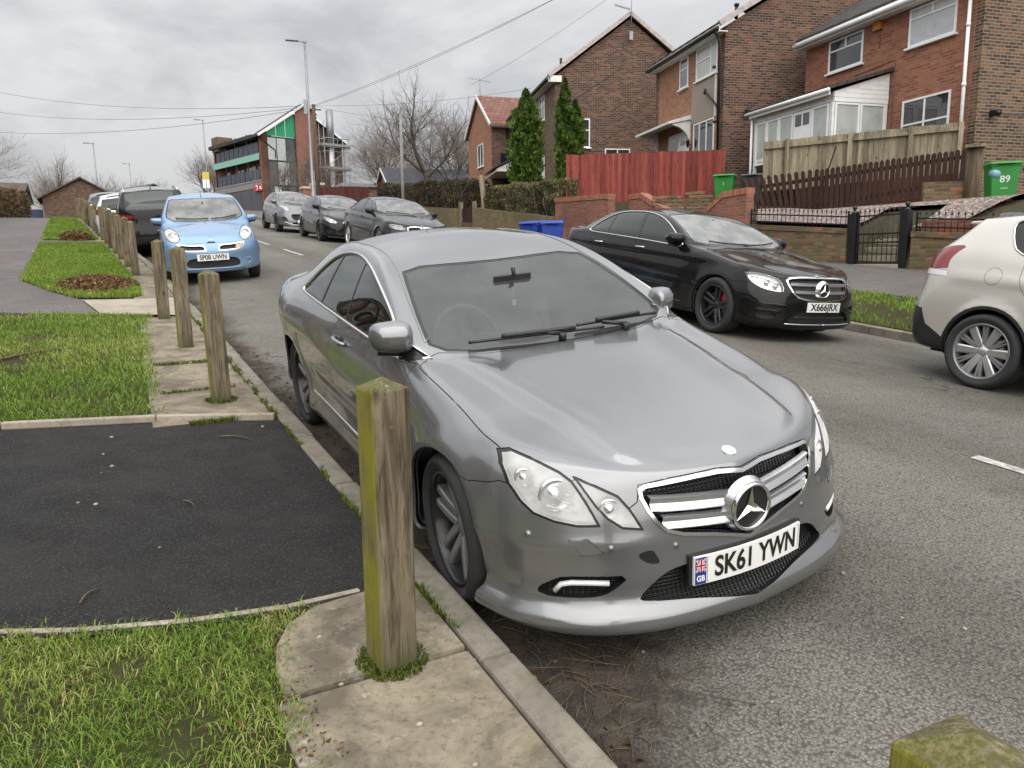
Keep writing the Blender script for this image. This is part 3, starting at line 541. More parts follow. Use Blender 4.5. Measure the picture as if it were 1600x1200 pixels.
    e2 = resample([(.84, 2.845), (.55, 2.845), (.2, 2.905), (-.17, 3.015), (-.45, 3.14), (-.9, 3.44)], .6, False)
    for a, c in zip(e2[:-1], e2[1:]):
        A, C_ = Vector((*a, zv(*a)+.0)), Vector((*c, zv(*c)+.0)); m.bar(A-Vector((0, 0, .021)), C_-Vector((0, 0, .021)), .035, .05)
    m.build('driveway_edging', EM['edging'], bevel=.008)['kind'] = 'structure'
    # silt along the gutter, road paint
    m = MB()
    for y, l, x in ((1.55, 1.05, 4.74), (-1.5, 1.0, 4.74), (15.0, 1.6, 4.55), (18.6, 2.0, 4.5), (22.4, 2.2, 4.5), (27, 2.0, 4.5), (32, 2, 4.5), (37, 2, 4.5)):
        ys = np.linspace(y, y+l, 6); vs = []
        for q in ys: vs += [(x-.05+.01*vnoise(q, 1, 6), q, zroad(x, q)+.005), (x+.05-.01*vnoise(q, 5, 6), q, zroad(x+.05, q)+.005)]
        m.add(vs, [(2*i, 2*i+1, 2*i+3, 2*i+2) for i in range(5)])
    m.build('road_marking', EM['paint_white'], recalc=False)['kind'] = 'structure'
def build_grass():
    holes = []
    near = scatter(G_NEAR, zv, thin=.5, bare=[(-.55, 2.6, .26), (-.2, 1.45, .16), (-.9, 2.9, .3), (.42, 1.4, .14), (.43, 2.0, .12), (.12, 2.25, .14), (-.35, 2.0, .12), (.1, 1.7, .10), (-.05, 2.7, .10)]); mid = scatter(G_MID, zv, thin=.45, bare=[(-.75, 8.1, .35), (-.9, 11.2, .4), (-.6, 9.3, .25)])
    blades('grass', [(near, 165000, .022, .0036, gtone(.5, .7), 2.2), (near, 55000, .034, .0038, gtone(.62, .3), 1.3), (mid, 90000, .04, .007, gtone(.5, .3), 1.9), (mid, 45000, .06, .007, gtone(.6, .12), 1.0), (scatter(G_FAR, zv, thin=.3), 60000, .06, .014, gtone(.55, .08), .7), (scatter(G_FAR2, zv, thin=.3), 26000, .06, .03, gtone(.5, .08), .7),
        (scatter(G_RIGHT, zb, thin=.5, bare=[(9.7, 8.2, .5), (9.9, 6.6, .55), (10.0, 7.4, .5), (9.6, 5.2, .4)]), 110000, .065, .012, gtone(.52, .15), .8)], EM['grass'], seed=3)
    # moss and weeds at joints and bollard feet
    def ring(cx, cy, r0, r1, zf):
        def f(rng, n): a = rng.random(n)*2*pi; r = r0+(r1-r0)*rng.random(n)**1.5; x, y = cx+r*np.cos(a), cy+r*np.sin(a); return np.stack([x, y, [zf(i, j) for i, j in zip(x, y)]], 1)
        return f
    def line(a, b, w, zf):
        def f(rng, n): t = rng.random(n); x = a[0]+(b[0]-a[0])*t+w*(rng.random(n)-.5); y = a[1]+(b[1]-a[1])*t+w*(rng.random(n)-.5); k = vnoise(x*3, y*3, 3) > .45; return np.stack([x, y, [zf(i, j) for i, j in zip(x, y)]], 1)[k]
        return f
    mt = lambda rng, P: rng.random(len(P))
    blades('moss', [(ring(.79, 2.33, .065, .125, zv), 1500, .022, .006, mt, .7), (ring(.78, 6.05, .065, .12, zv), 600, .025, .008, mt, .7), (line((.45, 5.47), (KL-.14, 5.47), .05, zv), 900, .035, .007, mt, .7), (line((KL-.13, 2.4), (KL-.13, 5.2), .03, zv), 900, .03, .006, mt, .7), (line((KL-.13, 5.5), (KL-.13, 10.5), .05, zv), 1500, .03, .009, mt, .7), (line((.4, 6.4), (1.05, 6.45), .05, zv), 350, .03, .008, mt, .7), (line((.42, 7.5), (1.0, 7.5), .05, zv), 350, .03, .008, mt, .7), (line((KR+.13, 3), (KR+.13, 14), .05, zb), 900, .05, .01, mt, .7)], EM['moss'], seed=8)
    # fallen leaves, twig litter
    def heap(cx, cy, rx, ry, h):
        def f(rng, n):
            a = rng.random(n)*2*pi; r = np.sqrt(rng.random(n)); x, y = cx+rx*r*np.cos(a), cy+ry*r*np.sin(a); return np.stack([x, y, np.array([zv(i, j) for i, j in zip(x, y)])+h*(1-r**2)*rng.random(n)], 1)
        return f
    blades('fallen_leaves', [(heap(.05, 14.0, .62, 1.15, .16), 3400, .04, .035, mt, 1.8), (heap(-.35, 26.8, .5, 1.0, .25), 900, .06, .06, mt, 1.6), (line((1.3, 1.4), (1.32, 9.5), .22, zroad), 420, .02, .02, mt, 2.0), (scatter(G_NEAR, zv), 120, .02, .02, mt, 2.0), (line((.45, 1.0), (.46, 2.6), .14, zv), 260, .014, .012, mt, 2.0)], EM['dry'], seed=12)
    rnd = random.Random(9); m = MB()
    def stick(x, y, zf, l, r, a, bend=.2):
        pts = []; 
        for i in range(6): t = i/5; pts.append((x+l*t*cos(a)+bend*l*sin(3*t)*-sin(a)*.5, y+l*t*sin(a)+bend*l*sin(3*t)*cos(a)*.5, zf(x, y)+r+.012*sin(t*pi)+.0902*l*t*sin(a)))
        return pts
    for nm, x, y, l, r, a, zf, lab in (('fallen_stick', .62, 5.12, .26, .006, -.75, zv, 'pale curved stick lying on the black driveway'), ('fallen_branch', -.85, 8.15, .75, .012, .55, zv, 'bent mossy branch lying in the middle grass patch'), ('fallen_stick', .30, 4.1, .12, .004, -1.2, zv, 'short thin twig on the near half of the driveway'), ('fallen_stick', -.16, 3.2, .12, .005, .9, zv, 'pale splinter of wood at the near driveway edge')):
        m = MB(); m.tube(stick(x, y, zf, l, r, a), [r*.7, r, r, r*.9, r*.7, r*.4], 6)
        if 'branch' in nm: m.tube(stick(x+.3, y+.28, zf, .35, r*.6, 1.5), [r*.6]*6, 6); m.tube(stick(x+.1, y+.1, zf, .3, r*.6, 2.6), [r*.6]*6, 6)
        tag(m.build(nm, EM['stump']), lab, 'stick')
    m = MB()
    for i in range(150):
        y = rnd.uniform(1.6, 8.5); x = KL+rnd.uniform(.03, .34); m.tube(stick(x, y, zroad, rnd.uniform(.04, .22), .0025, rnd.uniform(0, 6.3)), .0022, 4)
    for i in range(70): y = rnd.gauss(2.15, .35); x = rnd.uniform(1.3, 1.85); m.tube(stick(x, y, zroad, rnd.uniform(.05, .25), .002, rnd.uniform(0, 6.3)), .002, 4)
    tag(m.build('twig_litter', EM['stump']), kind='stuff')
    m = MB()
    for i in range(60):
        x, y, zf = rnd.choice([(rnd.uniform(-1.5, .95), rnd.uniform(3.0, 5.4), zv), (rnd.uniform(.5, 1.05), rnd.uniform(1.6, 2.7), zv), (rnd.uniform(2.0, 6.5), rnd.uniform(.6, 3.0), zroad), (rnd.uniform(1.4, 3), rnd.uniform(1, 2.4), zroad)])
        s = rnd.uniform(.004, .014); m.sphere((x, y, zf(x, y)+s*.3), (s, s*rnd.uniform(.6, 1), s*.6), 0, 6, 4)
    tag(m.build('loose_stones', EM['edging']), kind='stuff')
# ---------------------------------------------------------------- houses and walls
def frame_obj(name, O, phi, z=0, label=None, cat=None, group=None):
    o = empty(name, (O[0], O[1], z), -R_(phi), label, cat, group); return o
def window(root, face, a0, a1, z0, z1, kind='plain', off=0.0, pane=None, depth=.09, fw=.055, bars=(), trans=(), sill=True, name='window', frame=None):
    """face 'f': facade x = off (faces -x); 'g': gable y = off (faces -y)"""
    fm = frame or EM['white']; m = MB(); p = MB()
    def P(a, d, z): return (off+d, a, z) if face == 'f' else (a, off+d, z)
    def bx(mb, a_0, a_1, z_0, z_1, d0, d1, mi=0):
        A, B = P(a_0, d0, z_0), P(a_1, d1, z_1); mb.bx(min(A[0], B[0]), max(A[0], B[0]), min(A[1], B[1]), max(A[1], B[1]), z_0, z_1, mi)
    e = .03
    bx(m, a0, a0+fw, z0, z1, -e, .06); bx(m, a1-fw, a1, z0, z1, -e, .06); bx(m, a0+fw, a1-fw, z1-fw, z1, -e, .06); bx(m, a0+fw, a1-fw, z0, z0+fw, -e, .06)
    for b in bars: c = a0+(a1-a0)*b; bx(m, c-fw*.45, c+fw*.45, z0+fw, z1-fw, -e+.004, .055)
    for (t, b0, b1) in trans: c = z0+(z1-z0)*t; bx(m, a0+(a1-a0)*b0+fw*.5, a0+(a1-a0)*b1-fw*.5, c-fw*.45, c+fw*.45, -e+.002, .057)
    if sill: bx(m, a0-.06, a1+.06, z0-.055, z0-.002, -.09, .05)
    f = m.build(name, fm, root, bevel=.006)
    bx(p, a0+fw*.6, a1-fw*.6, z0+fw*.6, z1-fw*.6, -.004, .03); p.build('pane', pane or EM['wglass'], f); return f
def house_shell(root, D, L, z0, ze, zr, wall_f, wall_g, roof, over=.25, gut=None, barge=None, eav=.35, ridge='y', back=True):
    """D deep (x), L long (y); ridge along y"""
    m = MB(); poly = [(0, z0), (D, z0), (D, ze), (D/2, zr), (0, ze)]
    for y in (0, L): pass
    m.add([(0, 0, z0), (D, 0, z0), (D, 0, ze), (D/2, 0, zr), (0, 0, ze)], [(0, 1, 2, 3, 4)], 1); m.add([(0, L, z0), (D, L, z0), (D, L, ze), (D/2, L, zr), (0, L, ze)], [(4, 3, 2, 1, 0)], 1)
    m.add([(0, 0, z0), (0, L, z0), (0, L, ze), (0, 0, ze)], [(0, 3, 2, 1)], 0); m.add([(D, 0, z0), (D, L, z0), (D, L, ze), (D, 0, ze)], [(0, 1, 2, 3)], 1)
    w = m.build('wall', [wall_f, wall_g], root)
    s = (zr-ze)/(D/2); t = .14; r = MB(); y0, y1 = -over, L+over
    for sg in (0, 1):
        fx = (lambda x: x) if sg == 0 else (lambda x: D-x); xa = -eav; A = (fx(xa), ze-eav*s+.12); B = (D/2, zr+.12)
        vs = [(A[0], y, A[1]+h) for y in (y0, y1) for h in (0, t)]+[(B[0], y, B[1]+h) for y in (y0, y1) for h in (0, t)]
        r.add(vs, [(0, 1, 3, 2), (4, 6, 7, 5), (1, 5, 7, 3), (0, 2, 6, 4), (0, 4, 5, 1), (2, 3, 7, 6)])
    ro = r.build('roof', roof, root)
    if barge:
        b = MB()
        for sg in (0, 1):
            fx = (lambda x: x) if sg == 0 else (lambda x: D-x)
            b.bar((fx(-eav), -over-.02, ze-eav*s+.20), (D/2, -over-.02, zr+.20), .10, .16)
        b.build('verge', barge, ro)
    if gut:
        g = MB(); zz = ze-eav*s+.06; g.tube([(-eav-.06, y0, zz), (-eav-.06, y1, zz)], .065, 8); g.bx(-eav-.005, -eav+.03, y0, y1, zz-.10, zz+.12, 1); g.bx(-eav+.03, .0, y0, y1, zz-.09, zz-.06, 1); g.build('gutter', gut if isinstance(gut, list) else [gut, gut], root)
    return w, ro
def pipe(root, pts, r, mat, name='drainpipe'):
    m = MB(); m.tube(pts, r, 10); a, b = Vector(pts[0]), Vector(pts[-1])
    for t in (.2, .5, .8): c = a.lerp(b, t); m.tube([c-Vector((0, 0, .04)), c+Vector((0, 0, .04))], r*1.3, 10)
    return m.build(name, mat, root)
def house_near():
    r = frame_obj('brick_house', (18.54, 10.80), 12, 0, 'red brick house with white porch and white drainpipe, nearest at the right', 'house', 'brick houses up the street')
    ze = 7.92; w, ro = house_shell(r, 7.4, 6.25, 1.6, ze, 10.1, EM['brick_red'], EM['brick_brown'], EM['tile_dark'], over=.12, gut=[EM['white'], EM['white']], barge=EM['verge'], eav=.32)
    q = MB(); q.bx(-.006, .0, -.0, .21, 1.6, ze-.02); q.build('quoin', EM['brick_brown'], r)
    window(r, 'f', .77, 2.22, 6.73, 7.66, bars=(), trans=((.72, 0, 1),), pane=EM['blind']); f = MB(); f.bx(-.03, .05, 1.47, 1.52, 7.4, 7.62); f.build('window_mullion', EM['white'], r)
    window(r, 'f', 3.84, 5.22, 6.77, 7.66, trans=((.66, 0, 1),)); f = MB(); f.bx(-.03, .05, 4.5, 4.55, 7.36, 7.62); f.build('window_mullion', EM['white'], r)
    window(r, 'f', .77, 2.27, 4.30, 5.43, bars=(.52,), trans=((.45, 0, 1),))
    pipe(r, [(-.12, .32, ze-.25), (-.10, .32, 3.2)], .042, EM['white'])
    a = MB(); a.prism([(-.14, -.11), (.14, -.11), (.14, .04), (.08, .12), (-.08, .12), (-.14, .04)], -.10, 0, lambda p, q_, h: (h, 3.28+p, 7.58+q_)); a.build('alarm_box', simple('alarm_amber', (.45, .17, .02), .5, var=.1), r)
    c = MB(); c.tube([(-.01, 3.24, 7.5), (-.01, 3.22, 7.0)], .008, 5); c.tube([(-.01, 4.1, 6.48), (-.01, 2.62, 6.55), (-.01, 2.62, 4.6)], .008, 5); c.tube([(.1, -.02, 4.78), (1.2, -.02, 4.75), (3, -.02, 4.7)], .008, 5); c.build('wall_cable', EM['wire'], r)
    l = MB(); l.box((.43, -.08, 4.74), (.12, .16, .12)); l.tube([(.43, -.16, 4.74), (.43, -.22, 4.71)], [.06, .07], 10); l.build('security_lamp', EM['iron'], r)
    bk = MB(); bk.bx(-.004, .01, .48, .72, 5.93, 6.0); bk.build('painted_brick', simple('pinkish_brick', (.42, .16, .14), .8), r)
    # lean-to porch
    p = MB(); d = 1.80; y0, y1 = 2.77, 6.2; zt, zf, z0 = 6.30, 5.80, 3.3
    p.add([(-.02, y0, zt-.05), (-d, y0, zf-.10), (-d, y0, zf-.34), (-.02, y0, zf-.34)], [(0, 1, 2, 3)], 0)
    p.bx(-d, -d+.07, y0, y0+.09, z0, zf-.1); p.bx(-d, -d+.07, y1-.09, y1, z0, zf-.1); p.bx(-.10, -.03, y0, y0+.07, z0, zf-.3)
    p.bx(-d+.0, -d+.06, y0, y1, zf-.34, zf-.10); p.bx(-d, -d+.06, y0, y1, 4.30, 4.38)
    for i in range(4): p.bx(-d+.1, -.06, y0-.008, y0-.002, zf-.26+i*.13, zf-.25+i*.13) if False else None
    po = p.build('porch_frame', EM['whitewood'], r)
    g = MB()
    for i in range(6):
        zz = zf-.34+i*.115; xe = -d+.04+max(0, (zz+.115-(zf-.10)))/(zt-zf)*d
        if xe < -.1: g.bx(xe, -.03, y0-.014-.004*(i % 2), y0-.002, zz+.004, min(zz+.111, zt))
    g.build('porch_cladding', EM['white'], po)
    window(r, 'g', -d+.09, -d/2-.02, 4.2, zf-.35, off=y0+.02, pane=EM['curtain'], sill=False, name='porch_window'); window(r, 'g', -d/2+.0, -.09, 4.2, zf-.35, off=y0+.02, pane=EM['curtain'], sill=False, name='porch_window')
    for a0, a1 in ((2.9, 3.55), (4.35, 4.98), (4.99, 5.55), (5.56, 6.1)): window(r, 'f', a0, a1, 4.2, zf-.36, off=-d+.01, pane=EM['curtain'], sill=False, name='porch_window')
    dm = MB(); dm.bx(-d-.01, -d+.04, 3.58, 4.32, 3.35, zf-.36); do = dm.build('front_door', EM['white'], r, bevel=.01); dp = MB()
    for a in (3.66, 3.99): dp.bx(-d-.02, -d-.008, a, a+.25, 5.05, 5.36)
    dp.build('door_pane', EM['wglass'], do)
    rf = MB(); s = (zt-zf)/d; vs = [(-d-.22, y, zf-.22*s+h) for y in (y0-.14, y1+.1) for h in (0, .09)]+[(.0, y, zt+h) for y in (y0-.14, y1+.1) for h in (0, .09)]
    rf.add(vs, [(0, 1, 3, 2), (4, 6, 7, 5), (1, 5, 7, 3), (0, 2, 6, 4), (0, 4, 5, 1), (2, 3, 7, 6)]); rf.build('porch_roof', EM['tile_dark'], r)
    gt = MB(); gt.tube([(-d-.25, y0-.14, zf-.08), (-d-.25, y1+.1, zf-.08)], .05, 8); gt.bx(-d-.2, -d-.17, y0-.1, y1, zf-.2, zf-.05); gt.tube([(-d-.1, y1-.02, zf-.1), (-d-.1, y1-.02, z0-.6)], .035, 8); gt.build('porch_gutter', EM['white'], r)
def house_middle():
    r = frame_obj('brick_house', (18.06, 18.54), 16.5, 0, 'middle brick house with pebbledash panel and dark blank gable', 'house', 'brick houses up the street')
    ze = 8.62; house_shell(r, 7.2, 5.4, 2.0, ze, 10.75, EM['brick_orange'], EM['brick_dark'], EM['tile_brown'], over=.12, gut=[EM['fasciab'], EM['whitewood']], barge=EM['verge'], eav=.30)
    q = MB(); q.bx(-.008, .0, 0, .22, 2.0, ze-.03); q.bx(-.008, .0, 5.15, 5.41, 2.0, ze-.03); q.build('quoin', EM['brick_dark'], r)
    window(r, 'f', 2.62, 3.30, 7.38, 8.40, trans=((.62, 0, 1),)); window(r, 'f', .51, 2.0, 7.37, 8.40, bars=(.30,), trans=((.58, .3, 1),), pane=EM['curtain'])
    window(r, 'f', .60, 2.10, 4.3, 6.0, bars=(.36, .70))
    p = MB(); p.bx(-.03, .0, .58, 2.26, 6.01, 7.31); p.build('pebbledash_panel', EM['pebble'], r); t = MB(); t.bx(-.045, -.005, .50, .575, 6.0, 7.32); t.build('panel_trim', EM['whitewood'], r)
    pipe(r, [(-.35, .14, ze-.1), (-.12, .14, ze-.45), (-.10, .14, 3.0)], .045, EM['iron']); wp = MB(); wp.tube([(-.06, .16, 6.1), (-.10, .5, 6.45), (-.14, 1.05, 6.85)], .03, 8); wp.tube([(-.14, 1.05, 6.78), (-.14, 1.05, 6.95)], .05, 8); wp.build('waste_pipe', EM['iron'], r)
    d = MB(); d.bx(-.02, .05, 2.45, 4.15, 3.6, 5.9); do = d.build('front_door', EM['white'], r, bevel=.01); g = MB(); g.bx(-.03, -.015, 3.35, 4.05, 3.9, 5.75); g.prism([(-.2, 0), (.2, 0), (.14, .12), (0, .17), (-.14, .12)], 0, .012, lambda a, b, h: (-.035+h, 2.9+a, 5.45+b)); g.build('door_pane', EM['wglass'], do)
    c = MB(); c.add([(-.85, 2.3, 6.05), (-.85, 5.35, 6.05), (-.85, 5.35, 6.13), (-.85, 2.3, 6.13), (0, 2.3, 6.22), (0, 5.35, 6.22), (0, 5.35, 6.38), (0, 2.3, 6.38)], [(0, 1, 2, 3), (4, 7, 6, 5), (3, 2, 6, 7), (0, 4, 5, 1), (0, 3, 7, 4), (1, 5, 6, 2)])
    for y in (2.42, 5.2):
        P = [(0, 5.3), (0, 6.2), (-.7, 6.06)]+[(-.7+.7*sin(a), 5.3+.72*cos(a)) for a in np.linspace(.1, 1.5, 6)]; c.prism(P, y-.06, y+.06, lambda a, b, h: (a, h, b))
    c.build('door_canopy', EM['whitewood'], r)
    l = MB()
    for y, x in ((2.25, None), (None, .75)):
        P = Vector((-.14, y, 5.4)) if x is None else Vector((x, -.14, 6.0)); l.lathe([(.0, .18), (.03, .12), (.085, .08), (.07, .06), (.05, -.10), (.02, -.14), (0, -.14)], c=P, n=8); l.bar(P+Vector((0, 0, -.05)), (P[0] if x else 0, 0 if x else P[1], P[2]-.05), .025)
    l.build('wall_lantern', EM['iron'], r)
    v = MB(); v.tube([(1.2, 1.6, 9.35), (1.2, 1.6, 9.78)], .06, 8); v.tube([(1.2, 1.6, 9.75), (1.2, 1.6, 9.82)], .085, 8); v.build('vent_pipe', EM['iron'], r)
    a = MB(); a.tube([(3.2, 3.2, 10.7), (3.2, 3.2, 12.0)], .02, 6); a.build('aerial_mast', EM['steel'], r)
def house_far():
    r = frame_obj('brick_house', (18.36, 29.04), 18.5, 0, 'dark brick house with tall gable, aerial and two conifers in front', 'house', 'brick houses up the street')
    ze = 9.33; house_shell(r, 6.7, 10.6, 3.0, ze, 11.78, EM['brick_brown'], EM['brick_dark'], EM['tile_brown'], over=.16, gut=[EM['fasciab'], EM['whitewood']], barge=EM['verge'], eav=.32)
    q = MB(); q.bx(-.25, .25, -.20, .0, ze-.28, ze-.02); q.build('corbel', EM['whitewood'], r)
    window(r, 'f', 2.0, 3.05, 7.87, 8.99, bars=(.5,), trans=((.6, 0, 1),)); window(r, 'f', 3.8, 4.65, 7.9, 9.0, trans=((.6, 0, 1),)); window(r, 'f', 7.6, 8.7, 7.9, 9.0, bars=(.5,))
    w = MB(); w.bx(-.02, .0, 2.95, 3.8, 7.87, 9.0); w.build('pebbledash_panel', EM['pebble'], r)
    window(r, 'g', .95, 1.58, 6.35, 7.58, trans=((.6, 0, 1),)); window(r, 'g', 2.27, 3.45, 5.2, 6.32, bars=(.5,))
    d = MB(); d.bx(-.03, .05, 2.07, 3.25, 4.5, 6.38); d.build('front_door', EM['white'], r, bevel=.01); k = MB(); k.tube([(-.25, 2.0+.62*(1-cos(t)), 6.0+.62*sin(t)) for t in np.linspace(0, pi, 12)], .10, 6); k.build('arched_canopy', EM['fasciab'], r)
    c = MB(); c.add([(-1.6, 6.2, 6.15), (-1.6, 9.8, 6.15), (0, 6.2, 6.9), (0, 9.8, 6.9), (-1.6, 6.2, 6.02), (-1.6, 9.8, 6.02), (0, 6.2, 6.02), (0, 9.8, 6.02)], [(0, 1, 3, 2), (0, 4, 5, 1), (0, 2, 6, 4), (1, 5, 7, 3), (4, 6, 7, 5)]); c.build('porch_canopy', EM['whitewood'], r)
    c2 = MB(); c2.add([(-1.72, 6.1, 6.17), (-1.72, 9.9, 6.17), (0, 6.1, 6.96), (0, 9.9, 6.96), (-1.72, 6.1, 6.25), (-1.72, 9.9, 6.25), (0, 6.1, 7.04), (0, 9.9, 7.04)], [(4, 5, 7, 6), (0, 4, 6, 2), (0, 1, 5, 4), (1, 3, 7, 5)]); c2.build('canopy_roof', EM['tile_dark'], r)
    v = MB(); v.tube([(.5, .9, 9.8), (.5, .9, 10.3)], .06, 8); v.build('vent_pipe', EM['iron'], r); pipe(r, [(-.1, 9.9, 9.2), (-.1, 9.9, 4.5)], .045, EM['iron'])
    s = MB(); s.tube([(3.35, -.28, 11.1), (3.35, -.28, 13.0)], .02, 6); s.bx(3.27, 3.43, -.3, -.2, 10.85, 11.2)
    s.bar((2.9, -.28, 12.5), (3.9, -.28, 12.75), .02); 
    for t in np.linspace(.05, .95, 8): c = Vector((2.9, -.28, 12.5)).lerp(Vector((3.9, -.28, 12.75)), t); s.bar(c+Vector((0, -.22, 0)), c+Vector((0, .22, 0)), .012)
    s.bar((2.6, -.28, 12.25), (3.3, -.28, 12.1), .06); s.build('television_aerial', EM['steel'], r); cb = MB(); cb.tube([(3.35, -.02, 11.0), (2.9, -.02, 9.7), (.6, -.02, 8.2)], .012, 5); cb.build('wall_cable', EM['wire'], r)
def house_end():
    r = frame_obj('brick_house', (20.2, 38.6), 11, 0, 'far brick house with a red tiled roof, gable end towards the street', 'house', 'brick houses up the street')
    D, L, z0, ze, zr = 6.5, 5.0, 3.8, 8.95, 10.75; m = MB()
    m.add([(0, 0, z0), (0, L, z0), (0, L, ze), (0, L/2, zr), (0, 0, ze)], [(4, 3, 2, 1, 0)], 0); m.add([(D, 0, z0), (D, L, z0), (D, L, ze), (D, L/2, zr), (D, 0, ze)], [(0, 1, 2, 3, 4)], 0); m.add([(0, 0, z0), (D, 0, z0), (D, 0, ze), (0, 0, ze)], [(0, 1, 2, 3)], 1); m.add([(0, L, z0), (D, L, z0), (D, L, ze), (0, L, ze)], [(3, 2, 1, 0)], 1); m.build('wall', [EM['brick_orange'], EM['brick_dark']], r)
    rf = MB(); s = (zr-ze)/(L/2)
    for sg in (0, 1):
        fy = (lambda y: y) if sg == 0 else (lambda y: L-y); A = (fy(-.3), ze-.3*s+.08); B = (L/2, zr+.08); vs = [(x, A[0], A[1]+h) for x in (-.15, D) for h in (0, .12)]+[(x, B[0], B[1]+h) for x in (-.15, D) for h in (0, .12)]
        rf.add(vs, [(0, 1, 3, 2), (4, 6, 7, 5), (1, 5, 7, 3), (0, 2, 6, 4), (0, 4, 5, 1), (2, 3, 7, 6)])
    ro = rf.build('roof', EM['tile_red'], r); b = MB()
    for sg in (0, 1): fy = (lambda y: y) if sg == 0 else (lambda y: L-y); b.bar((-.17, fy(-.3), ze-.3*s+.14), (-.17, L/2, zr+.14), .06, .16)
    b.build('verge', EM['whitewood'], ro); window(r, 'f', 1.7, 2.9, 6.9, 8.2, bars=(.5,)); window(r, 'f', 1.7, 2.9, 4.6, 5.8, bars=(.5,)); pipe(r, [(.9, -.08, 8.8), (.9, -.08, 4.5)], .05, EM['iron'])
    g = MB(); g.tube([(-.1, -.36, ze-.22), (D, -.36, ze-.22)], .06, 6); g.build('gutter', EM['iron'], r); dk = MB(); dk.bx(.5, 1.6, -.06, -.01, 6.2, 7.4); dk.build('dark_panel', EM['iron'], r)
    a = MB(); a.tube([(.1, L/2, 10.8), (.1, L/2, 12.0)], .02, 5); a.bar((-.5, L/2, 11.9), (.7, L/2, 11.75), .02)
    for t in np.linspace(0, 1, 7): c = Vector((-.5, L/2, 11.9)).lerp(Vector((.7, L/2, 11.75)), t); a.bar(c+Vector((0, -.2, 0)), c+Vector((0, .2, 0)), .014)
    a.build('television_aerial', EM['steel'], r)
def flats():
    r = frame_obj('flats_building', (17.7, 89.3), -14, 0, 'three storey brick block with balconies, green panels and shop shutters', 'building')
    W_, T, z0, ze, sr, zr, zl = 10.4, 13.2, 6.6, 15.6, 5.5, 19.3, 16.3; zp = lambda s: ze+(zr-ze)*s/sr if s <= sr else zr-(zr-zl)*(s-sr)/(W_-sr)
    def gable(mb, s0, s1, za, y, mi, zb_=None):
        P = [(s0, y, za), (s1, y, za), (s1, y, zb_ if zb_ else zp(s1))]
        if zb_ is None and s0 < sr < s1: P.append((sr, y, zr))
        P.append((s0, y, zb_ if zb_ else zp(s0))); mb.add(P, [tuple(range(len(P)))], mi)
    m = MB(); m.bx(0, .75, 0, .35, z0, zp(0)); gable(m, 0, .75, z0, -.0, 0); m.bx(4.25, 6.8, -.25, .35, z0, 18.2); gable(m, 4.25, 6.8, z0, -.26, 0)
    m.bx(1.3, W_-.05, T-.3, T, z0, ze); m.bx(1.30, 1.5, .35, T, z0, ze+.6); m.bx(W_-.25, W_, .3, T, z0, zl-.1); m.bx(0, 1.3, T-.35, T, z0, ze+.3); m.bx(.75, 4.25, .1, .3, z0, 8.1); o = m.build('wall', [EM['brick_wall']], r)
    d = MB(); gable(d, 6.8, W_, z0, .25, 0); d.build('rear_wall', EM['brick_dark'], r)
    g = MB(); gable(g, .75, 4.25, 8.0, .04, 0, 15.55); go = g.build('stair_window', EM['glazing'], r); b = MB()
    for s in (.8, 1.9, 3.05, 4.2): b.bx(s-.04, s+.04, -.02, .05, 8.0, 15.5)
    for z in (8.05, 10.2, 12.9, 15.5): b.bx(.75, 4.25, -.025, .05, z-.05, z+.05)
    b.build('glazing_bars', EM['fasciab'], go); p = MB()
    for s0, s1, z_, z1 in ((.85, 1.85, 13.0, 15.4), (1.95, 3.0, 13.0, 15.4), (1.95, 3.3, 10.3, 12.8), (1.4, 2.2, 9.0, 10.1)): p.bx(s0, s1, .0, .02, z_, z1)
    p.build('pale_pane', EM['curtain'], go); gp = MB()
    for s0, s1 in ((.82, 1.87), (1.93, 3.02), (3.08, 4.2)): gp.add([(s0, -.02, 15.6), (s1, -.02, 15.6), (s1, -.02, zp(s1)-.15), (s0, -.02, zp(s0)-.15)], [(0, 1, 2, 3)])
    gp.build('green_panel', EM['panel_green'], r)
    rf = MB(); t = .22
    for a, c in (((-.5, zp(0)-.3), (sr, zr)), ((sr, zr), (7.0, zp(7.0))), ((6.8, zp(6.8)-.75), (W_+.3, zl-.9))):
        vs = [(a[0], y, a[1]+h) for y in (-.5, 1.2) for h in (.05, .05+t)]+[(c[0], y, c[1]+h) for y in (-.5, 1.2) for h in (.05, .05+t)]; rf.add(vs, [(0, 1, 3, 2), (4, 6, 7, 5), (1, 5, 7, 3), (0, 2, 6, 4), (0, 4, 5, 1), (2, 3, 7, 6)])
    rf.bx(-.5, W_+.3, 1.21, T+.2, ze-.28, ze+.12); ro = rf.build('roof', EM['tile_dark'], r); v = MB()
    for a, c in (((-.5, zp(0)-.3), (sr, zr)), ((sr, zr), (7.0, zp(7.0))), ((6.8, zp(6.8)-.75), (W_+.3, zl-.9))): v.bar((a[0], -.53, a[1]+.16), (c[0], -.53, c[1]+.16), .08, .24)
    v.build('verge', EM['white'], ro); ch = MB(); ch.bx(-.3, 1.6, T-2.2, T-.4, 15.0, 16.7); ch.build('stair_tower', EM['brick_brown'], r)
    # ground floor shops
    s = MB(); s.bx(-.05, 1.3, .3, T, 9.95, 10.65); s.build('shop_fascia', EM['render_grey'], r); s2 = MB(); s2.bx(.0, .3, .3, T, z0, 9.95, 0); s2.build('shop_wall', EM['brick_dark'], r)
    y = .6
    while y < T-2: sh = MB(); sh.bx(-.03, .0, y, y+2.3, z0+.1, 9.8); sh.build('roller_shutter', EM['shutter'], r); y += 2.65
    sg = MB(); sg.bx(-.32, -.06, .2, 1.7, 9.55, 10.2); so = sg.build('shop_sign', EM['sign_red'], r); lg = MB()
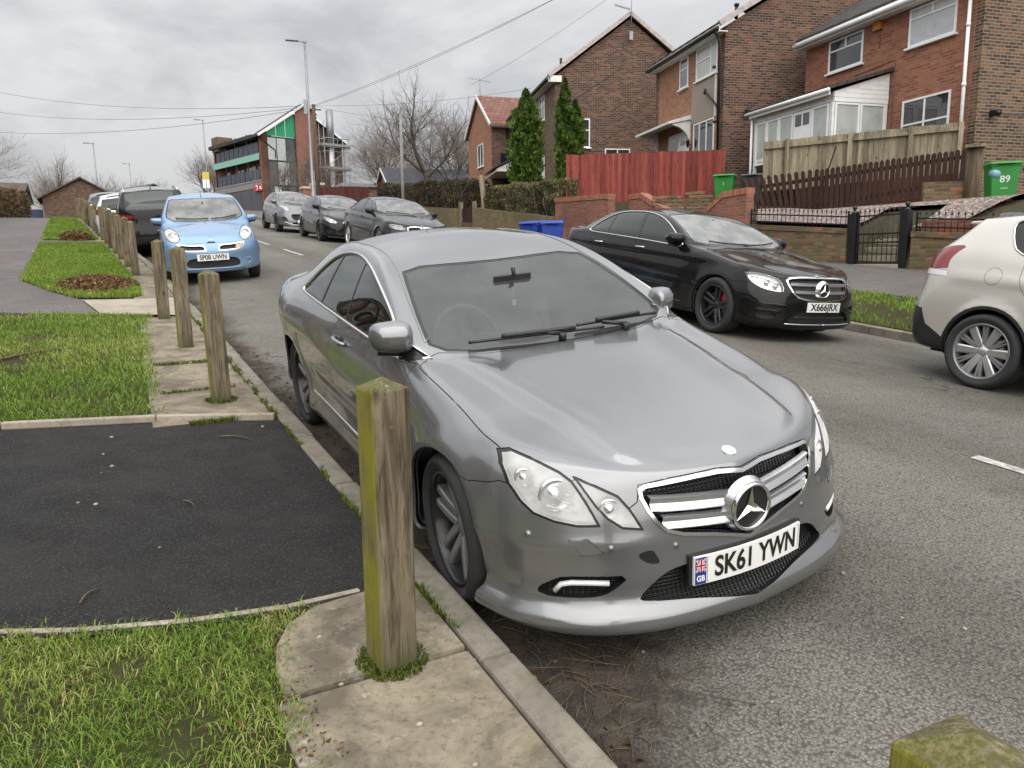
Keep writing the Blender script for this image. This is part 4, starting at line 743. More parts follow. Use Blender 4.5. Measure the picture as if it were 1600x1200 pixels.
    for t0, r0 in ((.3, .22), (2.5, .24)): lg.tube([(-.2+r0*.5*cos(t0+a), .185, 9.87+r0*.6*sin(t0+a)) for a in np.linspace(0, 3.6, 12)], .05, 5)
    lg.tube([(-.335, 1.0+.22*cos(a), 9.9+.24*sin(a)) for a in np.linspace(.4, 5.2, 14)], .06, 5); lg.build('sign_emblem', EM['white'], so)
    # balconies
    for z, mint in ((10.65, False), (13.55, True)):
        sl = MB(); sl.bx(-.1, 1.3, .35, T, z-.02, z+.16); sl.build('balcony_slab', EM['render_grey'], r)
        if mint: e = MB(); e.bx(-.16, -.1, .3, T, 12.95, 13.6); e.build('mint_band', EM['panel_mint'], r)
        rl = MB(); yy = .5
        while yy < T-1.5: rl.bx(-.08, -.04, yy, yy+1.15, z+.2, z+1.25); yy += 1.32
        rl.tube([(-.06, .35, z+1.3), (-.06, T, z+1.3)], .03, 5); rl.build('balcony_railing', EM['railing'], r)
        k = 0; yy = 1.2
        while yy < T-2:
            dr = MB(); dr.bx(1.2, 1.3, yy, yy+.85, z+.2, z+2.05); dr.build('balcony_door', EM['white'] if k % 3 == 1 else EM['wglass'], r); wn = MB(); wn.bx(1.2, 1.3, yy+1.1, yy+2.2, z+1.0, z+2.0); wn.build('balcony_window', EM['white'] if k % 2 else EM['wglass'], r); yy += 3.1; k += 1
        for yy in np.arange(.35, T, 3.1): ps = MB(); ps.bx(-.02, .08, yy, yy+.12, z, z+2.45); ps.build('balcony_post', EM['fasciab'], r)
    dp = MB(); dp.tube([(-.2, -.1, 15.4), (1.2, -.06, 14.4), (1.7, -.06, 14.1), (1.7, -.06, 13.2)], .06, 6); dp.build('drainpipe', EM['iron'], r)
    vt = MB(); vt.lathe([(0, -.06), (.3, -.06), (.34, 0)], c=(5.4, -.27, 12.6), axis='Y', n=14); vt.lathe([(0, -.06), (.24, -.06), (.28, 0)], c=(6.0, -.27, 12.6), axis='Y', n=14); vt.build('satellite_dish', EM['iron'], r)
    # scaffold and flue, things of their own
    sc = frame_obj('scaffold', (17.7, 89.3), -14, 0, 'tubular scaffold with lift platforms against the gable of the brick block', 'scaffold'); k = MB()
    for s_ in (7.1, 8.3, 9.5, 10.3):
        for y_ in (-.4, -1.5): k.tube([(s_, y_, 6.8), (s_, y_, 17.6 if s_ < 7.5 else 16.2)], .05, 5)
    for z in (9.6, 12.2, 14.8, 15.8):
        for y_ in (-.4, -1.5): k.tube([(6.8, y_, z), (10.6, y_, z)], .045, 5); k.tube([(6.8, y_, z-.5), (10.6, y_, z-.5)], .035, 5) if z < 15 else None
    for a, c in (((7.1, 7.2), (9.5, 9.6)), ((9.5, 9.8), (7.1, 12.2)), ((7.1, 12.3), (10.3, 14.8)), ((8.3, 7.2), (10.3, 12))): k.tube([(a[0], -1.55, a[1]), (c[0], -1.55, c[1])], .04, 5)
    k.build('scaffold_tube', EM['steel'], sc); 
    for z in (9.7, 12.3, 14.9): b = MB(); b.bx(6.8, 10.6, -1.6, -.3, z, z+.28); b.build('scaffold_board', EM['render_grey'], sc)
    fl = frame_obj('flue', (17.7, 89.3), -14, 0, 'tall round metal flue rising beside the scaffold', 'flue'); f = MB(); f.tube([(8.3, -.9, 8), (8.3, -.9, 15.2)], .26, 10); f.build('lower_flue', EM['white'], fl); f2 = MB(); f2.tube([(8.3, -.9, 15.2), (8.3, -.9, 19.0)], .42, 12); f2.build('upper_flue', EM['steel'], fl)
def wall_run(name, pts, x, th, mat, label, base=.2, cap=None, caph=.11, rz=None):
    """garden wall along y: pts (y, top z)"""
    r = empty(name, (x, pts[0][0], zb(13.6, pts[0][0])-base), 0, label, 'wall', 'garden walls along the footway'); ox, oy, oz = r.location; m = MB()
    for (y0, z0), (y1, z1) in zip(pts[:-1], pts[1:]):
        c = caph if cap else 0; b0, b1 = zb(13.6, y0)-base, zb(13.6, y1)-base
        vs = [(a, y, z) for a in (0, th) for y, z in ((y0, b0), (y1, b1), (y1, z1-c), (y0, z0-c))]; m.add([(a, b-oy, c_-oz) for a, b, c_ in vs], [(0, 1, 2, 3)[::-1], (4, 5, 6, 7), (3, 2, 6, 7), (0, 3, 7, 4), (1, 5, 6, 2)])
    m.build('brickwork', mat, r)
    if cap:
        k = MB()
        for (y0, z0), (y1, z1) in zip(pts[:-1], pts[1:]):
            vs = [(a, y, z) for a in (-.025, th+.025) for y, z in ((y0, z0-caph), (y1, z1-caph), (y1, z1), (y0, z0))]; k.add([(a, b-oy, c_-oz) for a, b, c_ in vs], [(0, 1, 2, 3)[::-1], (4, 5, 6, 7), (3, 2, 6, 7), (0, 4, 5, 1), (0, 3, 7, 4), (1, 5, 6, 2)])
        k.build('coping', cap, r)
    return r
def garden_walls():
    X = 13.69
    wall_run('garden_wall', [(-4, 1.05), (4, 1.55), (9.02, 1.92)], X, .23, EM['brick_old'], 'mossy old brick wall topped by railings, to the right of the iron gate', cap=EM['brick_old'], caph=.10)
    wall_run('garden_wall', [(10.45, 2.03), (13.2, 2.24)], X, .23, EM['brick_old'], 'old brick wall topped by railings, between iron gate and red driveway pillar', cap=EM['brick_old'], caph=.10)
    wall_run('garden_wall', [(13.22, 3.10), (13.99, 3.07), (14.75, 2.60)], X, .24, EM['brick_wall'], 'red driveway wall with raked orange capping, beside the grey bin', cap=EM['soldier'], caph=.15)
    wall_run('garden_wall', [(16.15, 2.80), (17.2, 3.30), (17.7, 3.30)], X, .24, EM['brick_wall'], 'red driveway wall with raked orange capping, at the foot of the red fence', cap=EM['soldier'], caph=.15)
    wall_run('garden_wall', [(18.7, 3.40), (21.68, 3.50)], X, .24, EM['brick_wall'], 'stained red brick wall with red capping, behind the blue bins', cap=EM['soldier'], caph=.15)
    wall_run('garden_wall', [(21.72, 2.88), (24.5, 3.2), (27.85, 3.58)], X, .23, EM['brick_moss'], 'low yellow mossy wall under the scruffy hedge, right of the timber gate', cap=None)
    wall_run('garden_wall', [(29.4, 3.66), (36, 4.2), (43, 4.65), (52, 5.5)], X, .23, EM['brick_moss'], 'low mossy wall left of the timber gate, behind the dark saloon', cap=None)
    # gravel garden, steps, rubble
    poly_sheet('gravel_slope', [(13.94, 10.46), (13.94, 13.15), (15.0, 14.1), (16.6, 11.9), (18.2, 10.4), (18.3, 8.2), (16.5, 7.6), (13.96, 8.6), (13.96, 9.18), (15.06, 9.2), (15.06, 10.44)], zg, EM['gravel'], .09, .3)
    s = MB()
    for i in range(4): s.bx(13.66+i*.3, 14.3+i*.3, 9.25, 10.4, zb(13.6, 9.8)-.2, 1.30+i*.17)
    s.build('garden_step', EM['edging'], bevel=.01); tag(bpy.data.objects['garden_step'], 'concrete steps rising behind the black iron gate', 'steps')
    rnd = random.Random(5)
    for i, (x0, y0, x1, y1, zt) in enumerate(((13.72, 16.55, 14.38, 16.15, 3.2), (14.5, 16.1, 15.05, 15.8, 3.3))):
        m = MB()
        for row in range(7):
            for c in range(4):
                t = (c+.5*(row % 2))/4; p = Vector((x0+(x1-x0)*t, y0+(y1-y0)*t, zt-.65+row*.095+rnd.uniform(-.01, .01)))
                if row == 6 and rnd.random() < .35: continue
                m.box(p, (.2, .12, .075), -.55+rnd.uniform(-.15, .15))
        tag(m.build('rubble_wall', EM['brick_old'], bevel=.006), ('broken rough brick stub nearer the red fence foot', 'taller broken rough brick stub by the green bin')[i], 'wall', 'broken brick stubs in the driveway')
    for nm, P, mt, lab in (('planter_wall', [(15.55, 10.05), (16.25, 9.25), (16.4, 9.38), (15.7, 10.18)], 'brick_old', 'low yellowish brick planter below the brown fence'), ('brick_edging', [(15.3, 8.95), (15.75, 8.35), (15.95, 8.5), (15.5, 9.1)], 'brick_orange', 'small orange brick retaining edge below the tree stump')):
        m = MB(); z0, z1 = (2.3, 2.98) if nm == 'planter_wall' else (1.9, 2.52); m.prism(P, z0, z1, lambda a, b, h: (a, b, h)); tag(m.build(nm, EM[mt], bevel=.01), lab, 'wall')
    m = MB(); m.bar((14.6, 8.35, 1.98), (16.9, 7.6, 2.62), .22, .10); tag(m.build('concrete_coping', EM['edging'], bevel=.01), 'pale sloping concrete coping behind the railings at far right', 'coping')
    m = MB(); m.bx(13.95, 14.3, 4.2, 9.0, 1.2, 2.12); tag(m.build('retaining_wall', EM['brick_wall']), 'dark red brick retaining wall seen through the railings at the right', 'wall')
def opposite_side():
    # the terrace facing this one, out of frame: mirrored in the parked cars' windows and paint
    src = [o for o in COL.objects if o.get('label', '').startswith('middle brick house')][0]
    for i, y in enumerate((-9, -2.6, 3.8, 10.2, 16.6, 23, 29.4, 35.8, 42.2, 48.6, 55)):
        c = copy_tree(src); c.location = (-11.5, y+5.4, Lz(0, y)-3.3); c.rotation_euler = (0, 0, pi); c['label'] = 'brick house of the terrace behind the left footpath, out of the picture'; c['group'] = 'terrace on the left side'
def houses(): house_near(); house_middle(); house_far(); house_end(); flats(); garden_walls(); far_buildings(); opposite_side()
def far_buildings():
    # small brick house and outbuildings between
    def gabled(name, O, phi, D, L, z0, ze, zr, wall, roof, label, cat='house', verge=None, ridge_x=True):
        r = frame_obj(name, O, phi, 0, label, cat); m = MB()
        m.add([(0, 0, z0), (0, L, z0), (0, L, ze), (0, L/2, zr), (0, 0, ze)], [(4, 3, 2, 1, 0)], 0); m.add([(D, 0, z0), (D, L, z0), (D, L, ze), (D, L/2, zr), (D, 0, ze)], [(0, 1, 2, 3, 4)], 0); m.add([(0, 0, z0), (D, 0, z0), (D, 0, ze), (0, 0, ze)], [(0, 1, 2, 3)], 0); m.add([(0, L, z0), (D, L, z0), (D, L, ze), (0, L, ze)], [(3, 2, 1, 0)], 0); m.build('wall', wall, r)
        rf = MB(); s = (zr-ze)/(L/2)
        for sg in (0, 1):
            fy = (lambda y: y) if sg == 0 else (lambda y: L-y); A = (fy(-.4), ze-.4*s+.05); B = (L/2, zr+.05); vs = [(x, A[0], A[1]+h) for x in (-.3, D+.3) for h in (0, .14)]+[(x, B[0], B[1]+h) for x in (-.3, D+.3) for h in (0, .14)]; rf.add(vs, [(0, 1, 3, 2), (4, 6, 7, 5), (1, 5, 7, 3), (0, 2, 6, 4), (0, 4, 5, 1), (2, 3, 7, 6)])
        ro = rf.build('roof', roof, r)
        if verge:
            b = MB()
            for sg in (0, 1): fy = (lambda y: y) if sg == 0 else (lambda y: L-y); b.bar((-.33, fy(-.4), ze-.4*s+.1), (-.33, L/2, zr+.1), .06, .16)
            b.build('verge', verge, ro)
        return r
    gabled('bungalow', (22.0, 60.2), 8, 12, 4.2, 5.5, 7.85, 9.1, EM['brick_red'], EM['slate'], 'small brick bungalow with a slate roof below the bare trees', verge=EM['whitewood'])
    r = frame_obj('garden_shed', (16.3, 34.6), 20, 0, 'brown boarded shed with a scalloped top behind the hedges', 'shed'); m = MB(); m.bx(0, 2.2, 0, 1.8, 3.6, 5.0); m.build('boarding', EM['redwood'], r); t = MB()
    for i in range(11): t.tube([(.1+.2*i, -.05, 4.95), (.1+.2*i, -.05, 5.12)], .11, 8)
    t.build('scalloped_edge', EM['fence_brown'], r)
    r = frame_obj('flat_garage', (17.5, 58), 4, 0, 'flat felt-roofed garage behind the brown boarded fence', 'garage'); m = MB(); m.bx(0, 5, 0, 5, 4.8, 7.2); m.build('wall', EM['brick_brown'], r); t = MB(); t.bx(-.3, 5.3, -.3, 5.3, 7.2, 7.45); t.build('roof', EM['felt'], r)
    # across the crest on the left
    r = gabled('distant_house', (-9.5, 97), 90, 7, 14, 3.5, 8.8, 10.4, EM['cream'], EM['tile_brown'], 'long cream walled house with a brown roof over the crest, far left')
    r.rotation_euler = (0, 0, 0); r.location = (-12.6, 93.5, 0)
    m = MB()
    r2 = gabled('distant_house', (-3, 84), 0, 5.5, 6, 3.5, 7.4, 9.1, EM['brick_dark'], EM['tile_brown'], 'dark brick gabled house over the crest beside the cream one'); r2.rotation_euler = (0, 0, R_(-90)); r2.location = (-3.2, 84, 0)
    b = MB(); b.add([(-.05, .2, 3.5), (-.05, 5.8, 3.5), (-.05, 5.8, 6.6), (-.05, .2, 6.6)], [(0, 3, 2, 1)]); b.build('blue_boarding', EM['blue_door'], r2); w = MB()
    for y in (1.5, 4.6): w.bx(-.12, -.04, y, y+.45, 5.3, 6.4)
    w.build('window', EM['white'], r2)
    r3 = gabled('distant_house', (2, 96), 0, 8, 9, 4.0, 8.0, 10.2, EM['brick_brown'], EM['slate'], 'far house with a pale slate roof slope over the crest'); r3.rotation_euler = (0, 0, R_(-70)); r3.location = (-.2, 100, 0)
    g = empty('blue_gates', (-7.2, 80, 4.2), 0, 'tall blue sheet gates below the cream house on the left', 'gate'); m = MB(); m.bx(0, 1.9, 0, .1, 0, 2.3); m.bx(2.0, 3.9, 0, .1, 0, 2.3); m.build('gate_leaf', EM['blue_door'], g)
# ---------------------------------------------------------------- car body library
# car frame: x to the car's left, y (= u) rearward from the front axle, z up
def pchip(pts, x):
    pts = sorted(pts); xs = np.array([p[0] for p in pts], float); x = np.asarray(x, float); out = []
    for k in range(1, len(pts[0])):
        ys = np.array([p[k] for p in pts], float); h = np.diff(xs); d = np.diff(ys)/h; m = np.zeros(len(xs))
        for i in range(1, len(xs)-1):
            if d[i-1]*d[i] > 0:
                w1 = 2*h[i]+h[i-1]; w2 = h[i]+2*h[i-1]; m[i] = (w1+w2)/(w1/d[i-1]+w2/d[i])
        m[0] = d[0]; m[-1] = d[-1]
        i = np.clip(np.searchsorted(xs, x)-1, 0, len(h)-1); t = np.clip((x-xs[i])/h[i], 0, 1)
        out.append((2*t**3-3*t**2+1)*ys[i]+(t**3-2*t**2+t)*h[i]*m[i]+(-2*t**3+3*t**2)*ys[i+1]+(t**3-t**2)*h[i]*m[i+1])
    return out[0] if len(out) == 1 else np.array(out)
def sstep(a, b, x):
    t = np.clip((np.asarray(x, float)-a)/(b-a), 0, 1); return t*t*(3-2*t)

def bsp_axis(P, sub, lo, hi):
    """quasi-interpolating uniform cubic B-spline along axis 0; lo/hi: 'mirror' or 'free' ends"""
    def ext(Q):
        a = Q[1]*np.array([-1, 1, 1]) if lo == 'mirror' else 2*Q[0]-Q[1]
        b = Q[-2]*np.array([-1, 1, 1]) if hi == 'mirror' else 2*Q[-1]-Q[-2]
        return np.concatenate([a[None], Q, b[None]])
    C = P.copy()
    for _ in range(3):
        E_ = ext(C); C = C+.9*(P-(E_[:-2]+4*E_[1:-1]+E_[2:])/6)
    E_ = ext(C); n = len(P); out = []
    for i in range(n-1):
        for j in range(sub):
            t = j/sub
            out.append(((1-t)**3*E_[i]+(3*t**3-6*t*t+4)*E_[i+1]+(-3*t**3+3*t*t+3*t+1)*E_[i+2]+t**3*E_[i+3])/6)
    out.append((E_[n-1]+4*E_[n]+E_[n+1])/6)
    return np.array(out)

class Body:
    HF = (.84, .62, .41, .20, 0.0)
    def __init__(s, sp):
        s.sp = sp; u0, u1 = sp['u0'], sp['u1']
        us = np.linspace(u0, u1, sp.get('ns', 22))
        cols = []
        for u in us: cols.append(s.section(u))
        G = s.front_cols()[::-1]+cols+s.rear_cols()
        s.grid = np.array(G)                       # (cols, rows, xyz) with x = half width, positive
        D = bsp_axis(s.grid, sp.get('cs', 6), 'mirror', 'mirror')          # ends lie on the centre line
        D = np.swapaxes(bsp_axis(np.swapaxes(D, 0, 1), sp.get('rs', 7), 'free', 'mirror'), 0, 1)
        D[:, -1, 0] = 0; D[0, :, 0] = 0; D[-1, :, 0] = 0; D[..., 0] = np.maximum(D[..., 0], 0)
        if sp.get('disp'): D = sp['disp'](D)
        s.D = D
        nc, nr = D.shape[:2]
        V = D.reshape(-1, 3); s.nh = len(V)
        F = []
        for i in range(nc-1):
            for j in range(nr-1):
                q = (i*nr+j, i*nr+j+1, (i+1)*nr+j+1, (i+1)*nr+j); F.append(q)
        # full mesh for normals and ray casts (left half as is, right half mirrored)
        bm = bmesh.new(); vs = [bm.verts.new(v) for v in V]+[bm.verts.new((-v[0], v[1], v[2])) for v in V]
        for q in F:
            for k, o in ((0, q), (s.nh, q[::-1])):
                try: bm.faces.new([vs[k+i] for i in o])
                except ValueError: pass
        bmesh.ops.remove_doubles(bm, verts=bm.verts, dist=1e-5)
        bmesh.ops.recalc_face_normals(bm, faces=bm.faces)
        # make sure normals point out
        bm.faces.ensure_lookup_table()
        up = max(bm.faces, key=lambda f: f.calc_center_median().z)
        if up.normal.z < 0: bmesh.ops.reverse_faces(bm, faces=bm.faces)
        bm.normal_update(); s.bmf = bm
        s.bvh = BVHTree.FromBMesh(bm); bm.faces.ensure_lookup_table()
        # half mesh to cut (right side of the car: x < 0)
        h = bmesh.new(); hv = [h.verts.new((-v[0], v[1], v[2])) for v in V]
        for q in F:
            try: h.faces.new([hv[i] for i in q[::-1]])
            except ValueError: pass
        bmesh.ops.remove_doubles(h, verts=h.verts, dist=1e-5)
        bmesh.ops.dissolve_degenerate(h, edges=h.edges, dist=1e-5)
        bmesh.ops.recalc_face_normals(h, faces=h.faces)
        h.faces.ensure_lookup_table(); up = max(h.faces, key=lambda f: f.calc_center_median().z)
        if up.normal.z < 0: bmesh.ops.reverse_faces(h, faces=h.faces)
        s.h = h; s.lay = h.faces.layers.int.new('part'); s.names = ['body']
    def cab(s, u):
        a0, a1, b0, b1 = s.sp['cab']; return float(sstep(a0, a1, u)*(1-sstep(b0, b1, u)))
    def hoodz(s, u, f):
        zb = float(pchip(s.sp['belt'], u)[1]); zc = float(pchip(s.sp['zc'], u)); p = s.sp.get('crown', 2.3)
        return zb+(zc-zb)*(1-abs(f)**p)
    def section(s, u):
        sp = s.sp; P = []
        ys, zs = pchip(sp['sill'], u); yl, zl = pchip(sp['low'], u); ym, zm = pchip(sp['mid'], u); yh, zh = pchip(sp['sh'], u); yb, zb = pchip(sp['belt'], u)
        zc = float(pchip(sp['zc'], u)); g = s.cab(u)
        P += [(ys*.72, zs+.02), (ys, zs), (yl, zl), (ym, zm), (yh, zh), (yb, zb)]
        yr, zr = pchip(sp['rail'], u); HF = s.HF; hood = [(f*yb, s.hoodz(u, f)) for f in HF]
        t = .5; bul = sp.get('glassbulge', .012)
        def rz(y): return zr+(zc-zr)*(1-(y/yr)**sp.get('roofp', 2.6))
        k = sp.get('edge', .1)
        cabin = [(yb+(yr-yb)*.45+bul, zb+(zr-zb)*.45), (yr+.006, zr-.012), (yr-k, rz(yr-k)), (yr*.45, rz(yr*.45)), (0, zc)]
        for a, b in zip(hood, cabin): P.append((a[0]*(1-g)+b[0]*g, a[1]*(1-g)+b[1]*g))
        return [(y, u, z) for y, z in P]
    def front_cols(s):
        sp = s.sp; u0 = sp['u0']; base = s.section(u0); out = []
        # fr: rows 0..5 -> (u, z, exponent) at the centre line; usp: spine u of the last column
        for j, a in enumerate(sp.get('fang', (12, 26, 42, 58, 74, 90))):
            ph = R_(a); col = []
            for r in range(6):
                un, zn, n = sp['fr'][r]; Y, _, Z = base[r]
                c, q = cos(ph)**(2/n) if a < 90 else 0.0, sin(ph)**(2/n)
                col.append((Y*c, u0-(u0-un)*q, Z+(zn-Z)*(sin(ph)**sp.get('fzp', 1.6))))
            E_ = col[5]; us = u0+(sp['usp_f']-u0)*sin(ph)
            zsp = float(pchip(sp['zc'], us))
            for f in s.HF:
                y = E_[0]*f; uu = E_[1]*f+us*(1-f)
                z = float(pchip(sp['zc'], uu))+(E_[2]-float(pchip(sp['zc'], E_[1])))*f**sp.get('crown', 2.3)
                col.append((y, uu, z))
            out.append(col)
        return out
    def rear_cols(s):
        sp = s.sp; u1 = sp['u1']; base = s.section(u1); out = []
        for j, a in enumerate(sp.get('rang', (14, 30, 48, 68, 90))):
            ph = R_(a); col = []
            for r in range(6):
                un, zn, n = sp['rr'][r]; Y, _, Z = base[r]
                c, q = cos(ph)**(2/n) if a < 90 else 0.0, sin(ph)**(2/n)
                col.append((Y*c, u1+(un-u1)*q, Z+(zn-Z)*(sin(ph)**sp.get('rzp', 1.6))))
            E_ = col[5]; us = u1+(sp['usp_r']-u1)*sin(ph)
            gb = s.cab(u1)
            for k, f in enumerate(s.HF):
                uu = E_[1]*f+us*(1-f); y = E_[0]*f; zsp = float(pchip(sp['zc'], us))
                z = float(pchip(sp['zc'], uu))+(E_[2]-float(pchip(sp['zc'], E_[1])))*f**sp.get('crown', 2.3)
                if gb > 0:
                    b = base[6+k]; w = cos(ph)**.8 if a < 90 else 0
                    yy = b[0]*w*(1-.0)+0*y; y = y*(1-gb)+gb*(b[0]*cos(ph)**(2/sp['rr'][5][2]) if a < 90 else 0)
                    hk = (b[2]-base[5][2])/max(1e-6, base[10][2]-base[5][2])
                    ur = E_[1]+(us-E_[1])*hk; zz = E_[2]+(zsp-E_[2])*hk
                    uu = uu*(1-gb)+ur*gb; z = z*(1-gb)+zz*gb
                col.append((y, uu, z))
            out.append(col)
        return out
    # ---- queries on the outer surface
    def side(s, u, z, sg=-1):
        h = s.bvh.ray_cast(Vector((sg*3, u, z)), Vector((-sg, 0, 0))); return h[0]
    def front(s, x, z, back=False):
        h = s.bvh.ray_cast(Vector((x, 9 if back else -5, z)), Vector((0, -1 if back else 1, 0))); return h[0]
    def top(s, x, u):
        h = s.bvh.ray_cast(Vector((x, u, 4)), Vector((0, 0, -1))); return h[0]
    def normal(s, p):
        loc, n, i, d = s.bvh.find_nearest(p); f = s.bmf.faces[i]; ws = []
        for v in f.verts:
            ws.append(1/max(1e-7, (v.co-loc).length)**2)
        q = Vector((0, 0, 0))
        for v, w in zip(f.verts, ws): q += v.normal*w
        return q.normalized()
    # ---- cutting
    def cut(s, name, proj, poly, region=None, only=None):
        """cookie-cut the half body: faces inside poly (|x| used) become part `name`; only: names it may take from"""
        if name not in s.names: s.names.append(name)
        idx = s.names.index(name); h = s.h
        A, B, D = {'side': (1, 2, Vector((1, 0, 0))), 'front': (0, 2, Vector((0, 1, 0))), 'top': (0, 1, Vector((0, 0, 1)))}[proj]
        sgA = -1 if A == 0 else 1
        P = [(a*sgA, b) for a, b in poly]
        lo = (min(p[0] for p in P)-.03, min(p[1] for p in P)-.03); hi = (max(p[0] for p in P)+.03, max(p[1] for p in P)+.03)
        oi = [s.names.index(o) for o in only if o in s.names] if only else None
        def cand():
            r = []
            for f in h.faces:
                c = f.calc_center_median()
                if lo[0] < c[A] < hi[0] and lo[1] < c[B] < hi[1] and (region is None or region(c)) and (oi is None or f[s.lay] in oi): r.append(f)
            return r
        C = cand(); n = len(P)
        for i in range(n):
            p, q = P[i], P[(i+1) % n]; e = (q[0]-p[0], q[1]-p[1]); l = sqrt(e[0]**2+e[1]**2)
            if l < 1e-6: continue
            e = (e[0]/l, e[1]/l); nn = (-e[1], e[0])
            no = Vector((0, 0, 0)); no[A] = nn[0]; no[B] = nn[1]; co = Vector((0, 0, 0)); co[A] = p[0]; co[B] = p[1]
            S = []
            for f in C:
                if not f.is_valid: continue
                t0 = 1e9; t1 = -1e9; d0 = 1e9; d1 = -1e9
                for v in f.verts:
                    a = v.co[A]-p[0]; b = v.co[B]-p[1]; t = a*e[0]+b*e[1]; d = a*nn[0]+b*nn[1]
                    t0 = min(t0, t); t1 = max(t1, t); d0 = min(d0, d); d1 = max(d1, d)
                if d0 < -1e-6 and d1 > 1e-6 and t1 > -1e-4 and t0 < l+1e-4: S.append(f)
            if not S: continue
            es = set(); vs = set()
            for f in S: es.update(f.edges); vs.update(f.verts)
            r = bmesh.ops.bisect_plane(h, geom=list(vs)+list(es)+S, dist=1e-5, plane_co=co, plane_no=no)
            have = set(C)
            for g in r['geom']:
                if isinstance(g, bmesh.types.BMFace) and g.is_valid and g not in have: C.append(g)
            C = [f for f in C if f.is_valid]
        C = cand(); k = 0
        for f in C:
            c = f.calc_center_median(); x, y = c[A], c[B]; ins = False; j = n-1
            for i in range(n):
                xi, yi = P[i]; xj, yj = P[j]
                if (yi > y) != (yj > y) and x < (xj-xi)*(y-yi)/(yj-yi)+xi: ins = not ins
                j = i
            if ins: f[s.lay] = idx; k += 1
        return k
    # ---- output
    def emit(s, name, mats, parent, sides='auto', gap=.002, depth=.014, push=0.0, out_name=None, solid=True):
        """make the mesh object(s) of one part; sides 'both' = one object per side, 'one' = joined"""
        if name not in s.names: return []
        idx = s.names.index(name); faces = [f for f in s.h.faces if f[s.lay] == idx]
        if not faces: return []
        touches = any(abs(v.co.x) < 1e-5 for f in faces for v in f.verts)
        if sides == 'auto': sides = 'one' if touches else 'both'
        vid = {}; V = []; F = []
        for f in faces:
            q = []
            for v in f.verts:
                if v.index not in vid: vid[v.index] = len(V); V.append(v.co.copy())
                q.append(vid[v.index])
            F.append(q)
        N = [s.normal(v) for v in V]
        # boundary edges (not on the centre line)
        cnt = {}
        for q in F:
            for i in range(len(q)):
                a, b = q[i], q[(i+1) % len(q)]; k = (min(a, b), max(a, b)); cnt.setdefault(k, []).append((a, b))
        be = [e[0] for k, e in cnt.items() if len(e) == 1 and not (abs(V[k[0]].x) < 1e-5 and abs(V[k[1]].x) < 1e-5)]
        inw = {}
        for a, b in be:
            e = (V[b]-V[a]); 
            if e.length < 1e-9: continue
            for v in (a, b):
                t = N[v].cross(e.normalized()); inw[v] = inw.get(v, Vector((0, 0, 0)))+t
        V2 = [v.copy() for v in V]
        for v, t in inw.items():
            if t.length > 1e-6:
                d = t.normalized()*gap
                if abs(V[v].x) < 1e-5: d.x = 0
                V2[v] = V[v]+d
        if push: V2 = [v-n*push for v, n in zip(V2, N)]
        objs = []
        def mk(sg):
            vs = []; fs = []; ns = []
            for k in sg:
                b = len(vs); vs += [Vector((v.x*k, v.y, v.z)) for v in V2]; ns += [Vector((n.x*k, n.y, n.z)) for n in N]
                fs += [tuple(b+i for i in (q if k == 1 else q[::-1])) for q in F]
            if solid:
                for k in sg:
                    for a, e in be:
                        b = len(vs)
                        pa, pe = V2[a], V2[e]; qa, qe = pa-N[a]*depth, pe-N[e]*depth
                        vs += [Vector((p.x*k, p.y, p.z)) for p in (pa, pe, qe, qa)]
                        t = (pe-pa).cross(N[a]); t = t.normalized() if t.length > 1e-9 else N[a]
                        ns += [Vector((t.x*k, t.y, t.z))]*4
                        q = (b, b+3, b+2, b+1); fs.append(q if k == 1 else q[::-1])
            me = bpy.data.meshes.new(out_name or name); me.from_pydata(vs, [], fs); me.update()
            me.polygons.foreach_set('use_smooth', [True]*len(fs))
            for m in mlist(mats): me.materials.append(m)
            me.normals_split_custom_set_from_vertices([tuple(n) for n in ns])
            o = bpy.data.objects.new(out_name or name, me); COL.objects.link(o); o.parent = parent; objs.append(o)
        s.h.verts.index_update()
        if sides == 'both': mk([1]); mk([-1])
        elif sides == 'right': mk([1])
        elif sides == 'left': mk([-1])
        else: mk([1, -1])
        return objs
    def index(s): s.h.verts.index_update(); s.h.faces.index_update()
    def shell(s, skip, mat, parent, off=.02, name='inner_shell'):
        sk = [s.names.index(k) for k in skip if k in s.names]; vs = []; fs = []; vid = {}
        for k in (1, -1):
            vid = {}
            for f in s.h.faces:
                if f[s.lay] in sk: continue
                q = []
                for v in f.verts:
                    if v.index not in vid:
                        vid[v.index] = len(vs); n = s.normal(v.co); p = v.co-n*off; vs.append((p.x*k, p.y, p.z))
                    q.append(vid[v.index])
                fs.append(tuple(q if k == 1 else q[::-1]))
        mb = MB(); mb.add(vs, fs); return mb.build(name, mat, parent, recalc=False)

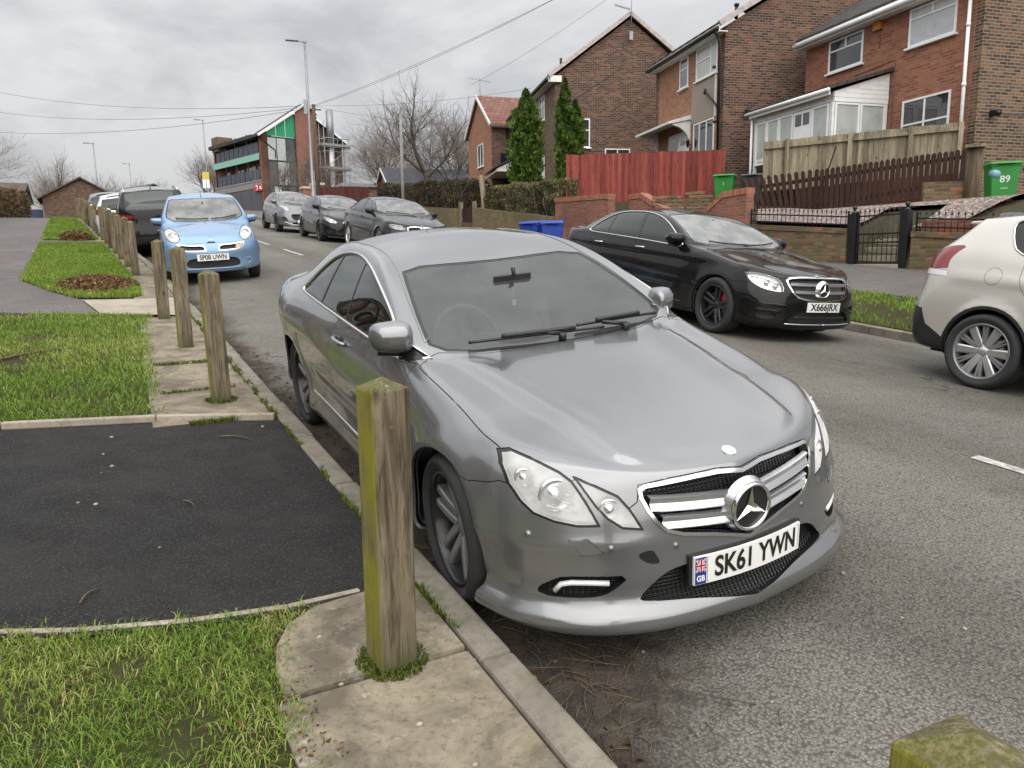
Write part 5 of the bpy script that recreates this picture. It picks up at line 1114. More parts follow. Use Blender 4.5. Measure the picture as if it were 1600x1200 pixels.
def offset_poly(P, d):
    """grow (d > 0) a simple polygon"""
    n = len(P); ar = sum(P[i][0]*P[(i+1) % n][1]-P[(i+1) % n][0]*P[i][1] for i in range(n)); sg = 1 if ar > 0 else -1; out = []
    for i in range(n):
        a, b, c = P[i-1], P[i], P[(i+1) % n]
        e1 = Vector((b[0]-a[0], b[1]-a[1])); e2 = Vector((c[0]-b[0], c[1]-b[1]))
        if e1.length < 1e-9 or e2.length < 1e-9: out.append(b); continue
        e1.normalize(); e2.normalize(); n1 = Vector((e1.y, -e1.x))*sg; n2 = Vector((e2.y, -e2.x))*sg
        m = n1+n2
        if m.length < 1e-6: m = n1
        m.normalize(); k = d/max(.35, m.dot(n1)); out.append((b[0]+m.x*k, b[1]+m.y*k))
    return out
def smooth_poly(P, it=2, closed=True):
    """Chaikin corner cutting"""
    for _ in range(it):
        Q = []; n = len(P)
        for i in range(n if closed else n-1):
            a, b = P[i], P[(i+1) % n]
            Q += [(a[0]*.75+b[0]*.25, a[1]*.75+b[1]*.25), (a[0]*.25+b[0]*.75, a[1]*.25+b[1]*.75)]
        if not closed: Q = [P[0]]+Q+[P[-1]]
        P = Q
    return P
def circle(c, r, n=28, a0=0): return [(c[0]+r*cos(a0+2*pi*i/n), c[1]+r*sin(a0+2*pi*i/n)) for i in range(n)]
def resample(P, step, closed=True):
    out = []; n = len(P)
    for i in range(n if closed else n-1):
        a, b = Vector(P[i]), Vector(P[(i+1) % n]); k = max(1, int((b-a).length/step))
        for j in range(k): out.append(tuple(a.lerp(b, j/k)))
    if not closed: out.append(tuple(P[-1]))
    return out

# ---- wheels
def wheel(parent, x, u, R, wid, rim, style, mt, side, steer=0, roll=0.0):
    """style: dict(kind, n) ; mt: dict tyre, rim, face, disc, hub. side = -1 right / +1 left"""
    w = bpy.data.objects.new('wheel', None); COL.objects.link(w); w.parent = parent; w.location = (x, u, R); w.rotation_euler = (0, 0, steer); w.empty_display_size = .1
    sg = side; h = wid/2
    t = MB(); r0 = rim
    pr = [(r0-.004, -h*.86), (r0+.012, -h*.97), (r0+.03, -h*1.02), ((r0+R)/2, -h*1.06), (R-.022, -h*.98), (R-.006, -h*.84), (R, -h*.62), (R, -h*.36), (R-.007, -h*.34), (R-.007, -h*.29), (R, -h*.27), (R, -h*.03),
          (R-.007, -.003), (R-.007, .003), (R, h*.03), (R, h*.27), (R-.007, h*.29), (R-.007, h*.34), (R, h*.36), (R, h*.62), (R-.006, h*.84), (R-.022, h*.98), ((r0+R)/2, h*1.06), (r0+.03, h*1.02), (r0+.012, h*.97), (r0-.004, h*.86)]
    t.lathe(pr, axis='X', n=56); t.build('tyre', mt['tyre'], w)
    m = MB(); f = sg*h*.86
    m.lathe([(r0-.002, f*1.02), (r0-.006, f*1.06), (r0-.016, f*1.05), (r0-.022, f*.9), (r0-.03, f*.3), (r0-.05, -f*.9), (r0+.002, -f)], axis='X', n=56, mi=0)
    n = style['n']; kind = style['kind']; rin = .062; ro = r0-.014; face = f*style.get('face', .86); dish = style.get('dish', .02)*sg; th = .03*sg
    def spoke(a, w0, w1, mi, bend=0, r_a=rin*.7, r_b=ro, lat=(0, 0)):
        K = 7; vs = []; fs = []
        for i in range(K):
            q = i/(K-1); r = r_a+(r_b-r_a)*q; wd = w0+(w1-w0)*q; an = a+bend*q
            fx = face-dish*(1-q)**1.5*1.0; 
            rad = Vector((0, cos(an), sin(an))); tan = Vector((0, -sin(an), cos(an)))
            for (tt, xx) in ((-.5, fx-th*1.6), (-.5, fx-.006*sg), (-.34, fx), (.34, fx), (.5, fx-.006*sg), (.5, fx-th*1.6)):
                vs.append(rad*r+tan*(tt*wd+lat[0]+(lat[1]-lat[0])*q)+Vector((xx, 0, 0)))
        for i in range(K-1):
            for j in range(5):
                a_ = i*6+j; fs.append((a_, a_+1, a_+7, a_+6))
        fs.append((0, 5, 4, 3, 2, 1)); b = (K-1)*6; fs.append((b, b+1, b+2, b+3, b+4, b+5))
        m.add(vs, fs, mi)
    for i in range(n):
        a = roll+2*pi*i/n
        if kind == 'twin':
            g = style.get('gap', .045)
            w_ = style.get('w', .036); spoke(a, w_, w_*.9, 1, lat=(-.026, -g)); spoke(a, w_, w_*.9, 1, lat=(.026, g))
        elif kind == 'wide':
            spoke(a, .04, style.get('w', .075), 1)
        elif kind == 'slim':
            spoke(a, .034, .03, 1)
        elif kind == 'machined':
            spoke(a, .058, .082, 1, r_a=.045); spoke(a+pi/n-.07, .026, .022, 0, .0, r_a=.06); spoke(a+pi/n+.07, .026, .022, 0, .0, r_a=.06)
    m.lathe([(0, face-dish+.004*sg), (.03, face-dish+.004*sg), (.034, face-dish), (.07, face-dish-.006*sg), (.085, face-dish-.02*sg), (.085, face-dish-.05*sg)], axis='X', n=28, mi=style.get('hubmi', 1))
    for i in range(5):
        a = 2*pi*i/5+.3+roll; m.lathe([(0, face-dish-.004*sg), (.007, face-dish-.004*sg), (.009, face-dish-.012*sg)], c=(0, .056*cos(a), .056*sin(a)), axis='X', n=8, mi=2)
    m.build('rim', [mt['rim'], mt['face'], mt['hub']], w)
    d = MB(); d.lathe([(.05, f*.25), (r0*.72, f*.25), (r0*.72, f*.1), (.05, f*.1)], axis='X', n=36, mi=0)
    d.lathe([(0, -f*.1), (r0-.03, -f*.1)], axis='X', n=24, mi=1)
    d.build('brake_disc', [mt['disc'], mt['dark']], w)
    if mt.get('cal') is not None:
        c = MB(); c.lathe([(r0*.42, f*.42), (r0*.76, f*.42), (r0*.8, f*.3), (r0*.8, 0), (r0*.42, 0), (r0*.42, f*.42)], axis='X', n=8, a0=style.get('cal', 2.4), a1=style.get('cal', 2.4)+1.0)
        c.build('brake_caliper', mt['cal'], w)
    return w
def arch_liner(parent, u, R, x_out, side, mat, depth=.42):
    m = MB(); x0 = side*x_out; x1 = side*(x_out-depth)
    m.lathe([(R, x0), (R, x1), (0.02, x1)], c=(0, u, R-.05), axis='X', n=24, a0=-.25, a1=pi+.25)
    o = m.build('wheel_arch', mat, parent); return o

# ---- number plates, mirrors
def plate(parent, body, txt, u_pt, x0, w, h, mats, curve=True, text_sx=1.0, band=False, rear=False, tilt=0, off=.012, text_w=.438, text_dx=0):
    """plate bent along the bumper; mats: white/yellow, black, rim"""
    z = u_pt; n = 8; m = MB(); vs = []; fs = []
    def pt(x, zz, o): 
        p = body.front(x, z, rear); return Vector((x, p.y+(-o if not rear else o)+tilt*(zz-z), zz))
    ys = [pt(x0-w/2+w*i/n, z, 0).y for i in range(n+1)]
    a = np.polyfit(np.linspace(-1, 1, n+1), ys, 2) if curve else np.array([0, 0, (min(ys) if not rear else max(ys))])
    def yy(x): 
        t = (x-x0)/(w/2); return a[0]*t*t+a[2]+a[1]*t
    s = -1 if not rear else 1
    for k in (0, 1):
        for i in range(n+1):
            x = x0-w/2+w*i/n
            for zz in (z-h/2, z+h/2): vs.append((x, yy(x)+s*(off+(.006 if k == 0 else -.004))+tilt*(zz-z), zz))
    for i in range(n):
        fs.append((2*i, 2*i+2, 2*i+3, 2*i+1)); b = 2*(n+1); fs.append((b+2*i, b+2*i+1, b+2*i+3, b+2*i+2))
        fs.append((2*i, b+2*i, b+2*i+2, 2*i+2)); fs.append((2*i+1, 2*i+3, b+2*i+3, b+2*i+1))
    fs.append((0, 1, b+1, b)); fs.append((2*n, b+2*n, b+2*n+1, 2*n+1))
    m.add(vs, fs, 0)
    o = m.build('number_plate', [mats[0]], parent)
    def wrapm(ob, lift):
        for v in ob.data.vertices:
            x, zz = v.co.x, v.co.y; d = v.co.z
            X = x0+(x if not rear else -x); v.co = (X, yy(X)+s*(off+.006+lift+d)+tilt*zz, z+zz)
    if txt:
        t = text_obj('plate_lettering', txt, .112*h/.111, mats[1], o, extrude=.0006, sx=1, offset=0.0024)
        xs_ = [v.co.x for v in t.data.vertices]; k_ = text_w*(w/.52)/(max(xs_)-min(xs_))
        for v in t.data.vertices: v.co.x = v.co.x*k_+text_dx
        wrapm(t, .0016)
    return o, wrapm
def mirror_cap(parent, body_pt, side, mat_cap, mat_dark, mat_glass, sx=.24, sz=.14, sy=.11, arm=True):
    """door mirror: shell, arm, reflecting glass. body_pt: mount point on the body"""
    x, u, z = body_pt; g = side; m = MB(); n, k = 14, 12; vs = []; fs = []
    cx = x+g*(-.02+sx/2); cz = z+.075
    for i in range(n+1):
        q = i/n; ax = -sx/2+sx*q; e = max(0, 1-abs(2*q-1)**4.5)**.5; taper = 1-.2*q
        for j in range(k):
            t = 2*pi*j/k; c_, s_ = cos(t), sin(t); f = (abs(c_)**4+abs(s_)**4)**(-1/4)
            yy = c_*f*sy/2*e*taper; zz = s_*f*sz/2*e*taper
            if yy > 0: yy *= .45
            vs.append((cx+g*ax, u+yy-.01+.03*q, cz+zz+.01*q))
    for i in range(n):
        for j in range(k):
            q = (i*k+j, i*k+(j+1) % k, (i+1)*k+(j+1) % k, (i+1)*k+j); fs.append(q if g > 0 else q[::-1])
    m.add(vs, fs, 0, True); o = m.build('door_mirror', [mat_cap], parent)
    b = MB(); b.tube([(x-g*.02, u+.02, z), (x+g*.05, u+.01, z+.012), (cx-g*.02, u+.0, cz-sz*.42)], [.026, .022, .03], n=8); b.tube([(cx-g*sx*.36, u, cz-sz*.43), (cx+g*sx*.3, u+.02, cz-sz*.38)], [.028, .02], n=8)
    b.build('mirror_arm', mat_dark, o)
    gm = MB(); gm.prism([(a*.43*sx, c*.38*sz) for a, c in smooth_poly([(-1, -1), (1, -.7), (1, .9), (-1, 1)], 2)], 0, .004, lambda a, c, hh: (cx+g*a, u+sy*.25+.012+hh, cz+c))
    gm.build('mirror_glass', mat_glass, o)
    return o
# ---------------------------------------------------------------- car materials
def paint(name, base, metal=.6, rough=.3, coat=.9, dirt=.25, dirtcol=(.16, .145, .12), film=.08):
    """clear-coated paint with a little road film low on the body and a faint dust mottling"""
    m, nt, b, N, L = new_mat(name); setp(b, base=base, metal=metal, rough=rough, coat=coat, coatr=.06)
    if max(base) < .03: setp(b, spec=.1, metal=min(metal, .2)); b.inputs['Coat IOR'].default_value = 1.3
    tc = N('ShaderNodeTexCoord'); sp = N('ShaderNodeSeparateXYZ'); L(tc.outputs['Object'], sp.inputs[0])
    n = noise(N, L, tc.outputs['Object'], 3.5, 6, .6); n2 = noise(N, L, tc.outputs['Object'], 60, 3)
    low = mapr(N, L, sp.outputs[2], .15, .6, 1, 0)
    md = N('ShaderNodeMath'); md.operation = 'MULTIPLY'; L(low, md.inputs[0]); L(mapr(N, L, n.outputs[0], .35, .75, .2, 1.3), md.inputs[1])
    md2 = N('ShaderNodeMath'); md2.operation = 'MULTIPLY'; md2.use_clamp = True; L(md.outputs[0], md2.inputs[0]); md2.inputs[1].default_value = dirt
    dust_haze = mapr(N, L, n.outputs[0], .4, .8, .0, film)
    ad = N('ShaderNodeMath'); ad.use_clamp = True; L(md2.outputs[0], ad.inputs[0]); L(dust_haze, ad.inputs[1])
    L(mixc(N, L, base, dirtcol, ad.outputs[0]), b.inputs['Base Color'])
    L(mapr(N, L, ad.outputs[0], 0, 1, rough, .7), b.inputs['Roughness']); L(mapr(N, L, ad.outputs[0], 0, .6, coat, .15), b.inputs['Coat Weight'])
    L(mapr(N, L, n2.outputs[0], .3, .7, .015, .05), b.inputs['Coat Roughness'])
    bp = N('ShaderNodeBump'); bp.inputs['Strength'].default_value = .012; bp.inputs['Distance'].default_value = .001; L(n2.outputs[0], bp.inputs['Height']); L(bp.outputs[0], b.inputs['Coat Normal'])
    return m
def thin_glass(name, tint=(.75, .8, .78), through=.75, rough=.02, dust_haze=.0):
    """a pane: mirror reflection by angle, the rest lets light through tinted"""
    m = bpy.data.materials.new(name); m.use_nodes = True; nt = m.node_tree; nt.nodes.clear(); N = nt.nodes.new; L = nt.links.new
    out = N('ShaderNodeOutputMaterial'); tr = N('ShaderNodeBsdfTransparent'); tr.inputs[0].default_value = (*[t*through for t in tint], 1)
    gl = N('ShaderNodeBsdfGlossy'); gl.inputs['Roughness'].default_value = rough; gl.inputs[0].default_value = (.95, 1, .98, 1)
    fr = N('ShaderNodeFresnel'); fr.inputs['IOR'].default_value = 1.55
    fm = N('ShaderNodeMath'); fm.operation = 'MULTIPLY_ADD'; fm.use_clamp = True; L(fr.outputs[0], fm.inputs[0]); fm.inputs[1].default_value = 1.15; fm.inputs[2].default_value = .0
    mx = N('ShaderNodeMixShader'); L(fm.outputs[0], mx.inputs[0]); L(tr.outputs[0], mx.inputs[1]); L(gl.outputs[0], mx.inputs[2])
    res = mx.outputs[0]
    if dust_haze:  # diffuse share paints pale reflections into panes; on lenses also real haze
        tc = N('ShaderNodeTexCoord'); n = noise(N, L, tc.outputs['Object'], 4, 6); df = N('ShaderNodeBsdfDiffuse'); df.inputs[0].default_value = (.8, .8, .79, 1)
        m2 = N('ShaderNodeMixShader'); L(mapr(N, L, n.outputs[0], .3, .75, dust_haze*.4, dust_haze*1.6), m2.inputs[0]); L(res, m2.inputs[1]); L(df.outputs[0], m2.inputs[2]); res = m2.outputs[0]
    L(res, out.inputs[0]); return m
MATS = {}
def carmats():
    M = MATS
    M['tyre'] = simple('tyre_rubber', (.022, .022, .023), .75, var=.25, scale=9, bump=.15, bscale=120)
    M['black'] = simple('black_plastic', (.014, .014, .015), .38, var=.15)
    M['matt'] = simple('dark_cavity', (.008, .008, .009), .9, var=0)
    M['seal'] = simple('black_seal', (.012, .012, .012), .3, var=0)
    M['chrome'] = simple('chrome_trim', (.78, .78, .78), .12, 1.0, var=.06)
    M['satin'] = simple('satin_silver', (.62, .63, .64), .28, .9, var=.06)
    M['disc'] = simple('brake_steel', (.2, .19, .18), .4, .8, var=.25)
    M['glass'] = thin_glass('car_glass', through=.72, dust_haze=.035); M['glass2'] = thin_glass('pale_windscreen', through=.7, dust_haze=.17)  # paler windscreen colour stands in for bright sky reflected and seen through
    M['privacy'] = thin_glass('tinted_glass', tint=(.5, .55, .55), through=.35, dust_haze=.003)
    M['lens'] = thin_glass('clear_lens', tint=(1, 1, 1), through=.95, dust_haze=.55)
    M['refl'] = simple('lamp_reflector', (.75, .76, .77), .22, .85, var=.08)
    M['lampwhite'] = simple('lamp_pale', (.70, .71, .70), .35, .1, var=.08)
    M['red'] = simple('red_lens', (.20, .008, .012), .12, coat=1.0, var=.2, scale=20)
    M['amber'] = simple('amber_lens', (.6, .3, .12), .2, coat=1.0, var=.1)
    M['pwhite'] = simple('plate_white', (.78, .78, .75), .35, var=.06)
    M['pyellow'] = simple('plate_yellow', (.75, .48, .03), .35, var=.06)
    M['pblack'] = simple('plate_black', (.01, .01, .01), .4, var=0)
    M['pblue'] = simple('plate_blue', (.01, .03, .25), .4, var=0)
    M['pred'] = simple('plate_red', (.5, .01, .03), .4, var=0)
    M['cabin'] = simple('cabin_trim', (.08, .081, .083), .7, var=.2)
    M['seat'] = simple('seat_leather', (.2, .2, .2), .5, var=.2, scale=12)
    M['rimdark'] = simple('wheel_anthracite', (.24, .24, .242), .36, .5, var=.15)
    M['rimblack'] = simple('wheel_black', (.026, .026, .027), .26, .3, var=.15)
    M['rimsilver'] = simple('wheel_silver', (.55, .55, .55), .3, .85, var=.12)
    M['calred'] = simple('caliper_red', (.45, .015, .015), .4, var=.1)
    M['mesh'] = None
    m, nt, b, N, L = new_mat('grille_mesh'); setp(b, base=(.006, .006, .006), rough=.35)
    tc = N('ShaderNodeTexCoord'); vo = N('ShaderNodeTexVoronoi'); vo.inputs['Scale'].default_value = 55; vo.feature = 'DISTANCE_TO_EDGE'
    mp = N('ShaderNodeMapping'); mp.inputs['Scale'].default_value = (1, .02, 1.3); L(tc.outputs['Object'], mp.inputs[0]); L(mp.outputs[0], vo.inputs[0]); vo.inputs['Randomness'].default_value = .0
    L(mixc(N, L, (.045, .045, .047), (.003, .003, .003), mapr(N, L, vo.outputs[0], .04, .12, 0, 1)), b.inputs['Base Color']); bumpn(N, L, b, vo.outputs[0], .8, .02)
    M['mesh'] = m
carmats()
def wheel_mats(rim, face, cal=None): return dict(tyre=MATS['tyre'], rim=rim, face=face, hub=MATS['black'], disc=MATS['disc'], dark=MATS['matt'], cal=cal)
def place(root, x, y, h, ro, z, s=.0902):
    """stand a car on the sloping road: heading h off the road line, leaning ro with the camber"""
    fx = Vector((-sin(h), -cos(h), -s*cos(h))).normalized(); lf = Vector((cos(h), -sin(h), -s*sin(h))).normalized(); up = fx.cross(lf)
    l2 = lf*cos(ro)+up*sin(ro); u2 = up*cos(ro)-lf*sin(ro)
    m = Matrix((l2, -fx, u2)).transposed().to_4x4(); m.translation = (x, y, z); root.matrix_world = m
def path_tube(body, pts, r, proj, name, mat, parent, off=.0, sides=(1, -1), closed=False, n=6):
    """moulding that follows the outer surface; pts (a, b) in the projection"""
    for sg in sides:
        P = []; m = MB()
        for a, b in pts:
            if proj == 'side': p = body.side(a, b, sg)
            elif proj == 'front': p = body.front(sg*abs(a) if sides != (1,) else a, b)
            else: p = body.top(sg*abs(a), b)
            if p is None: continue
            nn = body.normal(p); P.append(p+nn*off)
        if len(P) > 2: m.tube(P, r, n, closed=closed); m.build(name, mat, parent)
def inset_copy(body, name, mat, parent, push, out):
    return body.emit(name, mat, parent, push=push, out_name=out, solid=False, gap=0)
def cabin(root, W, floor, seat_u, back_u, roof_z, dash_u, dash_z, rhd=True, rear=True, steer=True, door_z=.8, tone=None):
    """seats, dashboard and steering wheel seen through the glass"""
    cm, sm = MATS['cabin'], tone or MATS['seat']
    def seat(x, u, w=.5):
        m = MB(); z0 = floor+.14
        m.box((x, u, z0), (w, .5, .16), 0, 0)
        M = Matrix.Rotation(R_(-18), 3, 'X'); m.box((x, u+.33, z0+.33), (w*.96, .13, .64), 0, 0, M)
        for s in (-1, 1): m.box((x+s*w*.42, u+.29, z0+.28), (.08, .16, .46), 0, 0, M)
        h = m.build('seat', sm, root, bevel=.04); g = MB(); g.box((x, u+.47, z0+.76), (.27, .09, .17), 0, 0, M)
        for s in (-1, 1): g.bar((x+s*.06, u+.43, z0+.6), (x+s*.06, u+.46, z0+.7), .012)
        g.build('headrest', sm, h, bevel=.03)
    for s in (-1, 1): seat(s*W*.42, seat_u)
    if rear:
        m = MB(); M = Matrix.Rotation(R_(-20), 3, 'X'); m.box((0, back_u, floor+.2), (W*1.55, .5, .18)); m.box((0, back_u+.33, floor+.47), (W*1.5, .14, .62), 0, 0, M)
        for s in (-1, 1): m.box((s*W*.4, back_u+.47, floor+.80), (.25, .08, .14), 0, 0, M)
        m.build('rear_bench', sm, root, bevel=.04)
    m = MB(); n = 9; vs = []; fs = []
    prof = [(0, -.42), (-.06, -.02), (.06, .06), (.25, .035), (.36, -.02), (.38, -.14), (.32, -.42)]
    for i in range(n):
        x = -W*.93+2*W*.93*i/(n-1); hump = .03*math.exp(-((x+W*.42)/.2)**2)
        for a, b in prof: vs.append((x, dash_u-.18+a+.18*(abs(x)/W)**2, dash_z+b+(hump if b > -.1 else 0)))
    k = len(prof)
    for i in range(n-1):
        for j in range(k-1): fs.append((i*k+j, i*k+j+1, (i+1)*k+j+1, (i+1)*k+j))
    m.add(vs, fs, 0, True); m.build('dashboard', cm, root)
    if steer:
        x = -W*.42 if rhd else W*.42; w = MB(); M = Matrix.Rotation(R_(66), 3, 'X'); c = Vector((x, dash_u+.36, dash_z-.02))
        w.tube([c+M @ Vector((.185*cos(t), .185*sin(t), 0)) for t in [2*pi*i/24 for i in range(24)]], .016, 8, closed=True)
        for a in (0, pi, -pi/2): w.bar(c, c+M @ Vector((.18*cos(a), .18*sin(a), 0)), .035, .015)
        w.sphere(c, .055); w.build('steering_wheel', cm, root)
    m = MB(); m.bx(-W*.95, W*.95, dash_u+.2, back_u+.7, floor-.04, floor); m.build('cabin_floor', cm, root)
COUPE = dict(u0=-.18, u1=3.40, ns=26, cs=7, rs=8, crown=2.4, roofp=2.6, edge=.085, glassbulge=.012, cab=(.38, .62, 3.0, 3.38),
 usp_f=-.50, usp_r=3.66,
 zc=[(-.765, .672), (-.72, .712), (-.6, .753), (-.45, .79), (-.2, .84), (.2, .902), (.38, .925), (.46, .945), (.6, 1.005), (.9, 1.145), (1.15, 1.247), (1.32, 1.308), (1.5, 1.355), (1.8, 1.391), (2.1, 1.392), (2.4, 1.362), (2.65, 1.308), (2.9, 1.21), (3.15, 1.10), (3.3, 1.052), (3.45, 1.03), (3.65, 1.015), (3.78, 1.005)],
 belt=[(-.18, .755, .785), (0, .768, .825), (.35, .785, .89), (.6, .80, .925), (1.0, .81, .945), (1.5, .815, .958), (2.0, .81, .978), (2.5, .80, 1.0), (2.8, .79, 1.012), (3.1, .765, 1.012), (3.4, .72, .995)],
 sh=[(-.18, .85, .66), (0, .866, .70), (.35, .87, .74), (.7, .868, .77), (1.5, .875, .82), (2.2, .885, .86), (2.76, .893, .88), (3.2, .86, .88), (3.4, .82, .87)],
 mid=[(-.18, .875, .48), (0, .888, .52), (.7, .885, .55), (1.5, .888, .56), (2.2, .892, .58), (2.76, .90, .60), (3.2, .87, .60), (3.4, .835, .6)],
 low=[(-.18, .87, .30), (0, .88, .32), (.7, .86, .33), (1.5, .862, .33), (2.2, .866, .34), (2.76, .89, .38), (3.2, .86, .38), (3.4, .82, .38)],
 sill=[(-.18, .865, .16), (0, .87, .18), (.7, .85, .17), (1.5, .85, .17), (2.2, .855, .18), (2.76, .88, .22), (3.2, .84, .24), (3.4, .80, .26)],
 rail=[(.38, .785, .905), (.5, .777, .962), (.75, .745, 1.078), (1.0, .70, 1.187), (1.25, .657, 1.27), (1.5, .622, 1.315), (1.8, .598, 1.328), (2.1, .59, 1.328), (2.4, .59, 1.298), (2.65, .593, 1.242), (2.9, .608, 1.152), (3.1, .63, 1.085), (3.4, .66, 1.02)],
 fr=[(-.60, .19, 2.3), (-.83, .15, 2.55), (-.845, .235, 2.5), (-.822, .42, 2.3), (-.805, .55, 2.2), (-.765, .672, 2.15)],
 rr=[(3.70, .28, 2.6), (3.80, .27, 2.6), (3.86, .42, 2.6), (3.87, .60, 2.6), (3.82, .85, 2.5), (3.76, 1.005, 2.4)],
)
# ---------------------------------------------------------------- silver coupe
def coupe_disp(D):
    x, u, z = D[..., 0], D[..., 1], D[..., 2]; nr = D.shape[1]; rs = COUPE['rs']
    row = np.arange(nr)[None, :]/rs
    side = sstep(1.0, 2.0, row)*(1-sstep(4.6, 5.2, row))*sstep(-.3, .0, u)*(1-sstep(3.3, 3.6, u))
    def ridge(zl, w, p=1.6): return np.maximum(0, 1-np.abs(z-zl)/w)**p
    zl = .60+.085*(u-.4); on = sstep(.3, .7, u)*(1-sstep(2.5, 3.2, u))
    x = x+side*on*.012*np.where(z > zl, ridge(zl, .16), ridge(zl, .07))           # rising character line
    zl2 = .34+.02*(u-.5); x = x+side*sstep(.4, .6, u)*(1-sstep(2.2, 2.4, u))*(.012*ridge(zl2, .05))
    x = x-side*sstep(.4, .7, u)*(1-sstep(2.1, 2.5, u))*.014*np.exp(-((z-zl2-.11)/.07)**2)
    x = x+side*.022*np.exp(-((u-2.95)/.42)**2)*np.exp(-((z-.82)/.13)**2)          # rear haunch
    for uc in (0, 2.76):
        d = np.sqrt((u-uc)**2+(z-.322)**2); x = x+np.where(np.abs(u-uc) < .6, 1, 0)*sstep(.5, 1.5, row)*(1-sstep(4.4, 5, row))*.012*np.exp(-((d-.37)/.045)**2)
    # bonnet: two raised lines running to the grille, slight dish outside them
    hood = sstep(5.6, 6.2, row)*(1-sstep(.3, .5, u))*sstep(-.8, -.6, u)
    xl = .40+.155*(u+.7); z = z+hood*(.026*np.where(x < xl, np.exp(-((x-xl)/.10)**2), np.exp(-((x-xl)/.024)**2)))
    z = z+hood*.004*np.exp(-(x/.05)**2)*0
    # splitter ledge round the bumper, hollow behind the plate
    fr = sstep(.0, -.35, u)*(1-sstep(5, 5.5, row))
    nx = np.maximum(x, 0)**1.4/.87**2.4; nu = -np.abs((u+.18)/.66)**1.3/.66; nl = np.sqrt(nx**2+nu**2)+1e-9
    led = .023*(1-sstep(.228, .242, z))*sstep(.0, -.3, u)*sstep(.3, .8, row)-.014*np.exp(-((z-.285)/.045)**2)+.012*np.exp(-np.abs(z-.475)/.05)*sstep(.25, .45, x)*sstep(.2, .0, np.abs(z-.475))
    k = fr*led; x2 = x+k*nx/nl*(x > 1e-6); u2 = u+k*nu/nl
    u2 = u2-.016*np.exp(-np.abs(x)/.22)*sstep(-.45, -.7, u)*(1-sstep(5.2, 6.5, row))
    return np.stack([x2, u2, z], -1)
COUPE['disp'] = coupe_disp
HL_OUT = [(.757, .757), (.731, .765), (.69, .748), (.637, .716), (.613, .690), (.594, .636), (.568, .553), (.628, .553), (.69, .566), (.739, .588), (.763, .622), (.778, .672), (.773, .725)]
HL_IN = [(.590, .697), (.549, .676), (.488, .640), (.456, .589), (.432, .532), (.489, .541), (.529, .574), (.556, .614), (.578, .664)]
GRILLE = [(0, .655), (.10, .668), (.2, .668), (.30, .664), (.385, .660), (.402, .652), (.403, .630), (.388, .588), (.368, .550), (.335, .516), (.28, .495), (.157, .470), (0, .428)]
INTAKE = [(0, .40), (.30, .372), (.366, .352), (.42, .305), (.452, .272), (.44, .262), (.24, .240), (0, .205)]
FOG = [(.752, .284), (.75, .315), (.714, .350), (.686, .366), (.60, .368), (.48, .364), (.545, .305), (.58, .290), (.66, .284)]
DLO = [(.485, .925), (.62, .985), (.80, 1.066), (1.0, 1.142), (1.2, 1.204), (1.40, 1.254), (1.62, 1.284), (1.84, 1.295), (2.06, 1.280), (2.2, 1.252), (2.33, 1.205), (2.46, 1.140), (2.56, 1.075), (2.62, 1.028), (2.56, 1.018), (2.0, .996), (1.5, .978), (1.0, .958)]
WS = [(0, .425), (.25, .435), (.45, .462), (.60, .515), (.655, .565), (.648, .66), (.612, .86), (.575, 1.04), (.545, 1.165), (.44, 1.205), (.2, 1.185), (0, 1.178)]
RW = [(0, 2.62), (.3, 2.64), (.46, 2.68), (.50, 2.74), (.52, 2.95), (.53, 3.1), (.4, 3.16), (0, 3.2)]
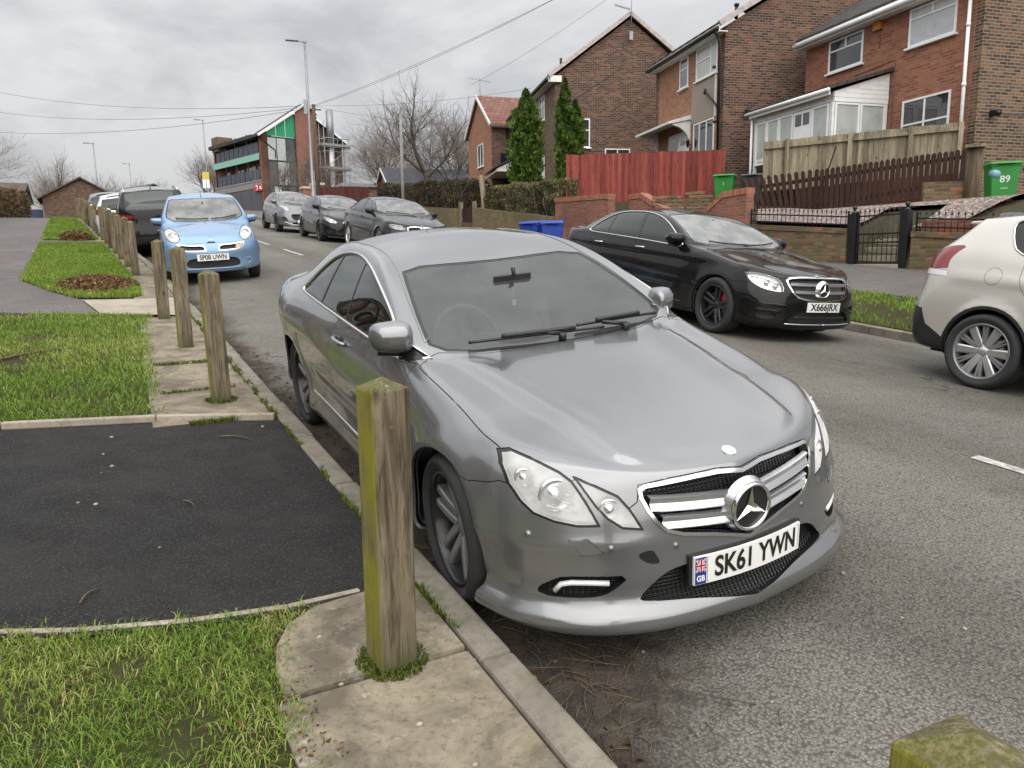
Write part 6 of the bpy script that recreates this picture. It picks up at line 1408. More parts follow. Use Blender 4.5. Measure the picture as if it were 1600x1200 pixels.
def build_coupe():
    root = empty('parked_car', label='silver grey coupe with dark alloy wheels parked against the left kerb, nearest car', cat='car', group='cars parked along the road')
    b = Body(COUPE); P = paint('coupe_silver_grey', (.205, .21, .217), .65, .2, .85, dirt=.22, film=.03)
    M = MATS; up = lambda c: c.z > .55
    # panels
    b.cut('bonnet', 'top', [(0, -.9), (.55, -.9), (.62, -.60), (.70, -.45), (.752, -.33), (.757, -.2), (.760, .07), (.770, .35), (.772, .44), (.70, .50), (.65, .505), (.45, .43), (.25, .405), (0, .395)], region=lambda c: c.z > .60 and c.y < .7)
    b.cut('front_bumper', 'front', [(0, .05), (.95, .05), (.95, .632), (.86, .634), (.80, .672), (.70, .66), (.613, .692), (.598, .698), (.52, .63), (.455, .602), (.425, .62), (.408, .672), (.30, .682), (.10, .686), (0, .674)], region=lambda c: c.y < -.15)
    for nm, pl in (('headlight', HL_OUT), ('headlight_inner', HL_IN)):
        b.cut('lamp_seal', 'front', offset_poly(pl, .006), region=lambda c: c.y < -.1)
        b.cut(nm, 'front', pl, region=lambda c: c.y < -.1)
    b.cut('grille_frame', 'front', offset_poly(GRILLE, .013)[1:-1]+[(0, .414), (0, .669)], region=lambda c: c.y < -.4)
    b.cut('grille', 'front', GRILLE, region=lambda c: c.y < -.4)
    b.cut('air_intake', 'front', smooth_poly(INTAKE, 1, False), region=lambda c: c.y < -.4)
    b.cut('fog_recess', 'front', smooth_poly(FOG, 1), region=lambda c: c.y < -.3)
    b.cut('windscreen_edge', 'top', [(0, .41)]+offset_poly(WS, .018)[1:-1]+[(0, 1.196)], region=lambda c: c.z > .8)
    b.cut('windscreen', 'top', WS, region=lambda c: c.z > .8)
    b.cut('rear_window', 'top', RW, region=lambda c: c.z > .8)
    gh = lambda c: c.z > .85 and abs(c.x) > .35
    b.cut('window_seal', 'side', smooth_poly(offset_poly(DLO, .012), 1), region=gh)
    b.cut('side_window', 'side', smooth_poly(DLO, 1), region=gh)
    b.cut('window_seal', 'side', [(1.505, .9), (1.515, .9), (1.575, 1.35), (1.563, 1.35)], region=gh, only=['side_window'])
    b.cut('window_seal', 'side', [(2.11, .9), (2.135, .9), (2.085, 1.35), (2.06, 1.35)], region=gh, only=['side_window'])
    b.cut('window_seal', 'side', [(.4, .9), (.70, .9), (.70, 1.3), (.4, 1.3)], region=gh, only=['side_window'])
    side = lambda c: abs(c.x) > .6 and c.z < 1.02
    b.cut('door', 'side', [(.47, .925), (.50, .80), (.545, .60), (.56, .40), (.57, .28), (1.50, .28), (1.60, .34), (1.68, .55), (1.70, .75), (1.665, .90), (1.60, .995), (1.0, .952)], region=side, only=['body'])
    b.cut('fuel_flap', 'side', circle((3.02, .90), .085), region=side, only=['body'])
    for uc, R in ((0, .362), (2.76, .362)):
        b.cut('_arch', 'side', circle((uc, .318), R, 40), region=lambda c: abs(c.x) > .55 and c.z < .75)
    b.index()
    b.emit('body', P, root); b.emit('bonnet', P, root, gap=.0025); b.emit('front_bumper', P, root, gap=.0015)
    for o in b.emit('door', P, root, gap=.0025):
        sg = -1 if o.data.vertices[0].co.x < 0 else 1
        p = b.side(1.47, .865, sg); h = MB()
        pts = [p+Vector((sg*a, d, e)) for d, a, e in ((-.10, .004, -.004), (-.07, .026, 0), (0, .034, .004), (.07, .028, .006), (.105, .006, .006))]
        h.tube(pts, [.012, .014, .014, .014, .012], 8); q = b.side(1.47, .86, sg); h.sphere((q.x-sg*.012, q.y, q.z), (.022, .06, .028), 1)
        h.build('door_handle', [P, M['matt']], o)
    b.emit('fuel_flap', P, root, sides='left', gap=.0015)
    b.emit('fuel_flap', P, root, sides='right', gap=.0015)
    b.emit('windscreen_edge', M['seal'], root, gap=0, push=.002); b.emit('window_seal', M['seal'], root, gap=0, push=.002)
    b.emit('windscreen', M['glass'], root, gap=0, push=.003, solid=False); b.emit('rear_window', M['privacy'], root, gap=0, push=.002, solid=False)
    b.emit('side_window', M['privacy'], root, gap=0, push=.005, solid=False)
    b.emit('lamp_seal', M['seal'], root, gap=0, push=.003)
    # lamps: pale housing behind a clear lens, projector barrels
    for nm in ('headlight', 'headlight_inner'):
        for o in b.emit(nm, M['lens'], root, gap=.001, push=.002, out_name='headlight'):
            sg = 1 if sum(v.co.x for v in o.data.vertices) > 0 else -1
            idx = b.names.index(nm); hs = MB(); vid = {}; vs = []; fs = []
            for f in b.h.faces:
                if f[b.lay] != idx: continue
                q = []
                for v in f.verts:
                    if v.index not in vid:
                        n = b.normal(v.co); vid[v.index] = len(vs); vs.append(((v.co.x-n.x*.045)*-sg, v.co.y-n.y*.045+.015, v.co.z-n.z*.045))
                    q.append(vid[v.index])
                fs.append(tuple(q))
            hs.add(vs, fs, 0, True)
            cs = [((.665, .640), .062, .055)] if nm == 'headlight' else [((.520, .600), .036, .04)]
            if nm == 'headlight': cs.append(((.735, .69), .034, .05)); 
            for (cx, cz), r, dep in cs:
                p = b.front(sg*cx, cz); ax = Vector((sg*.35, -1, .05)).normalized(); c0 = p-ax*dep; t = ax.to_track_quat('Z', 'Y').to_matrix()
                lv = MB(); prof = [(r, .0), (r*1.04, .03), (r*.92, .034), (r*.80, .022), (r*.72, .018), (r*.6, .032), (r*.35, .042), (0.001, .046)]
                k = len(prof); n = 28; vs = []; fs = []
                for i in range(n):
                    a = 2*pi*i/n
                    for rr, h in prof: vs.append(c0+t @ Vector((rr*cos(a), rr*sin(a), h)))
                for i in range(n):
                    for j in range(k-1): fs.append((i*k+j, ((i+1) % n)*k+j, ((i+1) % n)*k+j+1, i*k+j+1))
                hs.add(vs, fs, 1, True)
            hs.build('lamp_housing', [M['lampwhite'], M['refl']], o)
            if nm == 'headlight':   # bright edge fins
                fn = MB()
                for q in range(3):
                    P3 = []
                    for t in np.linspace(.1, .9, 7):
                        x = .60+.15*t; z = .575+.028*q+.04*t; p = b.front(sg*x, z); P3.append(p+Vector((-sg*.01, .035, 0)))
                    fn.tube(P3, .004, 5)
                fn.build('lamp_trim', M['refl'], o)
    # grille: chrome frame, mesh, two wide slats, star
    b.emit('grille_frame', M['chrome'], root, gap=0, push=-.004, depth=.03)
    b.emit('grille', M['mesh'], root, gap=0, push=.05, solid=False); 
    g = MB(); g2 = MB()
    for z0, z1, xe, hh in ((.612, .578, .385, .052), (.545, .512, .352, .046)):
        for sg in (-1, 1):
            n = 12; vs = []; fs = []
            for i in range(n+1):
                t = i/n; x = .035+(xe-.035)*t; zz = z1+(z0-z1)*t*.9; p = b.front(sg*x, max(zz, .50)); y = p.y
                for dz, dy in ((hh/2, .018), (hh*.42, -.004), (hh*.0, .002), (-hh*.38, -.008), (-hh/2, -.002), (-hh/2, .03)): vs.append((sg*x, y+dy, zz+dz))
            for i in range(n):
                for j in range(5): fs.append((i*6+j, i*6+j+1, (i+1)*6+j+1, (i+1)*6+j))
            g.add(vs, fs, 0, False)
            g2.tube([(v[0], v[1]-.002, v[2]) for v in vs[4::6]], .004, 6)
    g.build('grille_slat', M['satin'], root); g2.build('slat_edge', M['chrome'], root)
    p = b.front(0, .538); c = Vector((0, p.y-.012, .538)); s = MB(); r = .092
    s.lathe([(r, .02), (r, -.008), (r-.003, -.014), (r-.010, -.014), (r-.013, -.006), (r-.013, .002)], c=c, axis='Y', n=40)
    s.lathe([(r-.013, .0), (.02, .001), (0, .001)], c=c, axis='Y', n=40, mi=1)
    s.lathe([(r+.016, .03), (r+.002, .0)], c=c, axis='Y', n=40, mi=2)
    for k in range(3):
        a = pi/2+2*pi*k/3; d = Vector((cos(a), 0, sin(a))); t = Vector((-sin(a), 0, cos(a)))
        tip = c+d*(r-.011)+Vector((0, -.006, 0)); bl = c+t*.017+d*.010+Vector((0, -.004, 0)); br = c-t*.017+d*.010+Vector((0, -.004, 0)); top = c+Vector((0, -.02, 0))
        s.add([tip, bl, br, top], [(0, 1, 3), (0, 3, 2)], 0)
        a2 = a+pi/3; v = c+Vector((cos(a2)*.012, -.006, sin(a2)*.012)); s.add([bl, v, top], [(0, 1, 2)], 0); a3 = a-pi/3; v = c+Vector((cos(a3)*.012, -.006, sin(a3)*.012)); s.add([br, top, v], [(0, 1, 2)], 0)
    s.build('grille_star', [M['chrome'], M['black'], M['satin']], root, recalc=True)
    q = b.top(0.0, -.715); e = MB(); nrm = b.normal(q); t = nrm.to_track_quat('Z', 'Y').to_matrix()
    for rr, h, mi in ((.027, .004, 0), (.021, .0055, 1), (.011, .0065, 0)):
        vs = [q+t @ Vector((rr*cos(2*pi*i/24), rr*sin(2*pi*i/24), h)) for i in range(24)]+[q+t @ Vector((rr*cos(2*pi*i/24), rr*sin(2*pi*i/24), -.004)) for i in range(24)]
        e.add(vs, [tuple(range(24))]+[(i, 24+i, 24+(i+1) % 24, (i+1) % 24) for i in range(24)], mi)
    e.build('bonnet_badge', [M['chrome'], M['satin']], root)
    # openings in the bumper
    for nm in ('air_intake', 'fog_recess'):
        b.emit(nm, M['mesh'], root, gap=0, push=.04, solid=False); b.emit(nm, M['black'], root, gap=0, push=.0, solid=True, depth=.042, out_name='_rim')
    for o in [o for o in root.children if o.name.startswith('_rim')]:
        bm = bmesh.new(); bm.from_mesh(o.data); nf = [f for f in bm.faces]
        keep = set()
        # keep only the skirt: faces standing inward
        for f in nf:
            c = f.calc_center_median(); q = b.bvh.find_nearest(c)
            if q[3] > .006: keep.add(f)
        bmesh.ops.delete(bm, geom=[f for f in nf if f not in keep], context='FACES'); bm.to_mesh(o.data); bm.free(); o.name = 'intake_surround'
    for sg in (-1, 1):
        d = MB(); P3 = [b.front(sg*x, z)+Vector((0, .012, 0)) for x, z in ((.705, .300), (.688, .330), (.66, .338), (.60, .338), (.545, .334))]
        d.tube(P3, .011, 6); d.build('daytime_lamp', M['lampwhite'], root)
    for x, z, r in ((-.767, .510, .011), (-.54, .472, .010), (-.31, .450, .010), (.31, .450, .010), (.54, .472, .010), (.767, .51, .011)):
        p = b.front(x, z); n = b.normal(p); t = n.to_track_quat('Z', 'Y').to_matrix(); s = MB(); vs = []; fs = []
        pr = [(r*1.35, .0005), (r*1.2, .002), (r, .0), (r*.95, .002), (0, .003)]; k = 16
        for i in range(k):
            for rr, h in pr: vs.append(p+t @ Vector((rr*cos(2*pi*i/k), rr*sin(2*pi*i/k), h)))
        for i in range(k):
            for j in range(4): fs.append((i*5+j, ((i+1) % k)*5+j, ((i+1) % k)*5+j+1, i*5+j+1))
        s.add(vs, fs, 0, True); s.build('parking_sensor', P, root)
    def patch(name, poly, mat, off, sg=-1):
        pts = resample(poly, .03); m = MB(); v0 = [b.front(sg*x, z) for x, z in pts]; ns = [b.normal(v) for v in v0]; c = sum(v0, Vector())/len(v0); cb = b.front(c.x, c.z); cn = b.normal(cb)
        vs = [v+n*off for v, n in zip(v0, ns)]+[cb+cn*off]+[v-n*.004 for v, n in zip(v0, ns)]; k = len(pts)
        m.add(vs, [(i, (i+1) % k, k) for i in range(k)], 0, True); m.add(vs, [(i, k+1+i, k+1+(i+1) % k, (i+1) % k) for i in range(k)], 0); return m.build(name, mat, root)
    patch('tow_cover_hole', smooth_poly([(.46, .440), (.40, .455), (.385, .425), (.37, .395), (.42, .40)], 2), M['matt'], .001)
    for sg in (-1, 1):
        wp = [(.66, .500), (.605, .505), (.565, .455), (.625, .445)]; patch('washer_cover', offset_poly(wp, .002), M['seal'], .0006, sg); patch('washer_lid', wp, P, .0022, sg)
    # number plate with flag band
    bp = MB(); o, wr = plate(root, b, '', .345, .0, .545, .125, [M['black']], off=.004)
    o.name = 'plate_holder'
    o, wr = plate(root, b, 'SK61 YWN', .348, .0, .52, .111, [M['pwhite'], M['pblack']], text_w=.405, off=.016, text_dx=.028)
    fl = MB(); x0, x1 = -.257, -.213
    def rc(a0, a1, z0, z1, d, mi): fl.add([(a0, z0, d), (a1, z0, d), (a1, z1, d), (a0, z1, d)], [(0, 1, 2, 3)], mi)
    rc(x0, x1, -.053, .053, .0008, 0); cx, cz = (x0+x1)/2, .022; hw, hh = .019, .025
    def dg(w, d, mi):
        for s in (-1, 1):
            e = Vector((hw, s*hh)).normalized(); n = Vector((-e.y, e.x))*w; fl.add([(cx-hw-n.x, cz-s*hh-n.y, d), (cx+hw-n.x, cz+s*hh-n.y, d), (cx+hw+n.x, cz+s*hh+n.y, d), (cx-hw+n.x, cz-s*hh+n.y, d)], [(0, 1, 2, 3)], mi)
    dg(.0042, .0013, 1); dg(.0017, .0018, 2)
    rc(cx-.006, cx+.006, cz-hh, cz+hh, .0022, 1); rc(cx-hw, cx+hw, cz-.007, cz+.007, .0022, 1); rc(cx-.0034, cx+.0034, cz-hh, cz+hh, .0027, 2); rc(cx-hw, cx+hw, cz-.004, cz+.004, .0027, 2)
    fo = fl.build('plate_flag', [M['pblue'], M['pwhite'], M['pred']], o, recalc=False); wr(fo, .001)
    gb = text_obj('plate_letters', 'GB', .032, M['pwhite'], o, extrude=.0004, sx=.8, offset=.001)
    for v in gb.data.vertices: v.co.x += cx; v.co.y -= .031
    wr(gb, .0025)
    bd = MB()
    for a in ((-.207, .252, .047, .0485), (-.207, .252, -.0485, -.047), (-.2085, -.207, -.0485, .0485), (.2505, .252, -.0485, .0485)): bd.add([(a[0], a[2], 0), (a[1], a[2], 0), (a[1], a[3], 0), (a[0], a[3], 0)], [(0, 1, 2, 3)])
    bo = bd.build('plate_border', M['pblack'], o, recalc=False); wr(bo, .0012)
    # chrome round the side windows, lower strip, drip line
    path_tube(b, resample(smooth_poly(offset_poly(DLO, .013), 1), .05), .0085, 'side', 'window_chrome', M['chrome'], root, off=.002, closed=True)
    path_tube(b, [(u, .345+.018*(u-.4)) for u in np.linspace(.60, 2.32, 40)], .006, 'side', 'sill_chrome', M['chrome'], root, off=.001)
    path_tube(b, [(.655-.0*i, .6) for i in range(1)]+[(pchip([(.58, .682), (.9, .637), (1.2, .577), (1.5, .545), (2.0, .53), (2.5, .53)], u), u) for u in np.linspace(.58, 2.5, 40)], .006, 'top', 'roof_drip', P, root, off=.0)
    # wipers and cowl
    ck = MB()
    for pts in ([(-.50, .50), (-.2, .475), (.1, .455), (.23, .45)], [(.10, .50), (.35, .47), (.6, .505)]):
        P3 = [b.top(x, u)+Vector((0, -.012, .022)) for x, u in [tuple(np.array(pts[0])+(np.array(pts[-1])-np.array(pts[0]))*t+np.array([0, .0])) for t in np.linspace(0, 1, 14)]]
        ck.tube(P3, .008, 6); ck.tube([p+Vector((0, -.006, .014)) for p in P3[3:11]], .012, 6)
    for x in (-.02, .36): p = b.top(x, .43); ck.tube([p, p+Vector((.0, .0, .035))], .02, 8); ck.tube([p+Vector((0, 0, .03)), b.top(x-.12, .47)+Vector((0, 0, .035))], .011, 6)
    ck.build('wiper', M['black'], root)
    for sg in (-1, 1):
        p = b.side(.60, .955, sg); mirror_cap(root, (p.x-sg*(.03 if sg < 0 else .085), .62 if sg < 0 else .66, .955 if sg < 0 else .93), sg, P, M['black'], M['chrome'], sx=.20 if sg < 0 else .15, sz=.16, sy=.19)
    # cabin
    b.shell(['windscreen', 'rear_window', 'side_window', '_arch', 'headlight', 'headlight_inner', 'grille', 'air_intake', 'fog_recess'], M['cabin'], root, .03)
    cabin(root, .70, .30, 1.25, 2.15, 1.3, .62, .90)
    rv = MB(); rv.box((0, .98, 1.17), (.22, .03, .065)); rv.tube([(0, .96, 1.2), (0, .97, 1.24)], .012); rv.prism([(-.085, 0), (.085, 0), (.11, .12), (-.11, .12)], 0, .03, lambda a, c, h: (a, 1.01+c, 1.185+c*.42-h)); rv.build('rear_view_mirror', M['black'], root, bevel=.01)
    hg = MB(); hg.tube([(0, .975, 1.14), (0, .975, 1.05)], .0015, 4); hg.box((0, .975, 1.045), (.022, .006, .03)); hg.build('hanging_freshener', M['pwhite'], root)
    wm = wheel_mats(M['rimblack'], M['rimdark'])
    for u, st in ((0, -.06), (2.76, 0)):
        for sg in (-1, 1):
            wheel(root, sg*.752, u, .322, .24, .25, dict(kind='twin', n=5, gap=.043, w=.042, face=.8, dish=.03), wm, sg, st, roll=.3+u)
            arch_liner(root, u, .375, .80, sg, M['matt'])
    ub = MB(); ub.bx(-.72, .72, -.55, 3.6, .15, .22); ub.build('underside', M['matt'], root)
    for o in [o for o in root.children if o.name.startswith('_')]: bpy.data.objects.remove(o)
    place(root, 2.0926, 2.763, .025, .0859, .0902*2.763-.1048)
    return root, b
# ---------------------------------------------------------------- other cars: proportions
def mkspec(nose, tail, wb, hw, H, hood, cowl, header, peak, rtop, rbase, deck, beltz, railw, sill=.20, hatch=False, u0=-.15, u1=None, ns=22, cs=5, rs=6, nexp=2.2, pinch=.0, shz=None, usp_f=None, crown=2.4, fz=None, rz=None, rexp=2.6, tuck=.05, beltin=.075, hipu=None, cab_r=None, roofp=2.6, edge=.09, fends=.0):
    """hood: [(u, z)] centre line of the bonnet; cowl/header/peak/rtop/rbase: (u, z) of the roof line; deck: (u, z) boot edge; beltz: [(u, z)]; railw: [(u, halfwidth, z)]"""
    u1 = u1 if u1 is not None else (wb+.55 if not hatch else wb+.35)
    zc = list(hood)+[cowl, header, peak, rtop]+([rbase, deck] if rbase else [])
    if hatch: zc.append((tail+.3, rtop[1]-.06))
    uu = [u0, 0, wb*.13, wb*.3, wb*.55, wb*.8, wb, (wb+u1)/2, u1]
    bz = lambda u: float(pchip(beltz, u))
    def w(u):   # plan half width at the widest line
        f = 1-.035*max(0, (.0-u)/.5)**2 if u < 0 else 1.0
        if u > wb*.8: f = 1-.05*((u-wb*.8)/(u1-wb*.8))**2-pinch*((u-wb*.8)/(u1-wb*.8))**2
        return hw*f
    belt = [(u, w(u)-beltin-(.035 if u < .3 else 0)+fends*math.exp(-(u/.4)**2), bz(u)) for u in uu]
    sh = [(u, w(u)-.022, (shz or .76)*bz(u)+.02) for u in uu]
    mid = [(u, w(u), .40*bz(u)+.17) for u in uu]
    low = [(u, w(u)-.018, sill+.15) for u in uu]
    si = [(u, w(u)-tuck, sill) for u in uu]
    zf = fz or [sill-.01, sill-.03, .28, .42, .55, hood[0][1]]
    fr = [(nose+.22, zf[0]+.02, 2.3), (nose+.02, zf[1], 2.5), (nose, zf[2], 2.5), (nose+.01, zf[3], 2.4), (nose+.03, zf[4], nexp), (hood[0][0], zf[5], nexp)]
    dz = bz(u1)
    zr = rz or [sill+.06, sill+.05, .42, .62, .82, dz]
    re = [(tail-.2, zr[0], rexp), (tail-.06, zr[1], rexp), (tail, zr[2], rexp), (tail-.005, zr[3], rexp), (tail-.05, zr[4], rexp), ((deck[0] if not hatch else tail-.08), deck[1] if not hatch else zr[5], rexp)]
    c0, c1 = cowl[0]-.08, cowl[0]+.16
    d0, d1 = cab_r or ((rbase[0]-.25, rbase[0]+.12) if not hatch else (tail+2, tail+3))
    return dict(u0=u0, u1=u1, ns=ns, cs=cs, rs=rs, crown=crown, roofp=roofp, edge=edge, cab=(c0, c1, d0, d1), usp_f=usp_f if usp_f is not None else nose+.32, usp_r=(deck[0]-.12 if not hatch else rtop[0]),
                zc=zc, belt=belt, sh=sh, mid=mid, low=low, sill=si, rail=railw, fr=fr, rr=re)
SALOON = mkspec(-.845, 4.08, 2.939, .926, 1.468, [(-.74, .735), (-.6, .80), (-.4, .855), (0, .925), (.4, .985)], (.58, 1.02), (1.42, 1.40), (1.95, 1.468), (2.75, 1.42), (3.55, 1.13), (4.0, 1.10),
    [(-.2, .83), (0, .865), (.4, .945), (.9, .99), (2.0, 1.015), (2.9, 1.04), (3.5, 1.06)], [(.4, .82, .95), (.62, .80, 1.04), (.9, .76, 1.17), (1.2, .70, 1.28), (1.5, .655, 1.355), (1.9, .63, 1.39), (2.4, .625, 1.385), (2.8, .63, 1.34), (3.1, .645, 1.25), (3.4, .68, 1.14), (3.7, .72, 1.08)], sill=.19, fz=[.18, .16, .26, .42, .58, .735])
SALOON2 = mkspec(-.835, 4.10, 2.975, .934, 1.479, [(-.76, .76), (-.6, .825), (-.3, .89), (.1, .955), (.4, .995)], (.62, 1.035), (1.45, 1.41), (1.98, 1.479), (2.75, 1.43), (3.55, 1.14), (4.02, 1.11),
    [(-.2, .85), (0, .885), (.4, .955), (.9, 1.0), (2.0, 1.03), (2.9, 1.05), (3.5, 1.07)], [(.4, .82, .965), (.65, .80, 1.06), (.93, .76, 1.19), (1.23, .70, 1.30), (1.53, .655, 1.37), (1.93, .635, 1.40), (2.4, .63, 1.395), (2.8, .635, 1.35), (3.1, .65, 1.26), (3.4, .68, 1.15), (3.7, .72, 1.09)], sill=.2)
MICRO = mkspec(-.68, 3.035, 2.43, .83, 1.535, [(-.50, .815), (-.4, .86), (-.2, .925), (.05, .99)], (.27, 1.045), (.98, 1.445), (1.45, 1.535), (2.65, 1.44), None, (2.95, .9),
    [(-.15, .865), (.1, .925), (.4, .955), (1.2, .98), (2.0, 1.02), (2.8, 1.04)], [(.1, .73, .95), (.3, .715, 1.07), (.55, .675, 1.24), (.85, .62, 1.385), (1.2, .585, 1.455), (1.7, .575, 1.46), (2.2, .575, 1.435), (2.8, .58, 1.37)], hatch=True, u1=2.55, nexp=2.5, sill=.23, fz=[.22, .20, .30, .46, .62, .80], cs=5, rs=6, crown=2.0, beltin=.06, rexp=2.5)
HATCH = mkspec(-.86, 3.445, 2.578, .884, 1.458, [(-.76, .70), (-.6, .77), (-.3, .85), (0, .92)], (.32, 1.0), (1.22, 1.385), (1.65, 1.458), (2.95, 1.375), None, (3.4, .9),
    [(-.2, .82), (0, .85), (.4, .93), (1.2, .965), (2.0, 1.0), (2.8, 1.05)], [(.15, .78, .94), (.35, .77, 1.03), (.65, .72, 1.175), (.95, .67, 1.28), (1.3, .63, 1.35), (1.8, .61, 1.385), (2.4, .605, 1.355), (3.0, .6, 1.28)], hatch=True, u1=2.95, sill=.2, cs=4, rs=5, rexp=2.4)
CROSS = mkspec(-.86, 3.33, 2.588, .90, 1.533, [(-.72, .82), (-.6, .88), (-.3, .945), (0, 1.0)], (.30, 1.05), (1.15, 1.46), (1.6, 1.533), (2.9, 1.45), None, (3.3, 1.0),
    [(-.2, .90), (0, .93), (.4, .985), (1.2, 1.02), (2.0, 1.06), (2.8, 1.10)], [(.15, .79, .99), (.35, .78, 1.08), (.65, .73, 1.24), (.95, .68, 1.36), (1.3, .64, 1.425), (1.8, .62, 1.455), (2.4, .615, 1.43), (3.0, .6, 1.36)], hatch=True, u1=2.9, sill=.26, cs=4, rs=5, rexp=2.4)
PEOPLE = mkspec(-.90, 3.53, 2.613, .918, 1.639, [(-.75, .88), (-.6, .93), (-.3, .99), (0, 1.04)], (.25, 1.09), (1.10, 1.54), (1.6, 1.63), (2.95, 1.545), None, (3.3, 1.0),
    [(-.2, .96), (0, .98), (.4, 1.03), (1.2, 1.05), (2.0, 1.08), (2.8, 1.13)], [(.1, .79, 1.05), (.3, .785, 1.13), (.6, .74, 1.30), (.9, .69, 1.44), (1.3, .66, 1.525), (1.8, .645, 1.555), (2.4, .64, 1.53), (3.0, .62, 1.46)], hatch=True, u1=2.95, sill=.27, cs=5, rs=6, rexp=3.3, rz=[.33, .30, .46, .66, .92, 1.13])
ESTATE = mkspec(-.88, 3.62, 2.75, .92, 1.66, [(-.75, .93), (-.6, .98), (-.3, 1.03), (0, 1.07)], (.3, 1.11), (1.15, 1.56), (1.7, 1.65), (3.15, 1.58), None, (3.55, 1.0),
    [(-.2, .98), (0, 1.0), (.4, 1.05), (1.2, 1.07), (2.0, 1.10), (3.0, 1.13)], [(.1, .8, 1.06), (.35, .79, 1.16), (.65, .75, 1.32), (.95, .70, 1.46), (1.3, .67, 1.545), (1.8, .66, 1.585), (2.4, .655, 1.57), (3.2, .65, 1.53)], hatch=True, u1=3.05, sill=.25, cs=4, rs=5, rexp=3.0)
# ---------------------------------------------------------------- generic car assembly
def build_car(label, sp, ft, paint_mat, pl, group='cars parked along the road', detail=True):
    M = MATS; b = Body(sp); root = empty('parked_car', label=label, cat='car', group=group); wb = ft['wb']; hw = ft['hw']
    P = paint_mat; P2 = ft.get('lower', P)
    cu, cz = ft['cowl']; hu, hz = ft['header']; rx = lambda u: float(pchip(sp['rail'], u)[0]); by = lambda u: float(pchip(sp['belt'], u)[0])
    zs, zt = ft.get('seam', (.66, .72)); hf = ft['fn']       # bumper seam heights; front limit
    if ft.get('front', True):
        b.cut('bonnet', 'top', [(0, -1.2), (hw-.22, -1.2), (by(-.1)-.02, -.38), (by(0)-.015, 0), (by(.3)-.012, .3), (by(cu)-.012, cu+.08), (by(cu)-.10, cu+.10), (.45, cu-.01), (0, cu-.04)], region=lambda c: c.z > zt-.12 and c.y < cu+.2)
        b.cut('front_bumper', 'front', [(0, .02), (1.1, .02), (1.1, zs), (hw-.10, zs), (hw-.17, zs+.02), (.50, zt), (0, zt)], region=lambda c: c.y < -.22)
        for pl_ in ft.get('hl', []):
            b.cut('lamp_seal', 'front', offset_poly(pl_, .007), region=lambda c: c.y < .35 and c.z > .4, only=['body', 'bonnet', 'front_bumper'])
            b.cut('headlight', 'front', smooth_poly(pl_, 1), region=lambda c: c.y < .35 and c.z > .4)
        for i, pl_ in enumerate(ft.get('grille', [])):
            b.cut('grille_frame', 'front', offset_poly(pl_, ft.get('gframe', .014)), region=lambda c: c.y < -.3); b.cut('grille', 'front', smooth_poly(pl_, 1, pl_[0][0] > 1e-3), region=lambda c: c.y < -.3)
        for pl_ in ft.get('intake', []): b.cut('air_intake', 'front', smooth_poly(pl_, 1, pl_[0][0] > 1e-3), region=lambda c: c.y < -.25)
    ws = [(0, cu), (.3, cu+.015), (.52, cu+.055), (rx(cu+.16)-.06, cu+.13), (rx(cu+.2)-.05, cu+.2)]+[(rx(u)-.055, u) for u in np.linspace(cu+.3, hu-.06, 6)]+[(rx(hu)-.10, hu-.0), (.3, hu-.02), (0, hu-.03)]
    b.cut('windscreen_edge', 'top', [(0, cu-.02)]+offset_poly(ws, .018)[1:-1]+[(0, hu-.012)], region=lambda c: c.z > cz-.12 and c.y < hu+.2)
    b.cut('windscreen', 'top', ws, region=lambda c: c.z > cz-.12 and c.y < hu+.2)
    if ft.get('rw'):
        pj, poly = ft['rw']; rg = (lambda c: c.z > cz-.15 and c.y > wb*.7)
        b.cut('rear_window_edge', pj, offset_poly(poly, .015) if poly[0][0] > 1e-3 else [(0, poly[0][1]-.015)]+offset_poly(poly, .015)[1:-1]+[(0, poly[-1][1]+.015)], region=rg); b.cut('rear_window', pj, poly, region=rg)
    dlo = ft['dlo']; gh = lambda c: c.z > cz-.22 and abs(c.x) > .42
    b.cut('window_seal', 'side', smooth_poly(offset_poly(dlo, .012), 1), region=gh); b.cut('side_window', 'side', smooth_poly(dlo, 1), region=gh)
    for (u0, u1, w, *pn) in ft.get('pillars', []):
        b.cut('window_seal' if not pn else 'pillar', 'side', [(u0-w/2, .7), (u0+w/2, .7), (u1+w/2, 1.75), (u1-w/2, 1.75)], region=gh, only=['side_window'])
    side = lambda c: abs(c.x) > hw*.55 and c.z < 1.75
    for d in ft.get('doors', []): b.cut('door', 'side', smooth_poly(d, 1), region=side, only=['body'])
    # each door apart: cut the seam between doors
    for d in ft.get('doors2', []): b.cut('rear_door', 'side', smooth_poly(d, 1), region=side, only=['body', 'door'])
    if ft.get('cladding'):
        for d in ft['cladding']: b.cut('lower_trim', 'side', d, region=side, only=['body', 'door', 'rear_door', 'front_bumper'])
    if ft.get('rbump'):
        b.cut('rear_bumper', 'side', ft['rbump'], region=lambda c: c.y > wb+.2, only=['body'])
    if ft.get('rlow'):
        b.cut('lower_valance', 'side', ft['rlow'], region=lambda c: c.y > wb+.2, only=['body', 'rear_bumper'])
    for pj, poly in ft.get('tl', []): b.cut('tail_light', pj, smooth_poly(poly, 1), region=lambda c: c.y > wb+.15 and abs(c.x) > .3, only=['body', 'rear_bumper', 'tailgate'])
    for pj, poly in ft.get('tlw', []): b.cut('reversing_light', pj, poly, region=lambda c: c.y > wb+.15 and abs(c.x) > .3)
    if ft.get('flap'): b.cut('fuel_flap', 'side', circle(*ft['flap']), region=side, only=['body'])
    R, wid, rim, tx, style, wm = ft['wheel']; AR = ft.get('arch', R+.04)
